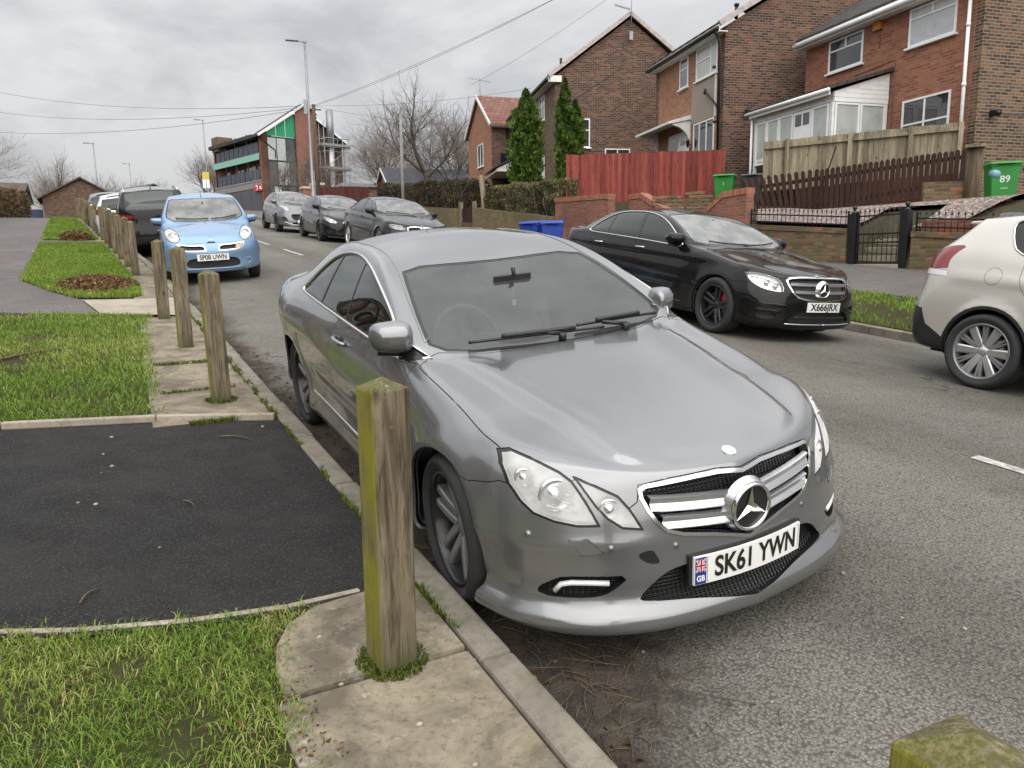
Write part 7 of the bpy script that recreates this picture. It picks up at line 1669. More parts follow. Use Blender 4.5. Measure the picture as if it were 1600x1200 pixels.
    for uc in (0, wb): b.cut('_arch', 'side', circle((uc, R-.005), AR, 36), region=lambda c: abs(c.x) > hw*.6 and c.z < R+AR+.1)
    if ft.get('archtrim'):
        for uc, an in ((0, 'arch_trim'), (wb, 'arch_trim_b')): b.cut(an, 'side', circle((uc, R-.005), AR+ft['archtrim'], 36), region=lambda c: abs(c.x) > hw*.6 and c.z < R+AR+.2, only=['body', 'door', 'rear_door', 'front_bumper', 'rear_bumper'])
    b.index()
    b.emit('body', P, root); b.emit('bonnet', P, root, gap=.0025); b.emit('front_bumper', P, root)
    for nm in ('door', 'rear_door'):
        if nm in b.names:
            for o in b.emit(nm, P, root, gap=.0025): pass
    if 'lower_trim' in b.names: b.emit('lower_trim', P2, root)
    for nm, mt in (('rear_bumper', ft.get('rbm', P)), ('lower_valance', M['black']), ('arch_trim', M['black']), ('arch_trim_b', M['black']), ('fuel_flap', P), ('pillar', ft.get('pillarm', P))):
        if nm in b.names: b.emit(nm, mt, root, sides='both' if nm in ('fuel_flap', 'pillar') else 'auto', gap=.0015, out_name=nm.replace('_b', '') if nm == 'arch_trim_b' else nm)
    b.emit('windscreen_edge', M['seal'], root, gap=0, push=.002); b.emit('window_seal', M['seal'], root, gap=0, push=.002)
    b.emit('windscreen', M['glass2'], root, gap=0, push=.003, solid=False); b.emit('side_window', ft.get('sideglass', M['privacy']), root, gap=0, push=.005, solid=False)
    if 'rear_window' in b.names: b.emit('rear_window_edge', M['seal'], root, gap=0, push=.002); b.emit('rear_window', M['privacy'], root, gap=0, push=.003, solid=False)
    if 'tail_light' in b.names: b.emit('tail_light', M['red'], root, gap=.0015)
    if 'reversing_light' in b.names: b.emit('reversing_light', M['lampwhite'], root, gap=.0015)
    if 'lamp_seal' in b.names: b.emit('lamp_seal', M['seal'], root, gap=0, push=.003)
    if 'headlight' in b.names:
        for o in b.emit('headlight', ft.get('lens', M['lens']), root, gap=.001, push=.002):
            sg = 1 if sum(v.co.x for v in o.data.vertices) > 0 else -1; hs = MB(); idx = b.names.index('headlight'); vid = {}; vs = []; fs = []
            for f in b.h.faces:
                if f[b.lay] != idx: continue
                q = []
                for v in f.verts:
                    if v.index not in vid:
                        n = b.normal(v.co); vid[v.index] = len(vs); vs.append((-sg*(v.co.x-n.x*.04), v.co.y-n.y*.04+.01, v.co.z-n.z*.04))
                    q.append(vid[v.index])
                fs.append(tuple(q))
            hs.add(vs, fs, 0, True)
            for (x, z, r, *rest) in ft.get('bulbs', []):
                p = b.front(sg*x, z)
                if p is None: continue
                ax = Vector((sg*.25, -1, .08)).normalized(); c0 = p-ax*.045; t = ax.to_track_quat('Z', 'Y').to_matrix(); n = 22; vs = []; fs = []
                pr = [(r, 0), (r*1.05, .02), (r*.9, .024), (r*.75, .012), (r*.5, .022), (.001, .032)]; k = len(pr)
                for i in range(n):
                    a = 2*pi*i/n
                    for rr, h in pr: vs.append(c0+t @ Vector((rr*cos(a), rr*sin(a), h)))
                for i in range(n):
                    for j in range(k-1): fs.append((i*k+j, ((i+1) % n)*k+j, ((i+1) % n)*k+j+1, i*k+j+1))
                hs.add(vs, fs, 1, True)
            for ln in ft.get('drl', []):
                P3 = [b.front(sg*x, z) for x, z in resample(ln, .03, False)]; P3 = [p+b.normal(p)*-.012 for p in P3 if p is not None]
                if len(P3) > 1: hs.tube(P3, ft.get('drlr', .008), 6, mi=2)
            hs.build('lamp_housing', [ft.get('housing', M['refl']), M['refl'], M['lampwhite']], o)
    if 'grille' in b.names:
        b.emit('grille_frame', ft.get('gfm', M['chrome']), root, gap=0, push=-.003, depth=.03); b.emit('grille', ft.get('gm', M['mesh']), root, gap=0, push=.04, solid=False)
    if 'air_intake' in b.names: b.emit('air_intake', M['mesh'], root, gap=0, push=.035, solid=False); 
    for z0, xa, xb, hh, mt in ft.get('slats', []):
        g = MB()
        for sg in (-1, 1):
            n = 8; vs = []; fs = []
            for i in range(n+1):
                x = xa+(xb-xa)*i/n; p = b.front(sg*x, z0)
                for dz, dy in ((hh/2, .02), (hh*.42, -.003), (-hh*.42, -.006), (-hh/2, .02)): vs.append((sg*x, p.y+dy, z0+dz))
            for i in range(n):
                for j in range(3): fs.append((i*4+j, i*4+j+1, (i+1)*4+j+1, (i+1)*4+j))
            g.add(vs, fs)
        g.build('grille_slat', mt, root)
    def strip(pts, r, proj, nm, mt, sides=(1, -1), off=.002): path_tube(b, pts, r, proj, nm, mt, root, off=off, sides=sides)
    if ft.get('chrome'): path_tube(b, resample(smooth_poly(offset_poly(dlo, .013), 1), .06), ft['chrome'], 'side', 'window_trim', ft.get('chromem', M['chrome']), root, off=.001, closed=True)
    for (proj, pts, r, mt, nm) in ft.get('strips', []): strip(resample(pts, .04, False), r, proj, nm, mt)
    for u, z in ft.get('handles', []):
        for sg in (-1, 1):
            p = b.side(u, z, sg); h = MB(); h.tube([p+Vector((sg*a, d, 0)) for d, a in ((-.10, .002), (-.075, .022), (0, .028), (.075, .022), (.10, .002))], .011, 6); h.sphere((p.x-sg*.012, p.y, p.z-.006), (.016, .05, .022), 1, 8, 6)
            h.build('door_handle', [ft.get('handlem', P), M['matt']], root)
    if ft.get('mirror'):
        u, z, sx, sz, sy = ft['mirror']
        for sg in (-1, 1): p = b.side(u, z, sg); mirror_cap(root, (p.x-sg*.03, u, z), sg, ft.get('mirrorm', P), M['black'], M['chrome'], sx=sx, sz=sz, sy=sy)
    for kind, txt, z, w, h, extra in ft.get('plates', []):
        o, wr = plate(root, b, txt, z, extra.get('x', 0), w, h, [M['pyellow'] if kind == 'rear' else M['pwhite'], M['pblack']], rear=kind == 'rear', off=extra.get('off', .012))
    wk = MB()
    for xa, xb in ft.get('wipers', [(-.52, .1), (.02, .6)]):
        P3 = [b.top(x, cu+.05+.11*(abs(x)/.7)**2+.02*t) for t, x in [(t, xa+(xb-xa)*t) for t in np.linspace(0, 1, 9)]]
        P3 = [p+Vector((0, -.008, .016)) for p in P3 if p is not None]
        wk.tube(P3, .011, 5)
    wk.build('wiper', M['black'], root)
    if detail:
        b.shell(['windscreen', 'rear_window', 'side_window', '_arch', 'headlight', 'grille', 'air_intake'], M['cabin'], root, .03)
        cabin(root, hw*.78, ft.get('floor', .33), ft.get('seat', cu+.75), ft.get('rseat', cu+1.6), hz, cu+.12, cz-.06, steer=ft.get('front', True))
        rv = MB(); rv.box((0, hu-.22, hz-.16), (.2, .03, .06)); rv.tube([(0, hu-.22, hz-.14), (0, hu-.2, hz-.06)], .012); rv.build('rear_view_mirror', M['black'], root)
    for u in (0, wb):
        for sg in (-1, 1):
            wheel(root, sg*tx, u, R, wid, rim, style, wm, sg, ft.get('steer', 0) if u == 0 else 0, roll=.5+u); arch_liner(root, u, AR+.012, hw-.10, sg, M['matt'])
    ub = MB(); ub.bx(-hw*.8, hw*.8, ft['fn']+.3, ft['ft']-.3, sp['sill'][2][2]-.03, sp['sill'][2][2]+.05); ub.build('underside', M['matt'], root)
    for o in [o for o in root.children if o.name.startswith('_')]: bpy.data.objects.remove(o)
    return root, b
# ---------------------------------------------------------------- the other cars
def star_badge(root, b, z, r, off=.012, name='grille_star'):
    M = MATS; p = b.front(0, z); c = Vector((0, p.y-off, z)); s = MB()
    s.lathe([(r, .02), (r, -.008), (r-.003, -.012), (r-.009, -.012), (r-.012, -.004), (r-.012, .002)], c=c, axis='Y', n=32); s.lathe([(r-.012, 0), (.02, .001), (0, .001)], c=c, axis='Y', n=32, mi=1)
    s.lathe([(r+.025, .03), (r+.002, 0)], c=c, axis='Y', n=32, mi=2)
    for k in range(3):
        a = pi/2+2*pi*k/3; d = Vector((cos(a), 0, sin(a))); t = Vector((-sin(a), 0, cos(a))); tip = c+d*(r-.01)+Vector((0, -.005, 0)); bl = c+t*r*.17+d*r*.1+Vector((0, -.004, 0)); br = c-t*r*.17+d*r*.1+Vector((0, -.004, 0)); top = c+Vector((0, -.016, 0))
        s.add([tip, bl, br, top], [(0, 1, 3), (0, 3, 2)])
    return s.build(name, [M['chrome'], M['black'], M['satin']], root)
def cz(x, y): return .0902*y+.0127*(x-4.6)-.0116*(x-4.6)**2       # road surface (cross fall and slope)
def crl(x): return atan2(.0127-2*.0116*(x-4.6), 1)

def gdisp(sp, wb, R, lines, flare=.012):
    """pressed lines along the flanks and lips round the wheel arches"""
    def f(D):
        x, u, z = D[..., 0], D[..., 1], D[..., 2]; row = np.arange(D.shape[1])[None, :]/sp['rs']; s = sstep(1, 2, row)*(1-sstep(4.7, 5.3, row)); q = np.zeros_like(x)
        for za, k, u0, u1, amp, w in lines:
            zl = za+k*u; on = sstep(u0, u0+.3, u)*(1-sstep(u1-.3, u1, u)); q += on*amp*np.where(z > zl, np.maximum(0, 1-(z-zl)/(w*1.6)), np.maximum(0, 1-(zl-z)/w*1.0))**1.5*(np.abs(z-zl) < w*1.6)
        for uc in (0, wb): d = np.sqrt((u-uc)**2+(z-R)**2); q += (np.abs(u-uc) < .6)*flare*np.exp(-((d-R-.05)/.04)**2)
        return np.stack([x+s*q, u, z], -1)
    sp['disp'] = f
gdisp(SALOON, 2.939, .335, [(.865, .022, -.2, 3.9, .014, .05), (.40, .03, .5, 2.5, .018, .07)]); gdisp(SALOON2, 2.975, .335, [(.875, .022, -.2, 3.9, .014, .05), (.40, .03, .5, 2.5, .018, .07)])
gdisp(HATCH, 2.578, .32, [(.80, .04, -.2, 3.2, .014, .05), (.42, .05, .5, 2.2, .016, .07)]); gdisp(CROSS, 2.588, .335, [(.86, .04, -.2, 3.0, .016, .06), (.45, .05, .5, 2.2, .018, .07)]); gdisp(PEOPLE, 2.613, .33, [(.92, .01, .4, 3.2, .012, .06)], .014); gdisp(MICRO, 2.43, .29, [(.80, .03, .3, 2.7, .008, .06)], .014)
def build_black_saloon():
    M = MATS; P = paint('saloon_black', (.006, .0062, .0068), .2, .2, 1.0, dirt=.10, film=.012)
    ft = dict(wb=2.939, hw=.926, cowl=(.55, 1.015), header=(1.44, 1.40), fn=-.84, ft=4.08, seam=(.66, .735),
        hl=[[(.812, .772), (.746, .779), (.648, .763), (.534, .711), (.517, .588), (.589, .580), (.725, .605), (.794, .658), (.813, .715)]], bulbs=[(.585, .64, .035), (.665, .672, .035)], drl=[[(.79, .755), (.70, .745), (.60, .715), (.56, .68), (.60, .66)]], housing=M['refl'], lens=thin_glass('saloon_lens', (1, 1, 1), .95, dust_haze=.07),
        grille=[[(0, .745), (.30, .742), (.43, .730), (.465, .705), (.455, .66), (.41, .572), (.36, .535), (.25, .512), (0, .497)]], gframe=.016, slats=[(.672, .06, .44, .036, M['satin']), (.588, .06, .40, .036, M['satin'])],
        intake=[[(0, .39), (.26, .392), (.38, .372), (.50, .275), (.47, .255), (0, .245)], [(.79, .385), (.745, .43), (.60, .430), (.48, .415), (.60, .385), (.66, .37)], [(.79, .36), (.65, .345), (.60, .32), (.64, .285), (.77, .275)]],
        dlo=[(.74, .985), (.95, 1.10), (1.2, 1.225), (1.45, 1.318), (1.75, 1.372), (2.05, 1.385), (2.4, 1.372), (2.62, 1.335), (2.85, 1.24), (3.02, 1.13), (3.06, 1.075), (2.5, 1.06), (1.7, 1.035), (1.1, 1.01)],
        pillars=[(1.68, 1.98, .075), (2.49, 2.66, .03)], doors=[[(.66, .93), (.64, .60), (.68, .27), (1.66, .27), (1.72, .6), (1.70, 1.03), (1.1, 1.0), (.78, .97)]], doors2=[[(1.68, 1.03), (1.73, .6), (1.67, .27), (2.42, .27), (2.60, .50), (2.74, .75), (2.93, .95), (2.95, 1.06), (2.3, 1.05)]],
        handles=[(1.62, .918), (2.66, .925)], handlem=M['chrome'], mirror=(.86, .99, .225, .16, .19), chrome=.009,
        rw=('top', [(0, 2.86), (.45, 2.92), (.52, 3.0), (.56, 3.38), (.45, 3.46), (0, 3.5)]), tl=[('side', [(3.78, .98), (3.80, .78), (4.2, .76), (4.2, .98)])],
        plates=[('front', 'X666JRX', .425, .52, .111, dict(sx=.80, off=.02))], wheel=(.335, .245, .245, .80, dict(kind='twin', n=5, gap=.04, w=.04, face=.85, dish=.03, cal=1.9), wheel_mats(M['rimblack'], M['rimblack'], M['calred'])), arch=.37,
        strips=[('front', [(0, .222), (.3, .224), (.52, .228)], .009, M['satin'], 'splitter_trim'), ('front', [(.50, .43), (.62, .445), (.76, .44)], .008, M['black'], 'vent_blade'), ('front', [(.56, .355), (.66, .372), (.80, .37)], .010, P, 'vent_blade'), ('front', [(.0, .30), (.2, .302), (.40, .305)], .008, M['black'], 'intake_blade'), ('side', [(.62, .30), (1.5, .285), (2.45, .30)], .012, M['black'], 'sill_trim')])
    root, b = build_car('shiny black saloon with black wheels and red brake calipers at the right kerb', SALOON, ft, P, None)
    star_badge(root, b, .617, .085)
    q = b.top(0, -.67); e = MB(); e.lathe([(0, .006), (.022, .005), (.026, 0)], c=(q.x, q.y, q.z), n=20); e.build('bonnet_badge', M['chrome'], root)
    place(root, 7.386, 6.74, .0504, -.0427, .0902*6.74-.0546)
def build_blue_hatch():
    M = MATS; P = paint('hatch_blue', (.165, .275, .42), .4, .3, .6, dirt=.3, film=.04)
    HL = [(.728, .87), (.70, .925), (.635, .945), (.565, .91), (.505, .84), (.50, .775), (.55, .728), (.62, .735), (.69, .785)]
    ft = dict(wb=2.43, hw=.83, cowl=(.26, 1.035), header=(.97, 1.435), fn=-.68, ft=3.035, seam=(.66, .70), hl=[HL], bulbs=[(.60, .835, .075), (.60, .84, .03)], lens=thin_glass('hazy_lens', (1, 1, .97), .9, dust_haze=.5), housing=M['lampwhite'],
        grille=[[(.135, .655), (.33, .658), (.53, .683), (.51, .625), (.46, .592), (.25, .582), (.115, .580)]], gframe=.017, intake=[[(0, .455), (.33, .450), (.42, .41), (.45, .32), (.35, .285), (0, .285)]],
        dlo=[(.44, 1.0), (.56, 1.14), (.75, 1.29), (1.0, 1.385), (1.35, 1.43), (1.8, 1.43), (2.2, 1.40), (2.5, 1.32), (2.66, 1.2), (2.62, 1.07), (2.0, 1.045), (1.2, 1.005), (.7, .985)], pillars=[(1.42, 1.5, .06), (.62, .66, .03)],
        doors=[[(.42, .94), (.42, .35), (1.40, .33), (1.46, .8), (1.44, 1.0), (.8, .975)]], doors2=[[(1.42, 1.0), (1.44, .33), (2.02, .33), (2.2, .6), (2.42, .9), (2.4, 1.04)]], handles=[(1.3, .86), (2.25, .9)], mirror=(.46, .985, .21, .125, .14),
        rw=('front', [(0, 1.05), (.56, 1.06), (.52, 1.38), (0, 1.41)]), tl=[('side', [(2.85, 1.0), (2.9, .75), (3.2, .75), (3.2, 1.0)])], sideglass=M['glass2'],
        plates=[('front', 'SP08 UWN', .462, .52, .111, dict(sx=.76, off=.018))], wheel=(.29, .175, .185, .715, dict(kind='slim', n=7, face=.8), wheel_mats(M['rimsilver'], M['rimsilver'])), arch=.335, wipers=[(-.5, .05), (.1, .55)])
    root, b = build_car('light blue small hatchback with round headlights facing the camera', MICRO, ft, P, None)
    ind = MB()
    for sg in (1,):
        pts = [b.front(sg*x, z) for x, z in ((.40, .655), (.515, .672), (.495, .625), (.45, .60), (.39, .597))]; ind.add([p+Vector((0, -.002, 0)) for p in pts], [(0, 1, 2, 3, 4)])
    ind.build('indicator', M['amber'], root)
    p = b.front(0, .71); m = MB(); m.lathe([(.05, 0), (.05, -.01), (.042, -.014), (.036, -.008), (.036, 0)], c=(0, p.y+.004, .71), axis='Y', n=24); m.box((0, p.y-.006, .71), (.13, .014, .022)); m.build('bonnet_badge', M['chrome'], root)
    a = MB(); q = b.top(0, 1.03); a.tube([q, q+Vector((0, .05, .11))], [.006, .003], 6); a.build('aerial', M['black'], root)
    fg = MB()
    for sg in (-1, 1):
        p = b.front(sg*.585, .366); fg.lathe([(.055, -.004), (.05, -.012), (.04, -.006), (.036, .01), (0, .012)], c=p, axis='Y', n=20)
    fg.build('fog_lamp', [P], root)
    bt = MB(); bt.tube([b.front(x, .265)+Vector((0, -.006, 0)) for x in np.linspace(-.5, .5, 11)], .012, 6); bt.build('bumper_lip', P, root)
    place(root, 1.95, 14.795, .0783, .0605, .0902*14.795-.1126)
def build_grey_saloon():
    M = MATS; P = paint('saloon_charcoal', (.016, .017, .02), .5, .22, 1.0, dirt=.15, film=.02)
    ft = dict(wb=2.975, hw=.934, cowl=(.60, 1.03), header=(1.46, 1.41), fn=-.835, ft=4.10, seam=(.66, .755),
        hl=[[(.80, .79), (.70, .785), (.58, .765), (.455, .735), (.43, .70), (.45, .665), (.58, .655), (.72, .675), (.80, .72)]], bulbs=[(.54, .705, .038), (.65, .715, .038)], drl=[[(.76, .78), (.62, .772), (.50, .75)]], drlr=.011, housing=M['rimdark'], lens=thin_glass('dark_saloon_lens', (1, 1, 1), .95, dust_haze=.15),
        grille=[[(.035, .745), (.20, .75), (.33, .735), (.385, .71), (.36, .64), (.30, .59), (.12, .575), (.04, .60)]], gframe=.018, intake=[[(0, .46), (.35, .46), (.45, .40), (.42, .30), (0, .29)], [(.80, .42), (.62, .42), (.58, .32), (.74, .30)]],
        dlo=[(.78, 1.0), (1.0, 1.13), (1.25, 1.25), (1.5, 1.335), (1.8, 1.383), (2.1, 1.393), (2.45, 1.38), (2.7, 1.335), (2.92, 1.24), (3.1, 1.13), (3.12, 1.085), (2.5, 1.07), (1.7, 1.05), (1.1, 1.02)], pillars=[(1.75, 2.0, .08), (2.55, 2.72, .035)],
        doors=[[(.70, .95), (.68, .60), (.72, .28), (1.70, .28), (1.77, .6), (1.75, 1.04), (1.1, 1.01), (.82, .98)]], doors2=[[(1.73, 1.04), (1.78, .6), (1.72, .28), (2.45, .28), (2.63, .50), (2.78, .75), (2.97, .95), (3.0, 1.07), (2.3, 1.06)]],
        handles=[(1.66, .915), (2.68, .93)], mirror=(.90, 1.0, .225, .15, .18), chrome=.009, chromem=M['black'], mirrorm=M['black'], rw=('top', [(0, 2.88), (.45, 2.94), (.52, 3.0), (.56, 3.38), (.45, 3.46), (0, 3.5)]), tl=[('side', [(3.78, 1.0), (3.80, .80), (4.2, .78), (4.2, 1.0)])],
        plates=[('front', '', .42, .52, .111, {})], wheel=(.335, .245, .24, .805, dict(kind='twin', n=5, gap=.035, w=.032, face=.85, dish=.025), wheel_mats(M['rimsilver'], M['rimsilver'])), arch=.37)
    root, b = build_car('dark grey saloon with silver wheels and twin grille, parked nearest the low mossy wall', SALOON2, ft, P, None)
    p = b.top(0, -.70); m = MB(); m.lathe([(0, .008), (.034, .007), (.04, 0)], c=p, n=20); m.build('bonnet_badge', M['satin'], root)
    x, y = 7.45, 18.95; place(root, x, y, .035, crl(x), cz(x, y))
def build_dark_hatch():
    M = MATS; P = paint('hatch_black', (.009, .009, .011), .3, .22, 1.0, dirt=.12, film=.015)
    ft = dict(wb=2.578, hw=.884, cowl=(.31, .995), header=(1.22, 1.38), fn=-.86, ft=3.445, seam=(.63, .70),
        hl=[[(.79, .78), (.70, .76), (.55, .70), (.47, .63), (.52, .59), (.66, .60), (.78, .66), (.82, .73)]], bulbs=[(.58, .64, .045), (.70, .68, .05)], lens=thin_glass('hatch_lens', (1, 1, 1), .95, dust_haze=.3),
        grille=[[(0, .66), (.26, .655), (.30, .62), (.22, .56), (0, .54)]], gframe=.012, intake=[[(0, .44), (.38, .43), (.50, .34), (.45, .26), (0, .25)], [(.78, .42), (.62, .40), (.60, .30), (.76, .30)]],
        dlo=[(.50, .985), (.7, 1.10), (.95, 1.225), (1.25, 1.318), (1.6, 1.365), (2.0, 1.355), (2.45, 1.30), (2.75, 1.22), (2.86, 1.12), (2.7, 1.055), (2.0, 1.02), (1.2, .995)], pillars=[(1.42, 1.52, .06), (.80, .84, .03)],
        doors=[[(.45, .92), (.46, .32), (1.42, .30), (1.48, .7), (1.44, .99), (.7, .96)]], doors2=[[(1.44, .99), (1.50, .7), (1.44, .30), (2.1, .30), (2.3, .55), (2.55, .95), (2.5, 1.03)]], handles=[(1.32, .88)], mirror=(.58, .985, .22, .14, .16),
        rw=('front', [(0, 1.05), (.58, 1.06), (.52, 1.30), (0, 1.33)]), tl=[('side', [(3.1, 1.0), (3.15, .8), (3.6, .78), (3.6, 1.0)])], plates=[('front', '', .43, .52, .111, {})],
        wheel=(.32, .225, .225, .765, dict(kind='slim', n=9, face=.85), wheel_mats(M['rimblack'], M['rimblack'])), arch=.355)
    root, b = build_car('black hatchback with hazy headlights between the dark saloon and the grey crossover', HATCH, ft, P, None)
    x, y = 7.30, 24.3; place(root, x, y, .03, crl(x), cz(x, y))
def build_grey_crossover():
    M = MATS; P = paint('crossover_grey', (.13, .137, .145), .6, .26, .9, dirt=.3)
    ft = dict(wb=2.588, hw=.90, cowl=(.29, 1.045), header=(1.15, 1.455), fn=-.86, ft=3.33, seam=(.70, .80),
        hl=[[(.74, .99), (.64, .985), (.55, .93), (.52, .85), (.57, .80), (.66, .83), (.74, .91)]], bulbs=[(.62, .90, .05)], lens=thin_glass('crossover_lens', (1, 1, 1), .95, dust_haze=.35),
        grille=[[(0, .70), (.42, .69), (.47, .62), (.40, .50), (0, .47)]], gframe=.012, gfm=M['black'], intake=[[(0, .40), (.45, .40), (.42, .30), (0, .29)], [(.80, .60), (.62, .56), (.60, .42), (.74, .40)]],
        dlo=[(.46, 1.03), (.62, 1.17), (.85, 1.30), (1.15, 1.39), (1.5, 1.435), (2.0, 1.43), (2.4, 1.38), (2.68, 1.29), (2.78, 1.18), (2.6, 1.115), (2.0, 1.085), (1.2, 1.05)], pillars=[(1.40, 1.48, .06)],
        doors=[[(.44, .98), (.46, .36), (1.42, .34), (1.46, .7), (1.42, 1.04), (.7, 1.02)]], doors2=[[(1.42, 1.04), (1.48, .7), (1.44, .34), (2.08, .34), (2.3, .60), (2.5, .98), (2.45, 1.09)]], handles=[(1.3, .92)], mirror=(.54, 1.03, .22, .15, .16),
        rw=('front', [(0, 1.1), (.58, 1.11), (.52, 1.37), (0, 1.40)]), tl=[('side', [(3.0, 1.05), (3.05, .88), (3.6, .85), (3.6, 1.05)])], plates=[('front', '', .44, .52, .111, {})],
        wheel=(.335, .225, .235, .78, dict(kind='slim', n=9, face=.85), wheel_mats(M['rimblack'], M['rimblack'])), arch=.375, strips=[('front', [(0, .30), (.4, .31), (.72, .40)], .014, M['satin'], 'bumper_trim')])
    root, b = build_car('mid grey crossover, last of the row facing us by the brick pillars', CROSS, ft, P, None)
    x, y = 7.18, 29.9; place(root, x, y, .02, crl(x), cz(x, y))
def build_silver_suv():
    M = MATS; P = paint('crossover_champagne', (.56, .54, .49), .5, .28, .9, dirt=.2, film=.03); PG = paint('crossover_lower_reflection', (.22, .215, .20), .55, .35, .7, dirt=.15)  # grey copy holds the ground's reflection low on the sides as colour; unused
    ft = dict(wb=2.613, hw=.918, cowl=(.25, 1.085), header=(1.10, 1.535), fn=-.9, ft=3.465, front=True, seam=(.75, .87), hl=[[(.80, .98), (.66, .97), (.56, .88), (.62, .80), (.76, .82), (.82, .92)]], bulbs=[(.68, .89, .05)], grille=[[(0, .70), (.40, .69), (.38, .45), (0, .43)]],
        dlo=[(.42, 1.06), (.6, 1.22), (.85, 1.39), (1.15, 1.48), (1.5, 1.525), (2.0, 1.525), (2.4, 1.505), (2.6, 1.475), (2.66, 1.44), (2.60, 1.30), (2.53, 1.215), (2.36, 1.165), (1.7, 1.09), (1.0, 1.055)], pillars=[(1.42, 1.48, .07), (2.18, 2.26, .05)],
        doors=[[(.42, 1.02), (.46, .38), (1.42, .36), (1.46, .75), (1.42, 1.07), (.7, 1.05)]], doors2=[[(1.42, 1.07), (1.47, .75), (1.44, .36), (2.06, .36), (2.16, .62), (2.30, .78), (2.44, .95), (2.44, 1.15), (2.0, 1.1)]], handles=[(1.3, .95), (2.15, 1.0)], mirror=(.5, 1.06, .22, .16, .16), chrome=.010, chromem=M['satin'],
        rw=('front', [(0, 1.13), (.60, 1.14), (.52, 1.47), (0, 1.50)]), tl=[('side', [(3.10, 1.0), (3.115, 1.085), (3.075, 1.16), (2.99, 1.236), (3.16, 1.222), (3.27, 1.175), (3.7, 1.08), (3.7, 1.02)])], tlw=[('side', [(3.09, .945), (3.10, .998), (3.7, 1.018), (3.7, .955)])],
        flap=((2.66, .985), .075), rbump=None, rlow=[(2.9, .05), (2.97, .37), (3.2, .49), (3.27, .63), (3.7, .66), (3.7, .05)], archtrim=.028,
        wheel=(.33, .225, .25, .80, dict(kind='machined', n=6, face=.84, dish=.02, hubmi=1), wheel_mats(M['rimdark'], M['rimsilver'])), arch=.375)
    root, b = build_car('pale champagne crossover cut off by the right edge', PEOPLE, ft, P, None)
    sp_ = MB(); pr = [b.top(x, 3.0) for x in np.linspace(-.56, .56, 9)]
    vs = []
    for p in pr: vs += [p+Vector((0, -.12, .0)), p+Vector((0, .13, -.022)), p+Vector((0, .14, -.045)), p+Vector((0, .0, -.06))]
    sp_.add(vs, [(i*4+j, i*4+(j+1) % 4, (i+1)*4+(j+1) % 4, (i+1)*4+j) for i in range(8) for j in range(4)]+[(3, 2, 1, 0), (32, 33, 34, 35)], 0, False); sp_.build('roof_spoiler', P, root, bevel=.01)
    x, y = 7.60, 1.16; place(root, x, y, .02, crl(x), cz(x, y)-.01)
def build_black_estate():
    M = MATS; P = paint('estate_black', (.010, .010, .012), .3, .22, 1.0, dirt=.2, film=.02); PS = simple('roof_silver', (.55, .56, .56), .3, .8)
    ft = dict(wb=2.75, hw=.92, cowl=(.3, 1.105), header=(1.15, 1.555), fn=-.88, ft=3.62, front=False, dlo=[(.48, 1.09), (.65, 1.24), (.9, 1.40), (1.2, 1.505), (1.7, 1.55), (2.4, 1.54), (2.9, 1.50), (3.05, 1.42), (3.08, 1.2), (2.9, 1.15), (2.0, 1.12), (1.0, 1.09)], pillars=[(1.45, 1.5, .06), (2.4, 2.5, .05)],
        doors=[[(.46, 1.04), (.48, .38), (1.44, .36), (1.48, .75), (1.44, 1.09), (.7, 1.07)]], doors2=[[(1.44, 1.09), (1.5, .75), (1.46, .36), (2.2, .36), (2.4, .75), (2.5, 1.0), (2.45, 1.12)]], handles=[(1.33, .98)], mirror=(.55, 1.09, .22, .15, .16),
        rw=('front', [(0, 1.13), (.64, 1.15), (.60, 1.50), (.4, 1.535), (0, 1.545)]), tl=[('front', [(.47, 1.0), (.80, 1.04), (.86, 1.0), (.84, .93), (.66, .90), (.47, .955)])], rlow=[(3.0, .05), (3.0, .40), (3.4, .48), (3.8, .5), (3.8, .05)], rbm=P,
        plates=[('rear', '', .86, .26, .11, dict(x=.0))], wheel=(.345, .225, .235, .80, dict(kind='wide', n=5, face=.85), wheel_mats(M['rimsilver'], M['rimsilver'])), arch=.385, wipers=[])
    root, b = build_car('black estate seen from behind with dark red tail lights and silver roof rails', ESTATE, ft, P, None)
    r = MB()
    for sg in (-1, 1): r.tube([b.top(sg*.60, u)+Vector((0, 0, h)) for u, h in ((1.0, .0), (1.15, .045), (2.0, .05), (2.9, .045), (3.05, .0))], .016, 6)
    r.build('roof_rail', MATS['satin'], root)
    f = MB(); q = b.top(0, 2.85); f.add([q+Vector((-.02, -.07, 0)), q+Vector((.02, -.07, 0)), q+Vector((.015, .07, 0)), q+Vector((-.015, .07, 0)), q+Vector((0, .06, .07))], [(0, 1, 4), (1, 2, 4), (2, 3, 4), (3, 0, 4)]); f.build('roof_aerial', P, root)
    x, y = 1.66, 24.0
    place(root, x, y, .03, crl(x), cz(x, y)); root.matrix_world = root.matrix_world @ Matrix.Rotation(pi, 4, 'Z')
    w = root
    return root
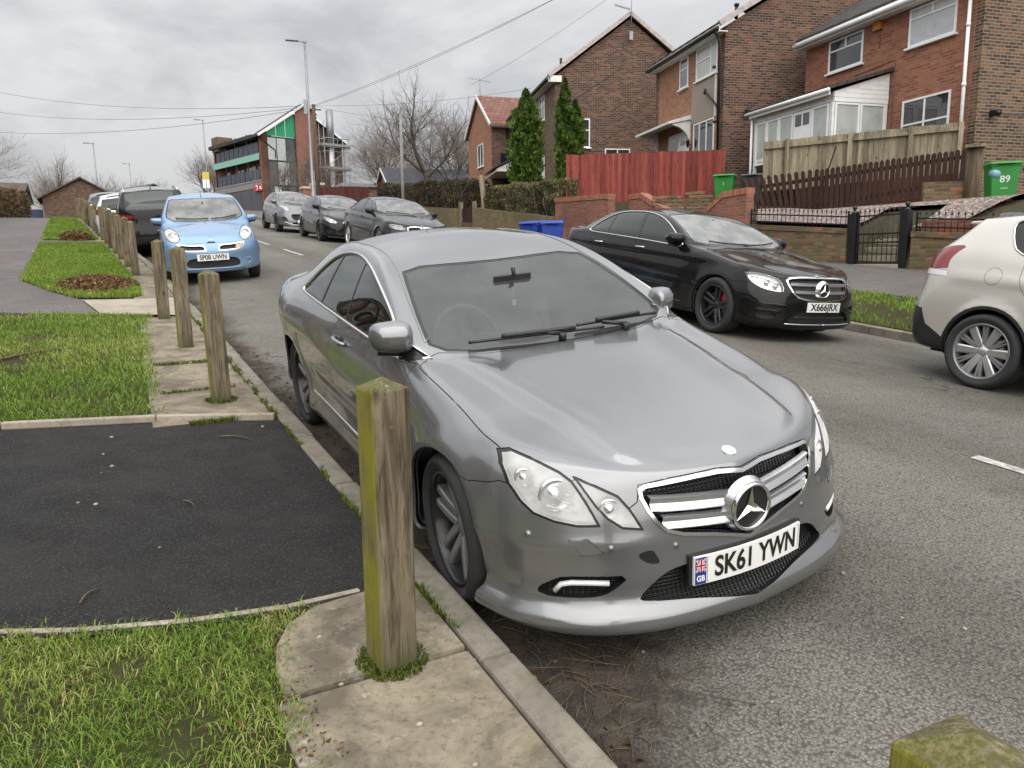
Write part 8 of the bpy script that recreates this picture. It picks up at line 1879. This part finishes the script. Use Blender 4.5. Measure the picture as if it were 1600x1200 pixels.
def build_far_cars():
    M = MATS; PW = paint('hatch_white', (.72, .72, .70), .1, .3, .9, dirt=.15)
    ft = dict(wb=2.578, hw=.884, cowl=(.31, .995), header=(1.22, 1.38), fn=-.86, ft=3.445, front=False, dlo=[(.50, .985), (.7, 1.10), (.95, 1.225), (1.25, 1.318), (1.6, 1.365), (2.0, 1.355), (2.45, 1.30), (2.75, 1.22), (2.86, 1.12), (2.7, 1.055), (2.0, 1.02), (1.2, .995)], doors=[], mirror=(.58, .985, .22, .14, .16),
        rw=('front', [(0, 1.02), (.62, 1.05), (.55, 1.28), (0, 1.32)]), tl=[('front', [(.58, 1.02), (.80, 1.0), (.84, .86), (.70, .80), (.64, .9)])], plates=[('rear', '', .62, .52, .111, {})], wipers=[],
        wheel=(.32, .225, .225, .765, dict(kind='slim', n=9, face=.85), wheel_mats(M['rimsilver'], M['rimsilver'])), arch=.355)
    root, b = build_car('white hatchback seen from behind, just beyond the black estate', HATCH, ft, PW, None)
    root.matrix_world = Matrix.Identity(4); x, y = 1.22, 30.8; place(root, x, y, .02, crl(x), cz(x, y)); root.matrix_world = root.matrix_world @ Matrix.Rotation(pi, 4, 'Z')
    PR = paint('hatch_red', (.35, .01, .02), .3, .3, .9)
    ft2 = dict(ft, front=True, seam=(.63, .70), hl=[[(.79, .78), (.70, .76), (.55, .70), (.52, .62), (.66, .60), (.78, .66)]], grille=[[(0, .66), (.26, .655), (.22, .56), (0, .54)]], plates=[('front', '', .43, .52, .111, {})])
    root, b = build_car('small red hatchback parked below the shop shutters', HATCH, ft2, PR, None, group='far parked cars')
    place(root, 12.4, 79.5, -1.25, 0, 6.62, 0)
    PG = paint('hatch_slate', (.03, .032, .036), .5, .3, .9)
    root, b = build_car('dark hatchback far up the road beyond the white one', HATCH, ft, PG, None)
    x, y = .95, 37.5; place(root, x, y, .0, crl(x), cz(x, y)); root.matrix_world = root.matrix_world @ Matrix.Rotation(pi, 4, 'Z')
# ---------------------------------------------------------------- street furniture, fences, bins, plants
def bollards():
    w = .134
    def mk():
        r = MB(); h = .0; H = 1.0; n = 5; vs = []; fs = []
        zs = [-.25, 0, .2, .45, .7, H-.035]
        for z in zs:
            for x, y in ((-1, -1), (1, -1), (1, 1), (-1, 1)): vs.append((x*w/2, y*w/2, z))
        for i in range(len(zs)-1):
            for j in range(4): fs.append((i*4+j, i*4+(j+1) % 4, (i+1)*4+(j+1) % 4, (i+1)*4+j))
        b = len(vs); k = (len(zs)-1)*4
        vs.append((0, 0, H)); fs += [(k+j, k+(j+1) % 4, b) for j in range(4)]
        r.add(vs, fs); return r.build('timber_bollard', EM['bollard'], bevel=.007)
    P = [(.885, .47, .985), (.79, 2.33, 1.02), (.78, 6.05, 1.02), (.77, 8.30, 1.02), (.73, 10.26, .985)]+[(.70+bend(15.58+1.75*i), 15.58+1.75*i, 1.0) for i in range(18)]
    lab = {0: 'timber bollard cut off by the bottom edge, only its mossy cap showing', 1: 'nearest whole timber bollard, yellow moss down one side, by the front wheel', 2: 'leaning timber bollard standing in the paving beside the rear of the coupe', 3: 'second timber bollard past the driveway, in the middle paving', 4: 'third timber bollard past the driveway, beside the blue hatchback', 5: 'timber bollard next to the heap of fallen leaves'}
    base = None; rnd = random.Random(2)
    for i, (x, y, H) in enumerate(P):
        if base is None: o = base = mk()
        else: o = base.copy(); COL.objects.link(o)
        o.location = (x, y, zv(x, y)-.01); o.rotation_euler = (rnd.uniform(-.012, .012), rnd.uniform(-.015, .012)-(.025 if i == 2 else 0), rnd.uniform(-.06, .06)+(.07 if i == 1 else 0)); o.scale = (1, 1, H*rnd.uniform(.985, 1.01))
        tag(o, lab.get(i, 'timber bollard in the receding row beyond the leaf heap'), 'bollard', 'timber bollards along the kerb')
def street_lamps():
    def lamp(x, y, z, H, az, label, arm=.95):
        r = empty('street_lamp', (x, y, z), az, label, 'street lamp', 'street lamps along the road'); m = MB()
        m.tube([(0, 0, -.2), (0, 0, 1.5), (0, 0, 1.55), (0, 0, H*.55), (0, 0, H)], [.11, .11, .075, .07, .055], 10); m.build('column', EM['steel'], r)
        k = MB(); k.bar((-.05, 0, H-.02), (-.35, 0, H+.0), .05); k.box((-.62, 0, H+.02), (.62, .24, .09)); k.box((.0, 0, H), (.16, .14, .14)); k.build('lantern', EM['steel'], r, bevel=.02); return r
    a = lamp(10.4, 39.9, zb(10.4, 39.9), 8.9, R_(-10), 'tall grey street lamp in front of the brick flats'); b = MB(); b.bx(-.22, -.06, -.08, .08, 5.4, 6.1); b.build('equipment_box', EM['steel'], a)
    b = MB(); b.tube([(.09, -.03, .0), (.09, -.03, 2.6)], .03, 6); b.build('cable_duct', EM['pole'], a)
    lamp(12.4, 93.3, 7.6, 9.8, R_(-10), 'second grey street lamp, left of the brick flats'); lamp(1.3, 90, 4.6, 9.2, R_(-12), 'thin street lamp over the crest on the left'); lamp(6.2, 126, 6.5, 9.6, R_(-10), 'smallest street lamp, far over the crest')
    p = empty('bus_stop', (8.65, 65.9, 5.9), 0, 'yellow topped bus stop flag on a pole up the road', 'bus stop'); m = MB(); m.tube([(0, 0, 0), (0, 0, 3.0)], .05, 6); m.build('pole', EM['steel'], p); m = MB(); m.bx(-.25, .25, -.03, .03, 2.3, 2.85); m.build('flag', EM['yellow'], p); m = MB(); m.bx(-.25, .25, -.03, .03, 1.6, 2.28); m.build('timetable', EM['white'], p)
    q = MB(); q.tube([(13.2, 34.4, 2.9), (13.2, 34.3, 8.2)], [.085, .07], 8); tag(q.build('thin_pole', EM['pole']), 'thin weathered pole standing between the two dark hedges', 'pole')
    q = MB(); q.tube([(11.2, 41.9, 3.4), (11.2, 41.9, 9.85)], [.14, .10], 8); q.bar((10.8, 41.9, 9.6), (11.6, 41.9, 9.6), .06); tag(q.build('telegraph_pole', EM['stump']), 'wooden telegraph pole hidden behind the tall lamp, carrying the wires', 'pole')
def wires():
    T = (11.2, 41.9, 9.8)
    def w(a, b, sag, lab, r=.012):
        m = MB(); A, B = Vector(a), Vector(b); m.tube([A.lerp(B, t)-Vector((0, 0, sag*4*t*(1-t))) for t in np.linspace(0, 1, 15)], r*.62, 4, cap=False); tag(m.build('overhead_wire', EM['wire']), lab, 'wire', 'overhead wires from the telegraph pole')
    w(T, (18.9, 21.5, 12.6), .35, 'upper cable climbing to the right over the dark gable', .014); w((11.2, 41.9, 9.75), (17.6, 22.4, 11.9), .35, 'lower cable climbing to the right over the dark gable', .014)
    w(T, (-9, 88, 18.2), .9, 'topmost cable crossing the sky to the left', .02); w((11.2, 41.9, 9.75), (-9, 86, 15.9), .9, 'middle cable crossing the sky to the left', .02); w((11.2, 41.9, 9.7), (-9, 84, 13.6), .8, 'lowest cable crossing the sky to the left', .02)
    w((11.3, 41.9, 9.75), (20.1, 41.2, 9.3), .2, 'short drop cable to the red roofed house'); w((11.3, 41.9, 9.8), (19.5, 33, 9.7), .25, 'drop cable to the eaves of the dark brick house')
    w((20.2, 41, 11.5), (22.0, 25.0, 14.0), .3, 'cable rising past the aerial towards the middle house roof')
def fence(name, A, B, zb0, zb1, zt0, zt1, bw, gap, th, mat, label, lean=None, tops='flat', group=None, posts=None, rails=None, step=None):
    r = empty(name, (A[0], A[1], 0), atan2(B[1]-A[1], B[0]-A[0]), label, 'fence', group); L_ = sqrt((B[0]-A[0])**2+(B[1]-A[1])**2); n = int(L_/(bw+gap)); m = MB(); rnd = random.Random(7)
    for i in range(n):
        x = (i+.5)*(bw+gap); t = x/L_; z0, z1 = zb0+(zb1-zb0)*t, zt0+(zt1-zt0)*t+rnd.uniform(-.012, .012); ln = lean(t) if lean else 0; yy = rnd.uniform(-.006, .006)+(.014 if i % 2 and gap <= 0 else 0)
        b = len(m.v); w = bw/2*(1.0 if gap > 0 else 1.12); P = [(-w, z0), (w, z0), (w, z1), (-w, z1)] if tops == 'flat' else [(-w, z0), (w, z0), (w, z1-.05), (w*.5, z1-.01), (0, z1), (-w*.5, z1-.01), (-w, z1-.05)]
        m.prism([(a+x-ln*(c-z0), c) for a, c in P], yy, yy+th, lambda a, c, h: (a, h, c))
    m.build('boards', mat, r); q = MB()
    for k in (rails or (.2, .8)):
        y0 = rails_side; q.bar((0, y0, zb0+(zt0-zb0)*k), (L_, y0, zb1+(zt1-zb1)*k), .05, .09)
    q.build('rail', mat, r)
    for x in (posts or []):
        t = x/L_; p = MB(); p.box((x, rails_side, (zb0+(zb1-zb0)*t+zt0+(zt1-zt0)*t)/2), (.1, .1, (zt0+(zt1-zt0)*t)-(zb0+(zb1-zb0)*t)+.02)); p.build('post', mat, r)
    return r
rails_side = .07
def fences():
    global rails_side
    rails_side = .07
    fence('board_fence', (13.85, 21.25), (17.72, 18.05), 3.2, 3.4, 4.83, 4.80, .10, 0, .018, EM['fence_red'], 'tall red stained board fence in front of the dark gable', group='board fences', posts=(0.05, 1.7, 3.4, 4.95))
    fence('picket_fence', (15.1, 14.2), (17.8, 10.45), 2.25, 3.0, 3.48, 3.86, .098, .022, .02, EM['fence_brown'], 'dark brown picket fence, its left end leaning over', lean=lambda t: .42*max(0, .3-t)/.3, tops='round', group='board fences')
    m = MB(); m.bar((15.85, 13.0, 2.75), (16.15, 12.75, 4.1), .09, .02); tag(m.build('loose_board', EM['fence_brown']), 'loose dark board standing up against the grey fence', 'board')
    rails_side = -.05
    fence('board_fence', (15.9, 14.8), (18.38, 10.93), 3.2, 3.4, 4.48, 4.55, .115, 0, .018, EM['fence_grey'], 'weathered grey board fence in front of the white porch', group='board fences', posts=(.6, 2.1, 3.45, 4.5), rails=(.88,))
    rails_side = .07
    fence('board_fence', (13.75, 51), (13.75, 41), 5.0, 4.3, 6.45, 5.55, .14, 0, .02, EM['redwood'], 'red brown boarded fence behind the parked dark hatchback', group='board fences')
    for i, y in enumerate((52.2, 55.0)):
        p = empty('brick_pier', (13.9, y, 5.0), 0, ('right brick pier at the end of the boarded fence', 'left brick pier at the end of the boarded fence')[i], 'pier', 'brick piers'); m = MB(); m.bx(-.35, .35, -.35, .35, 0, 1.65); m.build('brickwork', EM['brick_red'], p); m = MB(); m.bx(-.42, .42, -.42, .42, 1.65, 1.8); m.build('capstone', EM['cream'], p)
    # railings and gate
    def railing(y0, y1, z0, z1, h, label):
        r = empty('iron_railing', (13.80, y0, 0), 0, label, 'railing', 'black iron railings on the walls'); L_ = y1-y0; n = int(L_/.12); m = MB(); fz = lambda t: z0+(z1-z0)*t
        for k in (.08, h-.12): m.bar((0, 0, z0+k), (0, L_, z1+k), .012, .03)
        for i in range(n):
            y = (i+.5)*L_/n; z = fz(y/L_); m.tube([(0, y, z), (0, y, z+h-.05)], .008, 5); m.lathe([(.0, .07), (.012, .03), (.018, .0), (.006, -.02)], c=(0, y, z+h-.03), n=5)
        m.build('bars', EM['iron'], r); q = MB()
        for y in (0, L_): q.bar((0, y, fz(y/L_)-.1), (0, y, fz(y/L_)+h), .03)
        q.build('end_post', EM['iron'], r)
    railing(10.5, 13.15, 2.03, 2.24, .36, 'black iron railing on the wall left of the gate'); railing(1.0, 9.0, 1.35, 1.92, .36, 'black iron railing on the wall right of the gate')
    for i, y in enumerate((10.33, 9.18)):
        p = empty('gate_post', (13.76, y, 1.12), 0, ('black square gate post on the hinge side, left of the gate', 'black square gate post to the right of the gate')[i], 'gate post', 'black gate posts'); m = MB(); m.bx(-.075, .075, -.075, .075, 0, 1.2); m.build('shaft', EM['iron'], p, bevel=.008); m = MB(); m.lathe([(0, .17), (.03, .16), (.048, .12), (.03, .075), (.02, .06), (.05, .04), (.07, .0), (.0, 0)], c=(0, 0, 1.2), n=12); m.build('finial', EM['iron'], p)
    g = empty('iron_gate', (13.76, 9.3, 1.28), 0, 'black iron garden gate with scrolls between two black posts', 'gate'); m = MB(); L_ = .95
    for z in (.06, .45, .62, .98): m.bar((0, 0, z), (0, L_, z), .014, .03)
    for y in (0, L_): m.bar((0, y, 0), (0, y, 1.08), .03)
    for i in range(9): y = .05+i*.106; m.tube([(0, y, .06), (0, y, 1.05)], .008, 5); m.lathe([(0, .08), (.014, .03), (.02, 0), (.006, -.02)], c=(0, y, 1.06), n=5)
    m.build('gate_frame', EM['iron'], g); s = MB()
    for sg in (-1, 1): s.tube([(-.01, L_/2+sg*(.09+.07*cos(a)*(1-a/9)), .54+.07*sin(a)*(1-a/9)) for a in np.linspace(0, 7, 22)], .009, 5)
    s.build('scroll', EM['iron'], g)
    g = empty('timber_gate', (13.8, 27.95, 2.65), 0, 'small weathered timber gate between two posts in the mossy wall', 'gate'); m = MB(); m.bx(0, .05, .12, 1.2, .1, .98); m.build('gate_leaf', EM['fence_brown'], g); m = MB(); m.bx(-.06, .08, -.02, .10, 0, 1.2); m.bx(-.06, .08, 1.26, 1.40, 0, 1.25); m.build('gate_post', EM['fence_grey'], g)
    m = MB(); m.bar((14.1, 27.5, 2.7), (14.05, 27.8, 4.85), .16, .14); tag(m.build('leaning_post', EM['fence_grey'], bevel=.01), 'pale timber post rising from the hedge by the timber gate', 'post')
def bins():
    def bin_(loc, rz, col, label, H=1.02, W_=.56, D_=.66, marks=None, sc=1):
        r = empty('wheelie_bin', loc, rz, label, 'bin', 'wheelie bins'); r.scale = (sc, sc, sc); m = MB(); w0, d0, w1, d1 = W_*.78, D_*.74, W_, D_
        vs = [(a*w0/2, b*d0/2, .05) for a, b in ((-1, -1), (1, -1), (1, 1), (-1, 1))]+[(a*w1/2, b*d1/2, H-.08) for a, b in ((-1, -1), (1, -1), (1, 1), (-1, 1))]; m.add(vs, [(3, 2, 1, 0), (4, 5, 6, 7), (0, 1, 5, 4), (1, 2, 6, 5), (2, 3, 7, 6), (3, 0, 4, 7)]); m.bx(-w1/2-.015, w1/2+.015, -d1/2-.015, d1/2+.015, H-.13, H-.08); o = m.build('bin_body', EM[col], r, bevel=.025)
        l = MB(); l.add([(-w1/2-.03, -d1/2-.045, H-.08), (w1/2+.03, -d1/2-.045, H-.08), (w1/2+.03, d1/2+.02, H-.08), (-w1/2-.03, d1/2+.02, H-.08), (-w1/2, -d1/2-.02, H-.03), (w1/2, -d1/2-.02, H-.03), (w1/2, d1/2, H+.03), (-w1/2, d1/2, H+.03)], [(0, 3, 2, 1), (4, 5, 6, 7), (0, 1, 5, 4), (1, 2, 6, 5), (2, 3, 7, 6), (3, 0, 4, 7)]); l.bx(-.16, .16, -d1/2-.075, -d1/2-.03, H-.085, H-.05); l.build('bin_lid', EM[col], r, bevel=.018)
        hd = MB(); hd.tube([(-w1*.42, d1/2+.10, H-.05), (w1*.42, d1/2+.10, H-.05)], .018, 8); 
        for a in (-1, 1): hd.bar((a*w1*.42, d1/2, H-.07), (a*w1*.42, d1/2+.10, H-.05), .03)
        hd.build('bin_handle', EM[col], r); wh = MB()
        for a in (-1, 1): wh.lathe([(.0, -.03), (.1, -.03), (.1, .03), (0, .03)], c=(a*w0*.55, d0/2+.02, .1), axis='X', n=14)
        wh.build('bin_wheel', MATS['tyre'], r)
        if marks:
            for txt, size, z, mt in marks:
                t = text_obj('bin_marking', txt, size, mt, o, extrude=.001)
                for v in t.data.vertices:
                    x, zz, d = v.co; f = (z+zz-.05)/(H-.13); yy = -(d0+(d1-d0)*f)/2; v.co = (x, yy-.004-d, z+zz)
        return r
    wt = EM['white']
    bin_((16.45, 16.75, 2.85), R_(-52), 'bin_green', 'green wheelie bin behind the raked red driveway wall', marks=[('1', .13, .72, wt)]); st = MB(); 
    bin_((17.15, 16.35, 2.85), R_(-52), 'bin_grey', 'dark grey wheelie bin beside the green one near the leaning fence', marks=[('mcr', .08, .6, wt)])
    bin_((17.5, 9.55, 2.36), R_(-48), 'bin_green', 'green wheelie bin with white number by the near house wall', marks=[('89', .20, .68, wt), ('recycle', .05, .50, wt)], H=1.08)
    bin_((18.25, 9.1, 2.36), R_(-48), 'bin_grey', 'dark wheelie bin at the far right beside the green one', marks=[('89', .16, .68, wt)], H=1.02)
    bin_((10.15, 16.2, zb(10.15, 16.2)), R_(-35), 'bin_blue', 'bright blue wheelie bin in front of its twin, behind the silver roof', H=.95, W_=.52, D_=.6); bin_((10.05, 16.95, zb(10, 16.9)-.02), R_(-60), 'bin_blue', 'blue wheelie bin half hidden behind the other blue bin', H=.95, W_=.52, D_=.6)
    m = MB(); m.tube([(16.1, 9.35, 2.3), (16.1, 9.34, 2.9), (16.13, 9.36, 3.62)], [.17, .15, .155], 12); s = m.build('tree_stump', EM['stump']); tag(s, 'cut tree stump with a flat slab on top, by the green bin', 'stump'); k = MB(); k.box((16.13, 9.36, 3.65), (.5, .34, .06), .5); k.build('top_slab', EM['fence_grey'], s)
    b = MB(); b.lathe([(0, 0), (.07, 0), (.085, .1), (.08, .2), (.05, .24), (.05, .2), (0, .2)], c=(16.4, 9.15, 3.1), axis='X', n=14); tag(b.build('blue_watering_can', EM['blue_plastic']), 'small pale blue plastic pot hung on the stump', 'pot')
    for i, (x, y, s) in enumerate(((17.6, 8.6, .5), (17.3, 8.4, .4))): 
        m = MB(); rnd = random.Random(i)
        for j in range(60): a = rnd.uniform(0, 6.28); m.tube([(x, y, 2.5), (x+.25*cos(a)*s, y+.25*sin(a)*s, 2.5+.5*s), (x+.5*cos(a)*s*rnd.random()*1.5, y+.5*sin(a)*s, 2.5+rnd.uniform(.6, 1.2)*s)], [.012, .008, .004], 4)
        tag(m.build('dry_shrub', EM['twig']), ('dry twiggy shrub in front of the dark bin', 'smaller dry twiggy shrub by the pale coping')[i], 'shrub')
def leafcloud(name, pts_fn, n, size, mat, seed, parent=None, up=.3, aspect=1.8):
    rng = np.random.default_rng(seed); P, tone, out = pts_fn(rng, n); n = len(P)
    d = rng.normal(size=(n, 3))*.6+out; d[:, 2] += up; d /= np.linalg.norm(d, axis=1)[:, None]+1e-9; s = np.cross(d, rng.normal(size=(n, 3))); s /= np.linalg.norm(s, axis=1)[:, None]+1e-9
    L_ = size*(.6+.8*rng.random(n))[:, None]; V = np.stack([P-d*L_*.5, P+s*L_/aspect*.5, P+d*L_*.5, P-s*L_/aspect*.5], 1).reshape(-1, 3); me = bpy.data.meshes.new(name); me.vertices.add(len(V)); me.vertices.foreach_set('co', V.ravel().astype(np.float32)); me.loops.add(4*n); me.loops.foreach_set('vertex_index', np.arange(4*n, dtype=np.int32)); me.polygons.add(n); me.polygons.foreach_set('loop_start', (4*np.arange(n)).astype(np.int32)); me.polygons.foreach_set('loop_total', np.full(n, 4, np.int32)); me.update(calc_edges=True)
    a = me.attributes.new('tone', 'FLOAT', 'POINT'); a.data.foreach_set('value', np.repeat(np.clip(tone, 0, 1), 4).astype(np.float32)); me.materials.append(mat); o = bpy.data.objects.new(name, me); COL.objects.link(o)
    if parent is not None: o.parent = parent
    return o
def conifer(x, y, z, H, R, label, seed, lobes):
    r = empty('conifer_tree', (x, y, z), 0, label, 'tree', 'columnar conifers'); m = MB(); m.tube([(0, 0, -.3), (0, 0, H*.9)], [.09, .02], 8); m.build('trunk', EM['bark'], r)
    def f(rng, n):
        t = rng.random(n)**.85; a = rng.random(n)*2*pi; rr = np.zeros(n); k = rng.integers(0, len(lobes), n); L_ = np.array(lobes); cx, cy, z0, h, rad = L_[k].T
        q = t; prof_ = np.minimum(1, (1-q)*3.4)**.8*np.minimum(1, .8+q*2.2)*(.86+.14*np.sin(q*2.6+.4)); bump = 1+.24*np.sin(a*3+q*17+k)+.22*np.sin(a*5-q*31)+.14*np.sin(q*60+a*2); rr = rad*prof_*bump*(.55+.55*rng.random(n)**.6)
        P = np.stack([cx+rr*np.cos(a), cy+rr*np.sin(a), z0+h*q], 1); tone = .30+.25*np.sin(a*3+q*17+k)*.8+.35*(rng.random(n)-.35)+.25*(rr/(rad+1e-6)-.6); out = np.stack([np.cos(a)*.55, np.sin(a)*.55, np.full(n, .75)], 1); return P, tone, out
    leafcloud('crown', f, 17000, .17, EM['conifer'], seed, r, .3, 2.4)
def hedge(name, boxes, n, size, mat, label, seed, wood=True, tonebase=.45):
    r = empty(name, (boxes[0][0], boxes[0][2], boxes[0][4]), 0, label, 'hedge', 'garden hedges'); ox, oy, oz = r.location
    def f(rng, n):
        vol = np.array([max(.1, (b[1]-b[0])*(b[3]-b[2])*(b[5]-b[4])) for b in boxes]); k = rng.choice(len(boxes), n, p=vol/vol.sum()); B = np.array([b[:6] for b in boxes])[k]; sl = np.array([b[6] if len(b) > 6 else 0 for b in boxes])[k]
        u = rng.random((n, 3)); face = rng.integers(0, 4, n); e = rng.random(n)**2*.16
        u[:, 0] = np.where(face == 0, e, np.where(face == 3, 1-e, u[:, 0])); u[:, 2] = np.where(face == 1, 1-e*.8, u[:, 2]); u[:, 1] = np.where(face == 2, np.where(rng.random(n) < .5, e*.3, 1-e*.3), u[:, 1])
        P = np.stack([B[:, 0]+(B[:, 1]-B[:, 0])*u[:, 0], B[:, 2]+(B[:, 3]-B[:, 2])*u[:, 1], B[:, 4]+(B[:, 5]-B[:, 4])*u[:, 2]], 1); dz = sl*(P[:, 1]-B[:, 2]); P[:, 2] += dz
        v = vnoise(P[:, 1], P[:, 2], 1.7)-.5; w = vnoise(P[:, 1]+7, P[:, 2]*1.3, 4.5)-.5; P[:, 0] -= (v*.35+w*.18); P[:, 2] += (vnoise(P[:, 1], P[:, 0], 2.5)-.5)*.22*u[:, 2]
        tone = tonebase+w*.7+v*.35+(rng.random(n)-.5)*.5+.15*(u[:, 2]-.5); out = np.stack([-.5*(face == 0)+.3*(face == 3), np.zeros(n), .6*(face == 1)+.2], 1); P -= np.array([ox, oy, oz]); return P, tone, out
    leafcloud('foliage', f, n, size, mat, seed, r); m = MB(); rnd = random.Random(seed)
    for b in boxes:
        for i in range(int((b[3]-b[2])*14)):
            y = rnd.uniform(b[2], b[3]); x = rnd.uniform(b[0]+.15, b[1]-.1); s_ = (b[6] if len(b) > 6 else 0)*(y-b[2]); m.tube([(x-ox, y-oy, b[4]-.15+s_-oz), (x+rnd.uniform(-.3, .1)-ox, y+rnd.uniform(-.3, .3)-oy, (b[4]+b[5])/2+s_-oz), (x+rnd.uniform(-.4, .2)-ox, y+rnd.uniform(-.5, .5)-oy, b[5]+s_+rnd.uniform(-.1, .12)-oz)], [.02, .012, .004], 4)
    m.build('stems', EM['twig'], r); return r
def bare_tree_mesh(seed, H, spread=.75, levels=5, trunk_r=.16, fork=.28, droop=0, twigs=True):
    rnd = random.Random(seed); T = MB(); B = MB()
    def grow(p, d, l, r, lev):
        n = 4 if lev < 2 else 3; pts = [p]; q = p.copy(); dd = d.copy(); rs = [r]
        for i in range(n):
            dd = (dd+Vector((rnd.gauss(0, .10), rnd.gauss(0, .10), rnd.gauss(0, .06)+.05-droop*lev*.03))).normalized(); q = q+dd*(l/n); pts.append(q.copy()); rs.append(r*(1-.42*(i+1)/n))
        (T if lev <= 1 else B).tube(pts, rs, 7 if lev < 2 else (5 if lev < 3 else 3), cap=False)
        if lev >= levels: return
        k = {0: 5, 1: 5, 2: 4, 3: 3, 4: 2, 5: 2}[lev]
        for i in range(k):
            t = rnd.uniform(.35 if lev else .45, 1.0); j = min(n-1, int(t*n)); a = pts[j].lerp(pts[j+1], t*n-j); ax = dd.orthogonal().normalized(); ax = Matrix.Rotation(2*pi*(i/k)+rnd.uniform(-.6, .6), 3, dd) @ ax; an = rnd.uniform(.45, .95)*spread; nd = (dd*cos(an)+ax*sin(an)).normalized()
            grow(a, nd, l*rnd.uniform(.55, .78), max(.006, rs[j]*.55), lev+1)
        grow(q, dd, l*.72, rs[-1]*.9, lev+1)
    grow(Vector((0, 0, -.3)), Vector((rnd.uniform(-.05, .05), 0, 1)), H*.34, trunk_r, 0); return T, B
def trees():
    kinds = []
    for s, H, sp, lv, tr in ((3, 10, .85, 5, .19), (11, 9, .95, 5, .16), (27, 8.5, .85, 5, .13), (41, 8, 1.1, 5, .17)):
        T, B = bare_tree_mesh(s, H, sp, lv, tr); kinds.append((T, B, H))
    protos = {}
    def put(k, x, y, z, H, rz, label, wide=1.0, lean=0):
        T, B, h = kinds[k]; r = empty('bare_tree', (x, y, z), rz, label, 'tree', 'bare winter trees'); s = H/h; r.scale = (s*wide, s*wide, s); r.rotation_euler = (0, lean, rz)
        if k not in protos: protos[k] = (T.build('trunk', EM['bark'], r), B.build('crown', EM['twig'], r))
        else:
            for p in protos[k]: c = p.copy(); COL.objects.link(c); c.parent = r
    put(3, 24.6, 57.6, 5.9, 10.6, 0, 'tallest bare tree, rising above the bungalow roof', 1.35); put(1, 28.5, 62, 5.8, 8.8, 1.0, 'bare tree right of the tallest, beside the red roofed house', 1.5); put(2, 22.5, 64, 5.9, 7.6, 2.1, 'bare tree left of the bungalow', 1.6); put(1, 26.0, 71, 6.3, 8.6, 4.0, 'bare tree behind the bungalow, between the others', 1.5); put(2, 31.5, 66, 6.2, 9.0, 3.1, 'bare tree low behind the boarded shed', 1.3); put(0, 20.5, 75, 6.5, 7.0, 5.0, 'bare tree beside the scaffold', 1.3)
    put(3, 17.9, 77.4, 6.6, 6.2, .6, 'small bare tree in front of the glazed stair of the flats', 1.1)
    put(1, 14.5, 118, 9.0, 9.5, 2, 'bare tree left of the brick flats', 1.2); put(2, 17.0, 124, 9.5, 9.0, .7, 'bare tree just behind the left end of the flats', 1.2)
    put(0, -3.0, 93, 4.6, 9.8, 2.4, 'single bare tree over the crest above the brown roofs', 1.0); put(1, -9.3, 76, 4.8, 11.0, 1.4, 'large bare tree cut off by the left edge', 1.25)
    for i, (x, y, H, k) in enumerate(((.4, 118, 9.4, 1), (3.0, 124, 10, 2), (5.6, 128, 10.6, 0), (8.2, 122, 9, 1), (11, 130, 9.6, 2), (2.0, 140, 10.5, 0), (13, 140, 9, 1))): put(k, x, y, 5.2, H, i*1.3, ('bare tree in the far clump, leftmost', 'bare tree in the far clump, second along', 'tallest bare tree in the far clump', 'bare tree in the far clump behind the white car', 'bare tree in the far clump behind the black estate', 'bare tree at the back of the far clump', 'last bare tree of the far clump, towards the bus stop')[i], 1.4)
def plants():
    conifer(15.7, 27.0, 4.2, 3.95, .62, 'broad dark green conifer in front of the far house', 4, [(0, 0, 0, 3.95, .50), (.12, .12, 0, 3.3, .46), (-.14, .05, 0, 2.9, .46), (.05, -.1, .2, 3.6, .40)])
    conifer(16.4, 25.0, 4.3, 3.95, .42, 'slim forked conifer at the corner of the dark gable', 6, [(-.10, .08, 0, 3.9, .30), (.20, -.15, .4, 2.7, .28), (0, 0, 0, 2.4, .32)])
    hedge('scruffy_hedge', [(13.95, 15.1, 21.0, 27.5, 2.75, 4.05, .045)], 24000, .085, EM['hedge'], 'scruffy olive hedge above the mossy wall beside the red fence', 21)
    hedge('dark_hedge', [(13.95, 15.2, 29.5, 33.9, 3.5, 4.85, .07)], 9000, .10, EM['hedged'], 'dark clipped hedge between the thin pole and the timber gate', 22); hedge('dark_hedge', [(13.95, 15.2, 34.6, 40.6, 4.0, 5.15, .08)], 9000, .11, EM['hedged'], 'lower dark hedge left of the thin pole', 23)
    hedge('brown_hedge', [(-5.6, -3.7, 41, 45, 3.6, 5.3), (-5.4, -3.6, 45, 49.5, 3.8, 5.5), (-5.2, -3.4, 49.5, 55, 3.9, 5.75), (-5.0, -3.2, 55, 60, 4.0, 6.0)], 9000, .16, EM['hedgeb'], 'rounded brown hedge at the left edge beyond the footpath', 24)
    r = empty('white_fence', (-3.75, 36, 3.15), 0, 'white slatted fence at the left edge beside the brown hedge', 'fence'); m = MB()
    for i in range(16): m.bx(-.02, .02, i*.25, i*.25+.12, .1, 1.9)
    m.bx(-.03, .03, 0, 4, .4, .5); m.bx(-.03, .03, 0, 4, 1.5, 1.6); m.build('slats', EM['whitewood'], r)
def street(): bollards(); street_lamps(); wires(); fences(); bins(); plants(); trees()
# ---------------------------------------------------------------- build
build_ground(); houses()
build_coupe(); build_black_saloon(); build_silver_suv(); build_blue_hatch(); build_grey_saloon(); build_dark_hatch(); build_grey_crossover(); build_black_estate(); build_far_cars()
street(); build_grass()
bpy.context.view_layer.update()
